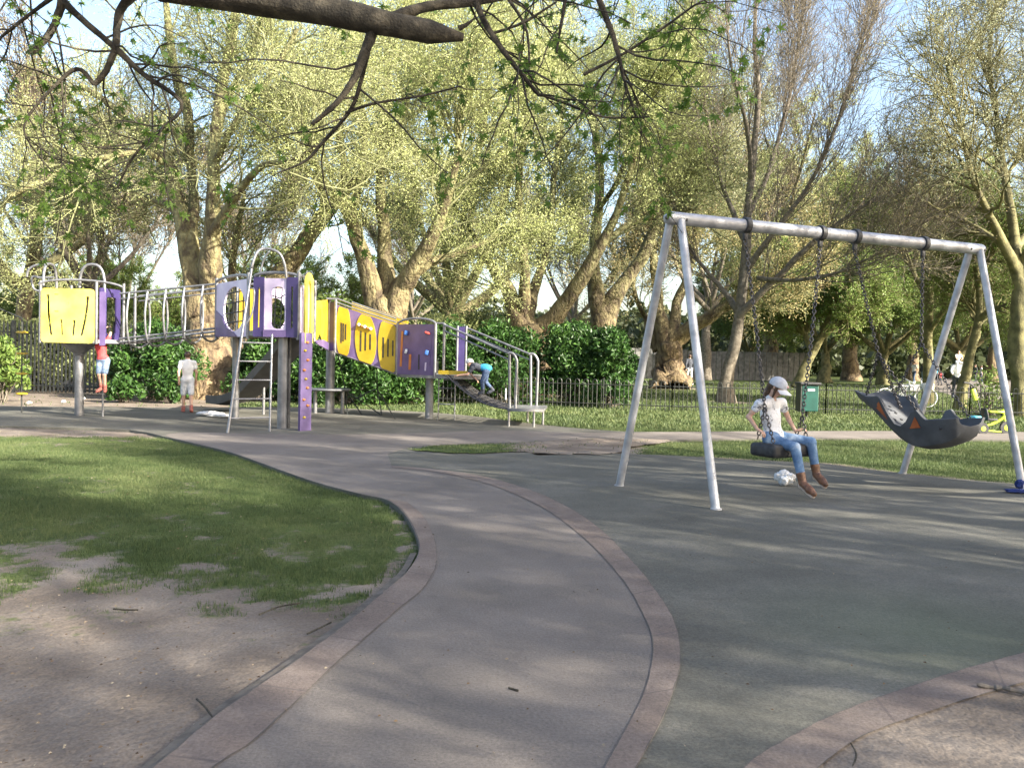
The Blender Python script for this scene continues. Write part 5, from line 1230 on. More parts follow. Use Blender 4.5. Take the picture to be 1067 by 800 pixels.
# ------------------------------------------------------------------ yellow and purple tunnel, stepping down to the right
def skew_plate(name, m, A, B, zb0, zb1, zt0, zt1, polys, th=.03, off=0.):
    """polys in (s,t) of the quad whose bottom and top edges slope"""
    A = np.array(A[:2]); B = np.array(B[:2]); L = np.linalg.norm(B - A)
    f = lambda s, t: (s * L, (zb0 + (zb1 - zb0) * s) * (1 - t) + (zt0 + (zt1 - zt0) * s) * t)
    return plate(name, M[m], cf, A, B, [[f(*p) for p in pl] for pl in polys], th, off)
def cl(poly): return [(min(max(a, .0), 1.), min(max(b, .012), .988)) for a, b in poly]
def slot_st(s, t0, t1, w=.012): return [(s - w, t0), (s + w, t0), (s + w, t1), (s - w, t1)]
t0 = pp(327, 17.0, 0); t1 = pp(340, 18.7, 0)
skew_plate('panel', 'yellow', t0, t1, zT - .10, 1.50, zT + .70, 2.50, [[(.02, .0), (.30, .22), (.55, .03), (.98, .0), (.98, 1), (.02, 1)], slot_st(.35, .35, .8, .02), slot_st(.7, .25, .85, .02)])
skew_plate('panel', 'purple', t0, t1, zT - .14, 1.40, zT - .02, 1.60, [[(.0, 0), (1, 0), (1, .8), (.5, 1), (0, .6)]], off=.03)
n0 = pp(341.5, 18.6, 0); n1 = pp(348, 18.5, 0)
skew_plate('panel', 'darkpurple', n0, n1, 1.40, 1.39, 2.44, 2.44, [[(.1, 0), (.9, 0), (.9, 1), (.1, 1)]])
for q in (n0, n1): tube_obj('frame_post', [(q[0], q[1], 1.36), (q[0], q[1], 2.50)], .035, M['steel'], cf)
mb = MB(); q = (n0 + n1) / 2; mb.box((q[0], q[1], 2.51), (.24, .12, .035)); mb.build('cap', M['steel'], cf)
vpost(343.5, 19.1, 0, 1.42, .10, 'post')
# round bench on legs about the tunnel post
q = PZ(343.5, 19.1, 0); MB().lathe((q[0], q[1], .52), [(.44, 0), (.46, .02), (.44, .045)], 20).build('seat', M['post'], cf, auto=40)
for dx, dy in ((-.3, -.1), (.3, -.1), (.0, .3)): tube_obj('seat_leg', [(q[0] + dx, q[1] + dy, 0), (q[0] + dx, q[1] + dy, .52)], .045, M['steel'], cf)
u0 = pp(349.5, 18.5, 0); u1 = pp(411, 18.2, 0)
for off_y, vis in ((0, 1), (1.05, 0)):
    dv = np.array([0.12, off_y, 0]) if off_y else np.zeros(3)
    a = u0 + dv; b_ = u1 + dv
    zb0, zb1, zt0, zt1 = 1.36, .95, 2.38, 1.97
    ellipses = [(.12, .5, .125, .62), (.50, .47, .18, .56), (.88, .50, .17, .64)]
    if vis:
        skew_plate('panel', 'purple', a, b_, zb0, zb1, zt0, zt1, [[(0, 0), (1, 0), (1, 1), (0, 1)]], .03)
        for i, (cs, ct, rs, rt) in enumerate(ellipses):
            sl = [slot_st(cs + o_, ct - .26 + .05 * abs(j), ct + .16) for j, o_ in zip((0, 1, 2), ((-.035, .0, .04) if i == 0 else (-.08, 0.0, .08)))]
            skew_plate('panel', 'yellow', a, b_, zb0, zb1, zt0, zt1, [cl(oval(cs, ct, rs, rt, 32))], .012, .022)
            for s_ in sl: skew_plate('slot', 'iron', a, b_, zb0, zb1, zt0, zt1, [s_], .004, .031)
        for k in range(5):
            s_ = .38 + .05 * k; p = a[:2] + (b_[:2] - a[:2]) * s_; zz = 1.36 + (.95 - 1.36) * s_ + 1.02 * .74
            MB().ball((p[0], p[1] - .05, zz), (.035, .03, .035), 8).build('bead', M['orange'] if k % 2 else M['white'], cf, smooth=True)
    else: skew_plate('panel', 'yellow', a, b_, zb0 + .1, zb1 + .1, zt0 + .12, zt1 + .14, [[(0, 0), (1, 0), (1, 1), (0, 1)]], .03)
    for dz in (0.05, .13):
        tube_obj('rail', smooth_poly([(a[0], a[1], zt0 + dz), ((a[0] * .6 + b_[0] * .4), (a[1] * .6 + b_[1] * .4), zt0 * .6 + zt1 * .4 + dz - .01), (b_[0], b_[1], zt1 + dz)], 5), .018, M['post'], cf, 6)
    tube_obj('rail', [(a[0], a[1], zb0), (b_[0], b_[1], zb1)], .02, M['post'], cf, 6)
mb = MB(); a, b_ = u0, u1; dv = np.array([.12, 1.05, 0])
mb.add([(a[0], a[1], 1.38), (b_[0], b_[1], .97), (b_[0] + dv[0], b_[1] + dv[1], .97), (a[0] + dv[0], a[1] + dv[1], 1.38), (a[0], a[1], 1.33), (b_[0], b_[1], .92), (b_[0] + dv[0], b_[1] + dv[1], .92), (a[0] + dv[0], a[1] + dv[1], 1.33)], [(0, 1, 2, 3), (7, 6, 5, 4), (0, 4, 5, 1), (1, 5, 6, 2), (2, 6, 7, 3), (3, 7, 4, 0)]).build('tunnel_floor', M['slide'], cf)
# end panel with holds and slots
e0 = pp(412.5, 18.15, 0); e1 = pp(452, 17.55, 0); we = np.linalg.norm(e1[:2] - e0[:2]); zE = 1.00
pl_('panel', 'purple', e0, e1, [rrect(0, zE - .06, we, zE + .98, .04), slot(we * .88, zE + .1, we * .93, zE + .8, .006)], th=.03)
for m_, sl in (('orange', slot(we * .12, zE + .10, we * .15, zE + .84, .026)), ('orange', slot(we * .36, zE + .04, we * .37, zE + .36, .03)), ('iron', slot(we * .60, zE + .05, we * .60, zE + .36, .014)), ('lilac', slot(we * .77, zE + .03, we * .78, zE + .20, .018))):
    pl_('slot', m_, e0, e1, [sl], th=.008, off=.02)
ed_ = nrm(e1[:2] - e0[:2])
for u, z, m_, sx in ((.24, zE + .80, 'blue', .04), (.80, zE + .80, 'red', .06), (.25, zE + .42, 'bag', .028), (.79, zE + .40, 'blue', .04)):
    p = e0[:2] + ed_ * we * u; MB().box((p[0], p[1] - .05, z), (sx * 2, .06, .10 if sx < .06 else .05), [(.96, 0, -.25), (0, 1, 0), (.25, 0, .96)], .015).build('climbing_hold', M[m_], cf, smooth=True)
for q in (e0, e1): tube_obj('frame_post', [(q[0], q[1], zE - .08), (q[0], q[1], zE + 1.0)], .03, M['post'], cf)
tube_obj('rail', arc((e0[0], e0[1], zE + .98), (e1[0], e1[1], zE + .98), .12, 12, 1), .025, M['post'], cf)
e2 = e1 + np.array([.25, 1.25, 0]); e3 = e0 + np.array([.25, 1.25, 0])
plat('platform', [e0, e1, e1 + np.array([.95, -.1, 0]), e1 + np.array([.95, 1.15, 0]), e2, e3], zE - .08, M['post'], .08)
vpost(447, 18.1, 0, zE - .1, .085, 'post')
# yellow edge board and rails beside the net ramp
f0 = pp(456, 17.5, 0); f1 = pp(487, 17.3, 0)
pl_('edge_board', 'yellow', f0, f1, [rrect(0, zE - .03, np.linalg.norm(f1[:2] - f0[:2]), zE + .05, .02)], th=.05)
g0 = pp(475, 18.7, 0); g1 = pp(484, 18.7, 0)
pl_('panel', 'darkpurple', g0, g1, [rrect(0, zE, np.linalg.norm(g1[:2] - g0[:2]), zE + .98, .02)], th=.03)
for q in (pp(461, 17.5, 0), g0, g1): tube_obj('frame_post', [(q[0], q[1], zE - .05), (q[0], q[1], zE + 1.0)], .028, M['post'], cf)
tube_obj('rail', [(e1[0], e1[1], zE + 1.0), pp(463, 17.5, zE + 1.0)], .02, M['steel'], cf)
# ladder underneath
for px in (456.5, 473.5): 
    q = pp(px, 17.75, 0); tube_obj('ladder_rail', [(q[0], q[1], 0), (q[0], q[1], zE - .05)], .016, M['steel'], cf, 6)
for z in (.35, .68): tube_obj('rung', [pp(456.5, 17.75, z), pp(473.5, 17.75, z)], .014, M['steel'], cf, 6)
# end platform of the ramp
zR = .34; R1 = [pp(528, 16.5, 0), pp(566, 16.5, 0), pp(570, 17.9, 0), pp(536, 17.9, 0)]
plat('platform', R1, zR, M['post'], .05)
for px, Y_ in ((530, 16.55), (556, 16.55), (549.5, 17.8), (565.5, 17.1)):
    q = pp(px, Y_, 0); tube_obj('platform_leg', [(q[0], q[1], 0), (q[0], q[1], zR)], .026, M['steel'], cf, 6)
MB().box(((R1[0] + R1[2]) / 2 + np.array([0, 0, .04]))[:3], (.5, 1.0, .01)).build('shadow_gap', M['black'], cf) if False else None
# handrails
for (ta, tb, Ya, Yb, pa, pb) in ((0, 0, 17.5, 16.7, 462, 532), (0, 0, 18.75, 17.9, 484, 554)):
    for dz in (.98, .86):
        tube_obj('handrail', [pp(pa, Ya, zE + dz), pp(pb - 2, Yb, zR + dz + .10)], .022 if dz > .9 else .016, M['steel'], cf)
    tube_obj('handrail', smooth_poly([pp(pb - 3, Yb, zR + 1.08), pp(pb + 2, Yb, zR + 1.08), pp(pb + 6, Yb, zR + .97), pp(pb + 6.5, Yb, zR + .8), pp(pb + 5, Yb, zR + .02)], 6), .028, M['steel'], cf)
    tube_obj('frame_post', [pp(pb - 1, Yb, zR), pp(pb - 1, Yb, zR + 1.06)], .028, M['post'], cf)
# net ramp: chain and tread mesh
mb = MB(); mt = MB(); NR = 11; NC = 7
c00, c01 = pp(465, 17.35, zE - .04), pp(476, 18.5, zE - .04); c10, c11 = pp(531, 16.65, zR), pp(545, 17.8, zR)
def rp_(s, t):
    p = (c00 * (1 - s) + c10 * s) * (1 - t) + (c01 * (1 - s) + c11 * s) * t; return p + np.array([0, 0, -.16 * math.sin(math.pi * s)])
for j in range(NC): mb.tube([rp_(i / 16, j / (NC - 1)) for i in range(17)], .014, 5)
for i in range(NR + 1):
    mb.tube([rp_(i / NR, t / 6) for t in range(7)], .014, 5)
    if i < NR:
        for j in range(NC - 1):
            if (i + j) % 2 == 0: MB().tube([rp_((i + .15) / NR, (j + .5) / (NC - 1)), rp_((i + .85) / NR, (j + .5) / (NC - 1))], .024, 6).build('tread', M['black'], cf)
mb.build('net', M['chain'], cf)
q = pp(527, 17, .62); MB().box(q, (.03, .2, .22), bevel=.01).build('marker_board', M['white'], cf)
# low scramble net on the ground beside the tunnel post
mb = MB()
anchors = [pp(362, 18.6, .02), pp(377, 18.9, .02), pp(398, 18.7, .02), pp(412, 17.7, .02), pp(425, 18.6, .02)]
tops = [pp(360, 19.2, .52), pp(371, 19.4, .36), pp(384, 19.2, .50), pp(393, 19.0, .58), pp(400, 19, .30)]
for a, b_ in ((anchors[0], tops[0]), (anchors[1], tops[0]), (anchors[2], tops[1]), (anchors[3], tops[3]), (anchors[1], anchors[2]), (anchors[0], anchors[2]), (anchors[2], tops[3])): mb.tube([a, b_], .013, 5)
mb.tube(smooth_poly([tops[0], tops[1], tops[2], tops[3]], 5), .016, 5); mb.tube([tops[3], pp(393, 18.6, .95)], .013, 5); mb.tube([tops[0], pp(352, 18.8, 1.35)], .013, 5)
mb.build('scramble_net', M['iron'], cf)

# ------------------------------------------------------------------ swing frame
FL = [G(645, 508), G(746, 533), G(940, 495), G(1066, 512)]
HB = 2.73
aL = (FL[0] + FL[1]) / 2; aR = (FL[2] + FL[3]) / 2; aL[2] = aR[2] = HB
bdir = nrm(aR - aL)
def beam_at(px):
    lo, hi = -1., 6.
    for _ in range(40):
        m_ = (lo + hi) / 2; q = aL + bdir * m_; 
        if proj(q[None])[0][0] < px: lo = m_
        else: hi = m_
    return aL + bdir * lo
sw = thing('swing_set', (*((aL + aR) / 2)[:2], 0), 'galvanised steel swing frame with four splayed legs and a long top beam', 'swing frame')
bL = beam_at(693); bR = beam_at(1024)
Lb = np.linalg.norm(bR - bL); bpts = [bL - bdir * .0, bL + bdir * .015, bL + bdir * .05] + [bL + bdir * Lb * t for t in np.linspace(.05, .95, 9)] + [bR - bdir * .05, bR - bdir * .015, bR]
MB().tube(bpts, [.03, .055, .062] + [.062] * 9 + [.062, .055, .03], 20).build('beam', M['galv'], sw, auto=60)
jl = beam_at(704); jr = beam_at(1016)
for i, (f, j) in enumerate(zip(FL, (jl, jl, jr, jr))):
    f = f.copy(); f[2] = 0.0; side = nrm(np.array([f[0] - j[0], f[1] - j[1], 0])); top = j + side * .035 + np.array([0, 0, -.02]) + bdir * (.035 if i in (1, 3) else -.035)
    MB().tube([top, f], .041, 16).build('leg', M['galv'], sw, auto=60)
    MB().lathe((f[0], f[1], .0), [(.052, 0.018), (.052, .03), (.043, .034)], 16).build('foot_collar', M['galv'], sw, auto=40)
for j in (jl, jr):
    for s_ in (-.11, .11):
        q = j + bdir * s_ + np.array([0, -.05, -.01]); MB().ball(q, .022, 8).build('bolt', M['chain'], sw, smooth=True)
def hanger(px):
    q = beam_at(px); ax = [np.cross(bdir, [0, 0, 1]), (0, 0, 1), bdir]; ax = np.array([nrm(a) for a in ax])
    h = MB(); h.lathe(q, [(.064, -.03), (.082, -.028), (.082, .028), (.064, .03)], 20, ax)
    h.box(q + np.array([0, 0, -.105]), (.05, .035, .085), [bdir, nrm(np.cross([0, 0, 1], bdir)), (0, 0, 1)], .008)
    h.build('hanger', M['black'], sw, auto=40); return q + np.array([0, 0, -.15])
def chain(pts, parent, link=.052, r=.0065, name='chain', m='chain'):
    pts = np.array(pts); d = np.concatenate([[0], np.cumsum(np.linalg.norm(np.diff(pts, axis=0), axis=1))]); n = max(2, int(d[-1] / (link * .72))); mb = MB()
    for k in range(n):
        t = d[-1] * (k + .5) / n; c = np.array([np.interp(t, d, pts[:, j]) for j in range(3)]); c2 = np.array([np.interp(min(t + .01, d[-1]), d, pts[:, j]) for j in range(3)]); c1 = np.array([np.interp(max(t - .01, 0), d, pts[:, j]) for j in range(3)])
        T = nrm(c2 - c1); A = nrm(np.cross(T, [.3, .9, .2])); B = np.cross(T, A)
        if k % 2: A, B = B, A
        ring = [c + T * (link / 2 * math.cos(a)) + A * (link * .30 * math.sin(a)) for a in [2 * math.pi * i / 8 for i in range(8)]]
        mb.tube(ring, r, 5, closed=True)
    return mb.build(name, M[m], parent, smooth=True)

# girl's seat: a thick black rubber slab turned across its chains
YS = 8.75
sc = P(814, 468, YS)
seat = thing('swing', (sc[0], sc[1], sc[2] - .08), 'thick black rubber swing seat hanging on chains, under the girl', 'swing')
sx = nrm(np.array([.86, .50, 0])); sy = np.array([-sx[1], sx[0], 0])
MB().box(sc, (.56, .34, .135), [sx, sy, (0, 0, 1)], .035).build('seat', M['black'], seat, auto=50)
MB().box(sc + sx * .0 + np.array([0, 0, -.0]), (.20, .352, .12), [sx, sy, (0, 0, 1)], .02).build('seat_band', M['black'], seat, auto=50)
for px, hub, ends in ((777, P(797, 425, YS - .12), [P(789.5, 457, YS - .02), P(806, 461, YS - .28)]), (855, P(836, 434, YS + .14), [P(830, 452, YS + .22), P(840, 455, YS + .08)])):
    h = hanger(px); mid = h + (hub - h) * .5 + np.array([0.01, 0, -.02]); chain([h, mid, hub], seat)
    for e in ends: chain([hub, e], seat)

# moulded bucket seat
h1 = beam_at(891); h2 = beam_at(962); mid = (h1 + h2) / 2
u_ = np.array([bdir[0], bdir[1], 0]); v_ = np.array([bdir[1], -bdir[0], 0]);
v_ = nrm(v_ + u_ * .10); u_ = nrm(np.array([-v_[1], v_[0], 0]))
o_ = np.array([*G(950, 505)[:2], 0.0]); o_ = P(957, 440, 9.62); o_[2] = 0
bk = thing('bucket_swing', (o_[0], o_[1], .45), 'dark grey moulded bucket swing with orange side recesses hanging on chains at the right', 'swing')
def bw(u, v, z): return o_ + u_ * u + v_ * v + np.array([0, 0, z])
# stations from the head end to the foot end: v, floor z, floor half width, wall height, wall flare
ST = [(-.66, 1.02, .17, .03, .02), (-.63, 1.00, .22, .06, .03), (-.45, .90, .24, .10, .04), (-.38, .84, .24, .16, .05), (-.31, .775, .23, .24, .05), (-.27, .74, .23, .245, .05), (-.18, .665, .22, .17, .05), (-.08, .595, .22, .12, .05), (0, .555, .22, .14, .05),
      (.07, .53, .22, .22, .06), (.13, .525, .22, .34, .06), (.19, .53, .22, .355, .06), (.25, .54, .22, .28, .05), (.30, .55, .22, .235, .05), (.40, .575, .22, .225, .05), (.50, .615, .21, .195, .04), (.575, .67, .20, .15, .04), (.61, .735, .18, .09, .03)]
nP = None; vs = []
for (v, z, w_, h_, fl_) in ST:
    th = .045
    inner = [(-w_ - fl_, h_), (-w_, h_ * .45), (-w_ * .8, .02), (0, 0), (w_ * .8, .02), (w_, h_ * .45), (w_ + fl_, h_)]
    outer = [(w_ + fl_ + th, h_ - .005), (w_ + th * 1.1, h_ * .4), (w_ * .85, -.05), (0, -.085), (-w_ * .85, -.05), (-w_ - th * 1.1, h_ * .4), (-w_ - fl_ - th, h_ - .005)]
    sec = inner + outer; nP = len(sec); vs += [bw(a, v, z + b) for a, b in sec]
mb = MB(); mb.add(vs, [(i * nP + k, i * nP + (k + 1) % nP, (i + 1) * nP + (k + 1) % nP, (i + 1) * nP + k) for i in range(len(ST) - 1) for k in range(nP)] + [tuple(range(nP))[::-1], tuple((len(ST) - 1) * nP + k for k in range(nP))])
ob = mb.build('shell', M['shell'], bk, auto=38)
md = ob.modifiers.new('edge', 'BEVEL'); md.width = .008; md.segments = 2; md.limit_method = 'ANGLE'; md.angle_limit = math.radians(40)
# drainage holes, orange recesses, side ridge
hz = MB()
for v, z, u in [(-.42, .885, -.06), (-.34, .815, -.06), (-.26, .745, -.06), (-.42, .885, .06), (-.34, .815, .06), (-.26, .745, .06), (-.18, .68, -.06)]:
    nv = nrm(np.array([0, 0, 1.]) + v_ * .7); ax = [u_, np.cross(nv, u_), nv]; hz.lathe(bw(u, v, z - .012), [(.018, -.02), (.018, .010)], 12, ax)
hz.build('drain_hole', M['black'], bk)
for s_ in (-1, 1):
    for tri in (((.10, .67), (.225, .69), (.17, .80)), ((-.37, .885), (-.19, .745), (-.285, .94))):
        q = []
        for dx in (-.01, .008):
            for (vv, z_) in tri:
                fz = np.interp(vv, [t[0] for t in ST], [t[1] for t in ST]); hh_ = np.interp(vv, [t[0] for t in ST], [t[3] for t in ST]); t = (z_ - fz) / hh_
                xo = np.interp(t, [-.2, .4, 1], [.187 + .03, .2195 + .05, .28 + .045]); q.append(bw((xo + dx) * s_, vv, z_))
        MB().add(q, [(0, 1, 2), (5, 4, 3), (0, 3, 4, 1), (1, 4, 5, 2), (2, 5, 3, 0)]).build('side_recess', M['recess'], bk)
    MB().ball(bw(.262 * s_, .44, .70), (.012, .035, .018), 10).build('grip_hole', M['black'], bk, smooth=True)
for px, s_ in ((891, -1), (962, 1)):
    h = hanger(px); hub = P(915 if s_ < 0 else 960, 368 if s_ < 0 else 358, (h[1] * .5 + (o_ + u_ * .26 * s_)[1] * .5))
    chain([h, h + (hub - h) * .5, hub], bk); chain([hub, bw(.25 * s_, -.50, 1.00)], bk); chain([hub, bw(.27 * s_, .20 if s_ < 0 else .42, .83 if s_ < 0 else .80)], bk)
    if s_ < 0: chain([hub, bw(.10, -.30, .86)], bk)

# ------------------------------------------------------------------ small things on the ground
def crumple(name, c, size, m, label, cat, seed, flat=1.0):
    rng = np.random.default_rng(seed); bm = bmesh.new(); bmesh.ops.create_icosphere(bm, subdivisions=4, radius=1)
    for v in bm.verts:
        n_ = np.array(v.co); k = 1 + .55 * (fbm(np.array([n_[0] * 2.2 + seed]), np.array([n_[1] * 2.2 + n_[2] * 1.7]), 4)[0] - .5) * 2 + .35 * (fbm(np.array([n_[0] * 7 + seed]), np.array([n_[1] * 7 + n_[2] * 6]), 3)[0] - .5) * 2
        v.co = Vector((n_[0] * size[0] * k, n_[1] * size[1] * k, max(-.9, n_[2]) * size[2] * k))
    me = bpy.data.meshes.new(name); bm.to_mesh(me); bm.free()
    for p in me.polygons: p.use_smooth = True
    n = len(me.vertices); co = np.empty(n * 3, np.float32); me.vertices.foreach_get('co', co); co = co.reshape(-1, 3); co[:, 2] -= co[:, 2].min(); me.vertices.foreach_set('co', co.ravel()); me.update()
    o = bpy.data.objects.new(name, me); COL.objects.link(o); me.materials.append(M[m]); o.location = c; return tag(o, label, cat)
g = G(818, 506, .022); crumple('plastic_bag', g, (.095, .065, .07), 'bag', 'crumpled pale plastic bag on the ground below the black swing seat', 'bag', 3)
g = G(1060, 513.5, .022); crumple('cloth', g, (.13, .07, .02), 'navy', 'dark blue cloth dropped at the foot of the right swing leg', 'cloth', 5)
crumple('cloth', G(1062, 510, .022), (.045, .035, .05), 'navy', 'peaked bundle of dark blue cloth against the right swing leg', 'cloth', 6)
g = G(219, 433.5, .022); crumple('towel', g, (.24, .12, .045), 'white', 'white cloth lying on the ground left of the ladder, nearer the bush', 'cloth', 8)
g = G(231, 435, .022); crumple('towel', g, (.22, .10, .03), 'white', 'second white cloth lying beside the ladder foot', 'cloth', 9)
for (px, py, s_, lab) in ((30, 421, .05, 'white scrap of litter under the left railings'), (66, 420, .05, 'pale scrap of litter left of the small tower post'), (87, 416, .04, 'small scrap of litter right of the small tower post'), (421, 466 + 55, .02, 'tiny white scrap at the bend of the path edge'), (540 // 1 - 138, 390, .05, 'white scrap on the lawn beyond the ramp')):
    crumple('litter', G(px, py, 0.0), (s_, s_ * .7, s_ * .6), 'white', lab, 'litter', int(px) + 3)
mb = MB(); st_ = smooth_poly([G(1018, 713, .035), G(1035, 716, .03), G(1048, 717, .035), G(1068, 722, .03)], 4); mb.tube(st_, [.006 + .006 * math.sin(i * .9) ** 2 for i in range(len(st_))], 7)
tag(mb.build('stick', M['kerbline']), 'pale peeled stick lying on the bare earth at the lower right', 'stick')
for i, pts in enumerate(([(882, 768), (892, 785), (888, 799)], [(950, 765), (975, 768), (1000, 768)], [(205, 728), (215, 738), (222, 752), (208, 755)], [(118, 634), (132, 635), (144, 635)], [(270, 640), (290, 632), (312, 628)], [(530, 716), (540, 719)], [(320, 660), (345, 648)])):
    labs = ['dark twig curling on the earth at the bottom right', 'thin twig on the earth below the pale stick', 'curled brown twig on the bare earth left of the path', 'short straight twig on the bare earth at the left', 'bent twig on the earth near the bottom of the lawn', 'small twig on the asphalt path', 'thin twig beside the path edging']
    q = smooth_poly([G(a, b, .012 if i != 5 else .032) for a, b in pts], 4); tag(MB().tube(q, .0045, 5).build('twig', M['near_bark']), labs[i], 'twig')
def litter(n=5000):
    rng = np.random.default_rng(9); y = 1.9 * (24 / 1.9) ** rng.random(n * 3); x = rng.uniform(-.75, .75, n * 3) * y; cl_ = fbm(x * 1.2 + 5, y * 1.2, 3)
    inh_ = inpoly(x, y, hard); ok = rng.random(n * 3) < np.where(inh_, .05, .45) * (cl_ > .42); x, y, inh_ = x[ok][:n], y[ok][:n], inh_[ok][:n]; n = len(x)
    z = np.where(inh_, .031, .006); a = rng.uniform(0, 6.28, n); s = rng.uniform(.003, .009, n) * (1 + y * .03); t = rng.normal(size=n) * .25
    V = np.stack([np.stack([x + np.cos(a) * s, y + np.sin(a) * s, z + .003], 1), np.stack([x - np.sin(a) * s * .5, y + np.cos(a) * s * .5, z + .004 + s * .3], 1), np.stack([x - np.cos(a) * s, y - np.sin(a) * s, z + .002], 1), np.stack([x + np.sin(a) * s * .5, y - np.cos(a) * s * .5, z + .002], 1)], 1).reshape(-1, 3)
    me = np_mesh('leaf_litter', V, [np.arange(4 * n).reshape(-1, 4)], False, None, {'rnd': np.repeat(rng.random(n), 4)})
    tag(link_mesh('leaf_litter', me, leaf_mat('dry_litter', (.05, .03, .018), (.18, .12, .07), (.34, .29, .21), .9, .1), None, (0, 0, 0)), 'dry leaf crumbs scattered over the earth and path', 'leaf litter', kind='stuff')
litter()

# ------------------------------------------------------------------ tricycle with a parent handle
tq = PZ(1034, 17.6, 0); tr = thing('tricycle', tq, 'lime green child tricycle with a tall parent push handle beside the right swing leg', 'tricycle')
def tw(x, y, z): return tq + np.array([x, y, z])
def wheel(c, r, w_=.05):
    ax = np.array([nrm([1, 0, 0]), (0, 0, 1), nrm([0.0, -1, 0])]); o = MB().lathe(c, [(r * .42, -w_ / 2), (r * .93, -w_ / 2), (r, -w_ / 4), (r, w_ / 4), (r * .93, w_ / 2), (r * .42, w_ / 2)], 20, ax).build('wheel', M['black'], tr, auto=40)
    MB().lathe(c, [(r * .2, -w_ / 2 - .008), (r * .42, -w_ / 2 - .004), (r * .42, w_ / 2 + .004), (r * .2, w_ / 2 + .008)], 12, ax).build('rim', M['lime'], o, auto=40)
wheel(tw(.28, 0, .14), .14); wheel(tw(-.28, -.15, .12), .12); wheel(tw(-.28, .17, .12), .12)
MB().tube([tw(-.28, -.15, .12), tw(-.28, .17, .12)], .012, 6).build('axle', M['steel'], tr)
MB().tube(smooth_poly([tw(.26, 0, .42), tw(.15, 0, .30), tw(-.05, 0, .20), tw(-.26, 0, .17)], 4), .03, 10).build('frame', M['lime'], tr, auto=60)
MB().tube([tw(.28, 0, .14), tw(.24, 0, .30), tw(.19, 0, .52)], .022, 8).build('fork', M['lime'], tr, auto=60)
MB().tube(smooth_poly([tw(.12, -.18, .55), tw(.18, -.08, .53), tw(.18, .08, .53), tw(.12, .18, .55)], 4), .014, 8).build('handlebar', M['black'], tr, auto=60)
MB().box(tw(-.06, 0, .30), (.22, .22, .05), bevel=.02).build('seat', M['black'], tr, auto=50)
MB().box(tw(-.17, 0, .42), (.04, .22, .22), [(1, 0, .25), (0, 1, 0), (-.25, 0, 1)], .02).build('backrest', M['black'], tr, auto=50)
MB().box(tw(.05, 0, .46), (.34, .2, .045), bevel=.02).build('tray', M['lime'], tr, auto=50)
MB().box(tw(-.36, 0, .29), (.16, .24, .16), bevel=.03).build('basket', M['cyan'], tr, auto=50)
MB().tube(smooth_poly([tw(-.22, 0, .2), tw(-.30, 0, .6), tw(-.42, 0, .95)], 4), .014, 8).build('push_handle', M['black'], tr, auto=60)
MB().box(tw(-.40, 0, .80), (.10, .07, .24), [(1, 0, .3), (0, 1, 0), (-.3, 0, 1)], .03).build('handle_bag', M['lime'], tr, auto=50)
MB().tube(smooth_poly([tw(-.62, 0, 1.04), tw(-.50, 0, 1.02), tw(-.42, 0, .95), tw(-.44, .1, .90)], 4), .018, 8).build('handle_grip', M['black'], tr, auto=60)
MB().tube([tw(-.2, -.1, .08), tw(.1, -.14, .06)], .02, 6).build('footrest', M['lime'], tr)
# wooden toy cart left of it
cq = PZ(1007, 18.0, 0); ct = thing('toy_cart', cq, 'small wooden toy cart with orange wheels left of the tricycle', 'toy cart')
M['tan'] = mat('tan_wood', (.38, .25, .12), (.5, .35, .2), 8, .7)
MB().box(cq + np.array([0, 0, .20]), (.32, .24, .16), bevel=.01).build('box', M['tan'], ct)
for dx in (-.12, .12): MB().lathe(cq + np.array([dx, -.13, .08]), [(.08, -.015), (.08, .015)], 14, np.array([[1, 0, 0], [0, 0, 1], [0, -1, 0]])).build('wheel', M['orange'], ct)
MB().tube([cq + np.array([-.16, 0, .2]), cq + np.array([-.33, 0, .05])], .012, 6).build('handle', M['tan'], ct)

# white bicycles lying on the lawn
def bicycle(c, yaw, roll, label):
    t = thing('bicycle', c, label, 'bicycle', 'white bicycles on the lawn')
    ca, sa = math.cos(yaw), math.sin(yaw); cr, sr_ = math.cos(roll), math.sin(roll)
    def b(x, y, z):
        y2 = y * cr - z * sr_; z2 = y * sr_ + z * cr; return np.array(c) + np.array([x * ca - y2 * sa, x * sa + y2 * ca, max(z2, .015)])
    for cx in (-.5, .5):
        MB().tube([b(cx + .33 * math.cos(a), 0, .34 + .33 * math.sin(a)) for a in np.linspace(0, 2 * math.pi, 20)[:-1]], .02, 6, True).build('wheel', M['white'], t)
    mb = MB()
    for p, q in (((-.5, 0, .34), (-.1, 0, .3)), ((-.1, 0, .3), (-.2, 0, .78)), ((-.1, 0, .3), (.36, 0, .72)), ((-.2, 0, .75), (.36, 0, .76)), ((-.5, 0, .34), (-.2, 0, .75)), ((.5, 0, .34), (.34, 0, .9))): mb.tube([b(*p), b(*q)], .022, 6)
    mb.build('frame', M['white'], t); MB().box(b(-.2, 0, .85), (.22, .12, .05), bevel=.02).build('saddle', M['black'], t); MB().tube([b(.33, -.26, .93), b(.33, .26, .93)], .016, 6).build('handlebar', M['white'], t)
    MB().box(b(.55, 0, .72), (.3, .26, .2), bevel=.01).build('basket', M['visor'], t)
bicycle(PZ(930, 27.5, 0), .3, .35, 'white bicycle tipped over on the lawn, left of the pair above the bucket swing')
bicycle(PZ(947, 28.5, 0), -.4, -.25, 'white bicycle propped on the lawn, right of the pair above the bucket swing')
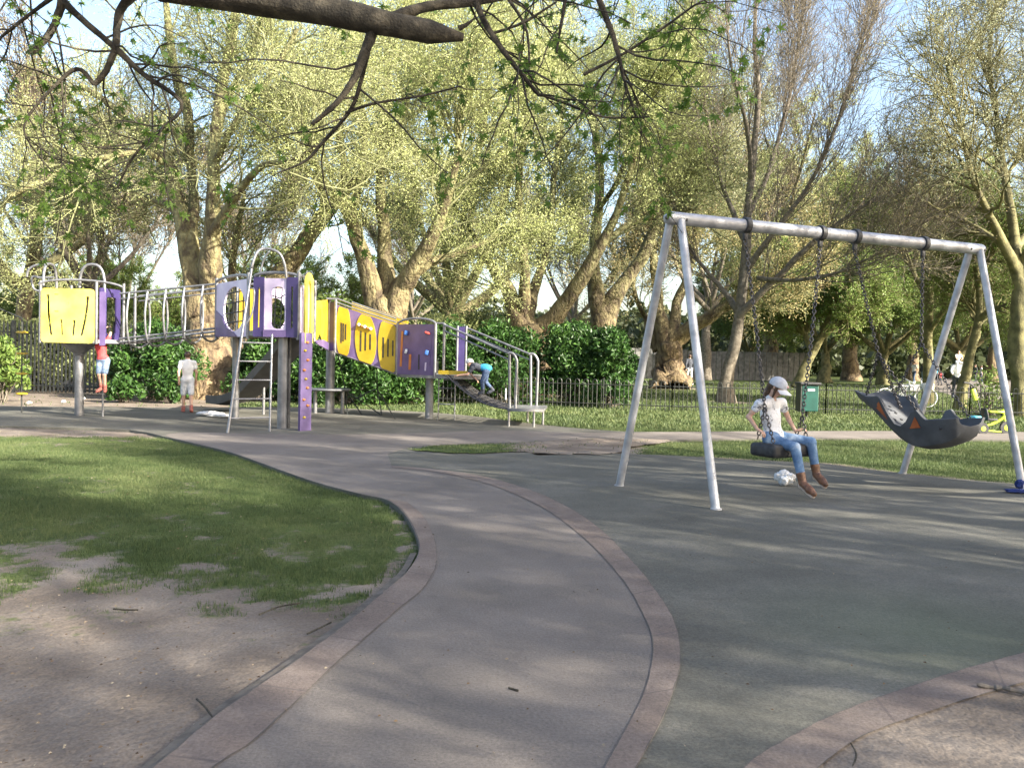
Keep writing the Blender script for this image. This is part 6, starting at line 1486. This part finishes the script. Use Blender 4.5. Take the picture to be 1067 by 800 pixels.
# ------------------------------------------------------------------ people (one continuous body each, grown from a distance field)
def surface_nets(Fv, org, h):
    s = Fv < 0; nx, ny, nz = Fv.shape
    c = s[:-1, :-1, :-1].astype(np.int8)
    cnt = np.zeros((nx - 1, ny - 1, nz - 1), np.int8)
    for a in (0, 1):
        for b in (0, 1):
            for d in (0, 1): cnt += s[a:nx - 1 + a, b:ny - 1 + b, d:nz - 1 + d]
    act = (cnt > 0) & (cnt < 8); idx = -np.ones(act.shape, np.int64); ci = np.argwhere(act); idx[act] = np.arange(len(ci))
    acc = np.zeros((len(ci), 3)); n = np.zeros(len(ci)); cr = [(a, b, d) for a in (0, 1) for b in (0, 1) for d in (0, 1)]
    for i, p in enumerate(cr):
        for q in cr[i + 1:]:
            if sum(abs(x - y) for x, y in zip(p, q)) != 1: continue
            fa = Fv[ci[:, 0] + p[0], ci[:, 1] + p[1], ci[:, 2] + p[2]]; fb = Fv[ci[:, 0] + q[0], ci[:, 1] + q[1], ci[:, 2] + q[2]]
            m = (fa < 0) != (fb < 0); t = np.where(m, fa / np.where(m, fa - fb, 1), 0)[:, None]
            acc += np.where(m[:, None], np.array(p) * (1 - t) + np.array(q) * t, 0); n += m
    V = (ci + acc / n[:, None]) * h + org; faces = []
    for ax in range(3):
        sl0 = [slice(1, -1)] * 3; sl0[ax] = slice(0, -1); sl1 = list(sl0); sl1[ax] = slice(1, None)
        a = s[tuple(sl0)]; b = s[tuple(sl1)]; e = np.argwhere(a != b); o = [1, 1, 1]; o[ax] = 0; e = e + np.array(o); flip = ~s[e[:, 0], e[:, 1], e[:, 2]]
        u, w2 = [(1, 2), (2, 0), (0, 1)][ax]; du = np.zeros(3, int); dv = np.zeros(3, int); du[u] = 1; dv[w2] = 1
        g = lambda k: idx[k[:, 0], k[:, 1], k[:, 2]]
        q = np.stack([g(e - du - dv), g(e - dv), g(e), g(e - du)], 1); q[flip] = q[flip][:, ::-1]; faces.append(q)
    Fq = np.concatenate(faces); Fq = Fq[(Fq >= 0).all(1)]
    return V, Fq
def sdf_mesh(name, prims, h, m, parent, cuts=(), pad=.03, inflate=0.0, smooth_it=1):
    lo = np.min([np.min([np.array(p[1]) - p[-3], np.array(p[2]) - p[-3]], axis=0) for p in prims], axis=0) - pad - inflate
    hi = np.max([np.max([np.array(p[1]) + p[-3], np.array(p[2]) + p[-3]], axis=0) for p in prims], axis=0) + pad + inflate
    n = np.ceil((hi - lo) / h).astype(int) + 1; ax = [lo[i] + np.arange(n[i]) * h for i in range(3)]
    Fv = np.full(tuple(n), 9.0, np.float32)
    for p in prims:   # (kind, a, b, [extra..], rmax, rmin, k)
        kind, a, b = p[0], np.array(p[1], float), np.array(p[2], float); ra, rb, k = p[3], p[4], p[5]
        R_m = max(ra, rb) if kind == 'c' else max(p[6]); w_ = R_m + k + 3 * h + inflate
        i0 = np.maximum(np.floor((np.minimum(a, b) - w_ - lo) / h).astype(int), 0); i1 = np.minimum(np.ceil((np.maximum(a, b) + w_ - lo) / h).astype(int) + 1, n)
        if (i1 <= i0).any(): continue
        X_, Y_, Z_ = np.meshgrid(*[ax[i][i0[i]:i1[i]] for i in range(3)], indexing='ij'); q = np.stack([X_, Y_, Z_], -1) - a
        if kind == 'c':
            ba = b - a; t = np.clip(q @ ba / (ba @ ba + 1e-9), 0, 1); d = np.linalg.norm(q - t[..., None] * ba, axis=-1) - (ra + (rb - ra) * t)
        else:  # ellipsoid with axes rows p[7], radii p[6]
            A_ = np.array(p[7]); l = q @ A_.T; rr_ = np.array(p[6]); k0 = np.linalg.norm(l / rr_, axis=-1); k1 = np.linalg.norm(l / rr_ ** 2, axis=-1); d = k0 * (k0 - 1) / (k1 + 1e-9)
        d = d - inflate; sl = tuple(slice(i0[i], i1[i]) for i in range(3)); f = Fv[sl]
        hh = np.clip(.5 + .5 * (f - d) / k, 0, 1); Fv[sl] = f * (1 - hh) + d * hh - k * hh * (1 - hh)
    if cuts:
        X_, Y_, Z_ = np.meshgrid(*ax, indexing='ij'); Q_ = np.stack([X_, Y_, Z_], -1)
        for cfun in cuts: Fv = np.maximum(Fv, cfun(Q_).astype(np.float32))
    Fv[0] = Fv[-1] = 9; Fv[:, 0] = Fv[:, -1] = 9; Fv[:, :, 0] = Fv[:, :, -1] = 9
    V, Fq = surface_nets(Fv, lo, h)
    me = np_mesh(name, V, [Fq], True); return link_mesh(name, me, m, parent)
def cap_(a, b, ra, rb, k=.02): 
    r = max(ra, rb); return ('c', a, b, ra, rb, k, r, r, r)
def ell(c, rad, ax=None, k=.02):
    r = max(rad); return ('e', c, c, r, r, k, tuple(rad), np.eye(3) if ax is None else np.array(ax), r, r, r)
# sdf_mesh reads p[-3] as the padding radius
def basis(fwd, up=(0, 0, 1)):
    f = nrm(fwd); l = nrm(np.cross(up, f)); u = np.cross(f, l); return l, f, u   # left, forward, up

def person(label, J, S, cloth, h=.012, fwd=(1, 0), hfwd=None, cat='person', face=True, fingers=True, hold=None, group=None, hair='hair', haircut='short', origin=None, armr=1.0):
    """J: joints in world space. S: overall scale (height / 1.7)."""
    o = thing('person', origin if origin is not None else (J['pelvis'][0], J['pelvis'][1], min(J['aR'][2], J['aL'][2]) - .05), label, cat, group)
    J = {k: np.array(v, float) for k, v in J.items()}
    fw = nrm(np.array([fwd[0], fwd[1], 0.0])); lf = np.array([-fw[1], fw[0], 0]); hf = nrm(np.array(hfwd if hfwd is not None else (fw[0], fw[1], 0.0)))
    hl, hF, hU = basis(hf); sc_ = S
    chest, pel, neck, head = J['chest'], J['pelvis'], J['neck'], J['head']; tu = nrm(neck - pel)
    tors_ax = [lf, nrm(np.cross(tu, lf)) * -1, tu]
    torso = [ell(pel, (.155 * sc_, .115 * sc_, .12 * sc_), tors_ax, .05 * sc_), ell(pel * .45 + chest * .55, (.125 * sc_, .095 * sc_, .16 * sc_), tors_ax, .06 * sc_), ell(chest, (.150 * sc_, .105 * sc_, .15 * sc_), tors_ax, .06 * sc_),
             cap_(J['sR'], J['sL'], .055 * sc_, .055 * sc_, .05 * sc_), cap_(chest + tu * .1 * sc_, neck + tu * .0, .07 * sc_, .055 * sc_, .05 * sc_)]
    headp = [cap_(neck, head - hU * .05 * sc_, .050 * sc_, .05 * sc_, .02 * sc_), ell(head + hU * .015 * sc_, (.078 * sc_, .096 * sc_, .105 * sc_), (hl, hF, hU), .02 * sc_), ell(head - hU * .06 * sc_ + hF * .025 * sc_, (.055 * sc_, .062 * sc_, .055 * sc_), (hl, hF, hU), .035 * sc_)]
    if face: headp += [cap_(head + hF * .092 * sc_ + hU * .0, head + hF * .108 * sc_ - hU * .03 * sc_, .010 * sc_, .015 * sc_, .012 * sc_), ell(head + hF * .088 * sc_ - hU * .065 * sc_, (.024 * sc_, .010 * sc_, .010 * sc_), (hl, hF, hU), .008 * sc_),
                       ell(head + hl * .08 * sc_, (.012 * sc_, .02 * sc_, .03 * sc_), (hl, hF, hU), .008 * sc_), ell(head - hl * .08 * sc_, (.012 * sc_, .02 * sc_, .03 * sc_), (hl, hF, hU), .008 * sc_)]
    limbs = []
    for s in 'RL':
        limbs += [cap_(J['s' + s], J['e' + s], .046 * sc_ * armr, .036 * sc_ * armr, .03 * sc_), cap_(J['e' + s], J['w' + s], .037 * sc_ * armr, .026 * sc_ * armr, .015 * sc_)]
        limbs += [cap_(J['h' + s], J['k' + s], .080 * sc_, .052 * sc_, .05 * sc_), cap_(J['k' + s], J['a' + s], .053 * sc_, .034 * sc_, .02 * sc_)]
        ft = J['t' + s]; an = J['a' + s]; heel = an + nrm(an - J['k' + s]) * .045 * sc_; limbs += [cap_(heel, ft, .036 * sc_, .028 * sc_, .02 * sc_), cap_(an, heel, .034 * sc_, .036 * sc_, .02 * sc_)]
        # hand: palm, thumb, four fingers curled about a direction
        w_ = J['w' + s]; el_ = J['e' + s]; hd = nrm(J.get('f' + s, w_ + (w_ - el_)) - w_); nl = nrm(np.cross(hd, J.get('n' + s, np.array([0, 0, 1.0])) )) if abs(hd[2]) < .95 else lf
        pn = nrm(np.cross(nl, hd)); pl_len = .085 * sc_
        limbs += [ell(w_ + hd * pl_len * .55, (.036 * sc_, pl_len * .62, .015 * sc_), (nl, hd, pn), .012 * sc_)]
        if fingers:
            curl = J.get('curl' + s, .7); curl = float(np.atleast_1d(curl)[0])
            for i, (of, ln) in enumerate(((-.027, .070), (-.009, .078), (.009, .073), (.026, .058))):
                p0 = w_ + hd * pl_len * .95 + nl * of * sc_; d1 = nrm(hd * math.cos(curl * .6) - pn * math.sin(curl * .6)); d2 = nrm(hd * math.cos(curl * 1.7) - pn * math.sin(curl * 1.7)); p1 = p0 + d1 * ln * .5 * sc_; p2 = p1 + d2 * ln * .5 * sc_
                limbs += [cap_(p0, p1, .0095 * sc_, .009 * sc_, .004 * sc_), cap_(p1, p2, .009 * sc_, .0075 * sc_, .003 * sc_)]
            sg = -1; p0 = w_ + hd * pl_len * .25 + nl * sg * .03 * sc_; p1 = p0 + nrm(hd * .6 + nl * sg * .7 - pn * .4) * .04 * sc_; p2 = p1 + nrm(hd * .9 + nl * sg * .1 - pn * .5) * .032 * sc_
            limbs += [cap_(p0, p1, .012 * sc_, .010 * sc_, .008 * sc_), cap_(p1, p2, .010 * sc_, .008 * sc_, .003 * sc_)]
    sdf_mesh('body', torso + headp + limbs, h, M['skin'], o)
    # clothes
    infl = cloth.get('inflate', .012 * sc_)
    if 'top' in cloth:
        cuff = cloth.get('sleeve', .45); pr = torso[1:] + [torso[0]]
        for s in 'RL':
            if cuff > 1: pr = pr + [cap_(J['s' + s], J['e' + s], .048 * sc_, .040 * sc_, .03 * sc_), cap_(J['e' + s], J['w' + s] * .95 + J['e' + s] * .05, .040 * sc_, .03 * sc_, .02 * sc_)]
            else: pr = pr + [cap_(J['s' + s] * .93 + J['e' + s] * .07, J['s' + s] + (J['e' + s] - J['s' + s]) * cuff, .047 * sc_ * armr, .050 * sc_ * armr, .03 * sc_)]
        hem = pel - tu * cloth.get('hem', .04) * sc_; nk = neck - tu * .012 * sc_
        cuts = [lambda Q, hem=hem, tu=tu: -((Q - hem) @ tu), lambda Q, nk=nk: .0 + .050 * sc_ - np.sqrt(((Q - nk - hF * .02 * sc_) ** 2).sum(-1)) * .95]
        sdf_mesh('top', pr, h, M[cloth['top']], o, cuts, inflate=infl)
    if 'legs' in cloth:
        ln = cloth.get('leglen', 1.0); pr = [torso[0]]
        for s in 'RL':
            if ln <= .5: pr += [cap_(J['h' + s], J['h' + s] + (J['k' + s] - J['h' + s]) * ln * 2, .085 * sc_, .078 * sc_, .05 * sc_)]
            else: pr += [cap_(J['h' + s], J['k' + s], .082 * sc_, .055 * sc_, .05 * sc_), cap_(J['k' + s], J['k' + s] + (J['a' + s] - J['k' + s]) * min(ln, .97), .056 * sc_, cloth.get('ankle', .042) * sc_, .02 * sc_)]
        wst = pel + tu * .10 * sc_
        sdf_mesh('trousers' if ln > .6 else 'shorts', pr, h, M[cloth['legs']], o, [lambda Q: (Q - wst) @ tu], inflate=infl * .75)
    if 'shoes' in cloth:
        for s in 'RL':
            an = J['a' + s]; dn = nrm(an - J['k' + s]); heel = an + dn * .05 * sc_; ft = J['t' + s]; up_ = .10 * cloth.get('boot', .3) * sc_ * 1.6
            ball_ = heel * .35 + ft * .65; pr = [cap_(heel, ball_, .043 * sc_, .044 * sc_, .02 * sc_), cap_(ball_, ft, .044 * sc_, .033 * sc_, .02 * sc_), cap_(an - dn * up_, heel, .052 * sc_, .043 * sc_, .015 * sc_)]
            sh = sdf_mesh('shoe', pr, h * .8, M[cloth['shoes']], o, inflate=.003)
            if cloth.get('sole'):
                fd = nrm(ft - heel); dd = nrm(dn - fd * (dn @ fd)); sdf_mesh('sole', [cap_(heel + dd * .040 * sc_, ft + dd * .032 * sc_, .034 * sc_, .032 * sc_, .01), cap_(heel + dd * .046 * sc_, heel + dd * .052 * sc_, .034 * sc_, .03 * sc_, .01)], h * .6, M['boot_sole'], sh)
    # hair
    if hair:
        hp = [ell(head + hU * .03 * sc_ - hF * .012 * sc_, (.086 * sc_, .102 * sc_, .100 * sc_), (hl, hF, hU), .02)]
        if haircut == 'long':
            bk_ = head - hF * .075 * sc_; hp += [cap_(bk_, bk_ - hU * .12 * sc_ - hF * .02 * sc_, .055 * sc_, .04 * sc_, .04), cap_(bk_ - hU * .12 * sc_ - hF * .02 * sc_, neck - hF * .07 * sc_ - tu * .10 * sc_, .042 * sc_, .018 * sc_, .03)]
            for sg in (-1, 1): hp += [cap_(head + hl * .070 * sg * sc_ - hU * .01 * sc_ + hF * .02 * sc_, head + hl * .066 * sg * sc_ - hU * .13 * sc_ + hF * .025 * sc_, .022 * sc_, .013 * sc_, .02)]
        cut = [lambda Q: np.minimum((Q - (head + hF * .035 * sc_)) @ hF + .55 * ((head + hU * .05 * sc_ - Q) @ hU) * 1.0, .06 * sc_ - np.sqrt((((Q - head - hF * .1 * sc_ + hU * .03 * sc_)) ** 2).sum(-1)) + .02 * sc_)]
        cut = [lambda Q: .078 * sc_ - np.sqrt(((Q - head - hF * .085 * sc_ + hU * .035 * sc_) ** 2).sum(-1))]
        sdf_mesh('hair', hp, h, M[hair], o, cut)
    if face and h < .009:
        for sg in (-1, 1):
            q = head + hF * .088 * sc_ + hl * .032 * sg * sc_ + hU * .012 * sc_; MB().ball(q, .010 * sc_, 8).build('eye', M['hair'], o, smooth=True)
    if 'cap' in cloth:
        hc = head + hU * .022 * sc_; k = cloth['cap']
        cp = sdf_mesh('cap', [ell(hc, (.106 * sc_, .122 * sc_, .110 * sc_), (hl, hF, hU), .02)], h * .8, M[k[0]], o, [lambda Q: -((Q - hc) @ hU + .012 * sc_)])
        if len(k) > 1:
            vs = []; n = 13
            for lay in (0, .008 * sc_):
                for i in range(n):
                    a = math.radians(-62 + 124 * i / (n - 1))
                    for t in (0, .5, 1):
                        r_in = np.array([math.sin(a) * .102, math.cos(a) * .118]); r_out = np.array([math.sin(a) * .104, math.cos(a) * .118 + .092 * math.cos(a * .9)])
                        r2 = r_in * (1 - t) + r_out * t; vs.append(hc + hl * r2[0] * sc_ + hF * r2[1] * sc_ - hU * (.008 + .030 * t + 6.0 * r2[0] ** 2 * .55) * sc_ - hU * lay)
            m3 = n * 3; fs = []
            for i in range(n - 1):
                for t in (0, 1):
                    a = i * 3 + t; fs += [(a, a + 1, a + 4, a + 3), (m3 + a + 3, m3 + a + 4, m3 + a + 1, m3 + a)]
                fs += [(i * 3 + 2, m3 + i * 3 + 2, m3 + i * 3 + 5, i * 3 + 5)]
            MB().add(vs, fs).build('visor', M[k[1]], cp, smooth=True)
            if len(k) > 2:
                # red lettering patch on the crown front
                c0 = hc + hF * .121 * sc_ + hU * .034 * sc_
                mb = MB(); mb.box(c0, (.075 * sc_, .006, .030 * sc_), (hl, nrm(hF + hU * .35), nrm(hU - hF * .35)), .001); mb.build('badge', M['visor'], cp)
                mb = MB(); ax_ = (hl, nrm(hF + hU * .35), nrm(hU - hF * .35))
                for dz in (.008, -.010): mb.box(c0 + ax_[1] * .003 + ax_[2] * dz * sc_, (.058 * sc_, .003, .007 * sc_), ax_)
                mb.build('badge_mark', M['red'], cp)
    return o
M['boot_sole'] = M['sole']

Y0 = 8.75
girl = dict(pelvis=P(806, 455, Y0 + .06), chest=P(802.5, 431, Y0 + .09), neck=P(803, 415, Y0 + .06), head=P(810, 403, Y0 - .0),
    sR=P(791.5, 421, Y0 - .06), sL=P(814.5, 419.5, Y0 + .17), eR=P(780, 434, Y0 - .02), eL=P(822, 437, Y0 + .22), wR=P(789, 447, Y0 - .14), wL=P(829, 449, Y0 + .14),
    fR=P(796, 451, Y0 - .20), fL=P(838, 446, Y0 + .12), hR=P(802, 457.5, Y0 - .02), hL=P(811, 456, Y0 + .13), kR=P(828.5, 466, Y0 - .27), kL=P(845, 460.5, Y0 - .05),
    aR=P(835.5, 499, Y0 - .33), aL=P(850, 490, Y0 - .08), tR=P(848, 514.5, Y0 - .45), tL=P(860, 504.5, Y0 - .20))
gd = nrm(((girl['kR'] + girl['kL']) / 2 - girl['pelvis'])[:2])
person('girl in grey cap, white t-shirt, faded jeans and tan boots sitting on the swing', girl, .80, dict(top='printshirt', legs='jeans', shoes='boot', boot=.38, sole=1, cap=('cap', 'visor', 'badge'), sleeve=.36, hem=.10, inflate=.008), h=.0062, fwd=gd,
       hfwd=np.array([.70, -.58, -.40]), haircut='long', origin=girl['pelvis'], armr=.86)
# print on the t-shirt: a few dark brush strokes
def stand(px, py, heading, S, Y=None, stride=.0, arms=(.0, .0), z0=0.02):
    """upright figure with its feet at the pixel; heading in radians (0 = +x)"""
    b = G(px, py, z0) if Y is None else PZ(px, Y, z0); f = np.array([math.cos(heading), math.sin(heading), 0]); l = np.array([-f[1], f[0], 0]); u = np.array([0, 0, 1.0])
    p = lambda a, b_, c: b + (f * a + l * b_ + u * c) * S
    J = dict(pelvis=p(0, 0, .93), chest=p(.0, 0, 1.24), neck=p(.0, 0, 1.44), head=p(.02, 0, 1.58))
    for s, g in (('R', -1), ('L', 1)):
        st = stride * g; ar = arms[0] if s == 'R' else arms[1]
        J['s' + s] = p(0, .17 * g, 1.39); J['e' + s] = p(-st * .35 + ar * .2 - .02, .235 * g, 1.12 + ar * .1); J['w' + s] = p(-st * .7 + ar * .42 + .04, .225 * g, .88 + ar * .3)
        J['h' + s] = p(0, .085 * g, .90); J['k' + s] = p(st * .5 + .03, .095 * g, .50); J['a' + s] = p(st - (.06 if st < 0 else 0), .10 * g, .085 + (.04 if st < 0 else 0)); J['t' + s] = p(st + .14, .115 * g, .03)
    return J, f
J, f = stand(195, 429.5, math.radians(112), .76, stride=.13)
person('child with short brown hair walking away in a white top and pale shorts', J, .76, dict(top='white', legs='bag', leglen=.45, sleeve=.5, shoes='muted_shoe', hem=.06), h=.011, fwd=f, face=False)
# child sliding on the pole below the small tower
q = PZ(107, 16.62, 0); b = np.array([q[0], q[1], 0]); 
def cj(x, y, z): return b + np.array([x, y, z])
J = dict(pelvis=cj(.0, -.02, 1.14), chest=cj(-.04, -.02, 1.38), neck=cj(-.04, .02, 1.52), head=cj(-.03, .06, 1.62), sR=cj(-.15, -.05, 1.48), sL=cj(.09, -.02, 1.48), eR=cj(-.12, .02, 1.66), eL=cj(.12, .05, 1.64), wR=cj(.0, .1, 1.74), wL=cj(.02, .12, 1.60),
    hR=cj(-.06, 0, 1.10), hL=cj(.07, 0, 1.10), kR=cj(-.03, -.10, .84), kL=cj(.07, -.10, .84), aR=cj(-.03, -.0, .60), aL=cj(.04, .0, .58), tR=cj(-.07, -.11, .51), tL=cj(.09, -.11, .51))
person('child in red top and denim shorts clinging to the pole under the small tower', J, .68, dict(top='redshirt', legs='denim', leglen=.42, sleeve=.4, shoes='muted_shoe', boot=.4), h=.011, fwd=(.1, 1), face=False, origin=(q[0], q[1], .5))
mb = MB(); mb.box(cj(.035, -.115, 1.36), (.10, .03, .26), bevel=.014)
# climber on the net ramp
cq_ = P(500, 396, 17.3)
pj = lambda px, py, dy: P(px, py, 17.25 + dy)
J = dict(pelvis=pj(506.5, 386, 0), chest=pj(496, 382, -.02), neck=pj(491.5, 381, 0), head=pj(489, 381.5, 0), sR=pj(492, 384, -.16), sL=pj(493, 381, .16), eR=pj(487, 390, -.18), eL=pj(489, 388, .16), wR=pj(477.5, 391, -.14), wL=pj(496, 395, .12),
    hR=pj(506, 387.5, -.08), hL=pj(507, 387, .08), kR=pj(502.5, 397, -.12), kL=pj(506, 398, .12), aR=pj(503, 407, -.08), aL=pj(512.5, 405, .12), tR=pj(499, 410, -.08), tL=pj(508, 409.5, .12))
J['head'] = pj(489.5, 378, 0)
person('child in a white cap and blue top crawling up the net ramp in dark jeans', J, .66, dict(top='darkshirt', legs='darkjeans', sleeve=.5, shoes='darkshirt', cap=('white',), hem=-.02), h=.011, fwd=(-1, -.1), hfwd=np.array([-.9, -.2, -.2]), face=False, origin=cq_)
o = [x for x in bpy.data.objects if x.get('label', '').startswith('child in a white cap')][0]
sdf_mesh('shirt_back', [ell(pj(505, 383.5, 0), (.15, .12, .085), None, .02)], .011, M['blueshirt'], o)
# people far off
def far_person(px, py, hd, S, cl_, lab, **k):
    J, f = stand(px, py, hd, S, stride=k.get('stride', .1), arms=k.get('arms', (0, 0)), z0=.012); return person(lab, J, S, cl_, h=.02, fwd=f, face=False, fingers=False, group=None)
far_person(996, 414.5, math.radians(250), 1.0, dict(top='white', legs='darkshirt', sleeve=1.2, shoes='darkshirt'), 'adult in a pale top and dark trousers carrying a child on the shoulders', stride=.12, arms=(.6, .6))
Jc, f = stand(996, 414.5, math.radians(250), 1.0); b0 = Jc['neck']
b0 = b0 + np.array([.05, .05, 0]); cj2 = lambda x, y, z: b0 + np.array([x, y, z])
J = dict(pelvis=cj2(.02, .05, .13), chest=cj2(.03, .03, .33), neck=cj2(.03, .02, .44), head=cj2(.03, .0, .54), sR=cj2(-.08, .03, .41), sL=cj2(.14, .03, .41), eR=cj2(-.11, -.05, .28), eL=cj2(.17, -.05, .28), wR=cj2(-.05, -.1, .2), wL=cj2(.11, -.1, .2), hR=cj2(-.04, .04, .11), hL=cj2(.09, .04, .11), kR=cj2(-.10, -.13, .08), kL=cj2(.14, -.13, .08), aR=cj2(-.10, -.14, -.15), aL=cj2(.14, -.14, -.15), tR=cj2(-.11, -.2, -.19), tL=cj2(.15, -.2, -.19))
person('small fair-haired child in white riding on the shoulders of the adult on the path', J, .55, dict(top='white', legs='bag', sleeve=.5, shoes='white'), h=.015, fwd=(-.3, -1), face=False, fingers=False, origin=J['pelvis'])
far_person(952, 399.5, math.radians(200), 1.0, dict(top='white', legs='darkjeans', sleeve=.5, shoes='white'), 'person in a white top on the far path behind the bicycles', stride=.14)
far_person(975, 399, math.radians(80), .9, dict(top='blueshirt', legs='darkshirt', sleeve=.6, shoes='darkshirt'), 'person in a blue top on the far path')
far_person(979.5, 401.5, math.radians(120), .62, dict(top='redshirt', legs='darkshirt', sleeve=.6, shoes='darkshirt'), 'small child in a red top on the far path')
far_person(1016, 398, math.radians(180), .95, dict(top='darkshirt', legs='darkshirt', sleeve=1.2, shoes='darkshirt'), 'person in dark clothes on the far path right of the adult with the child')
far_person(961, 398, math.radians(20), .95, dict(top='darkshirt', legs='denim', sleeve=1.2, shoes='darkshirt'), 'person in a dark jacket and blue jeans on the far path')
far_person(1022, 400, math.radians(160), .9, dict(top='bag', legs='darkjeans', sleeve=.5, shoes='white'), 'person in a pale top at the right of the far path group')
far_person(718, 401.5, math.radians(100), 1.0, dict(top='darkshirt', legs='bag', sleeve=1.2, shoes='white'), 'person in a dark jacket and pale trousers by the slim tree', stride=.13)
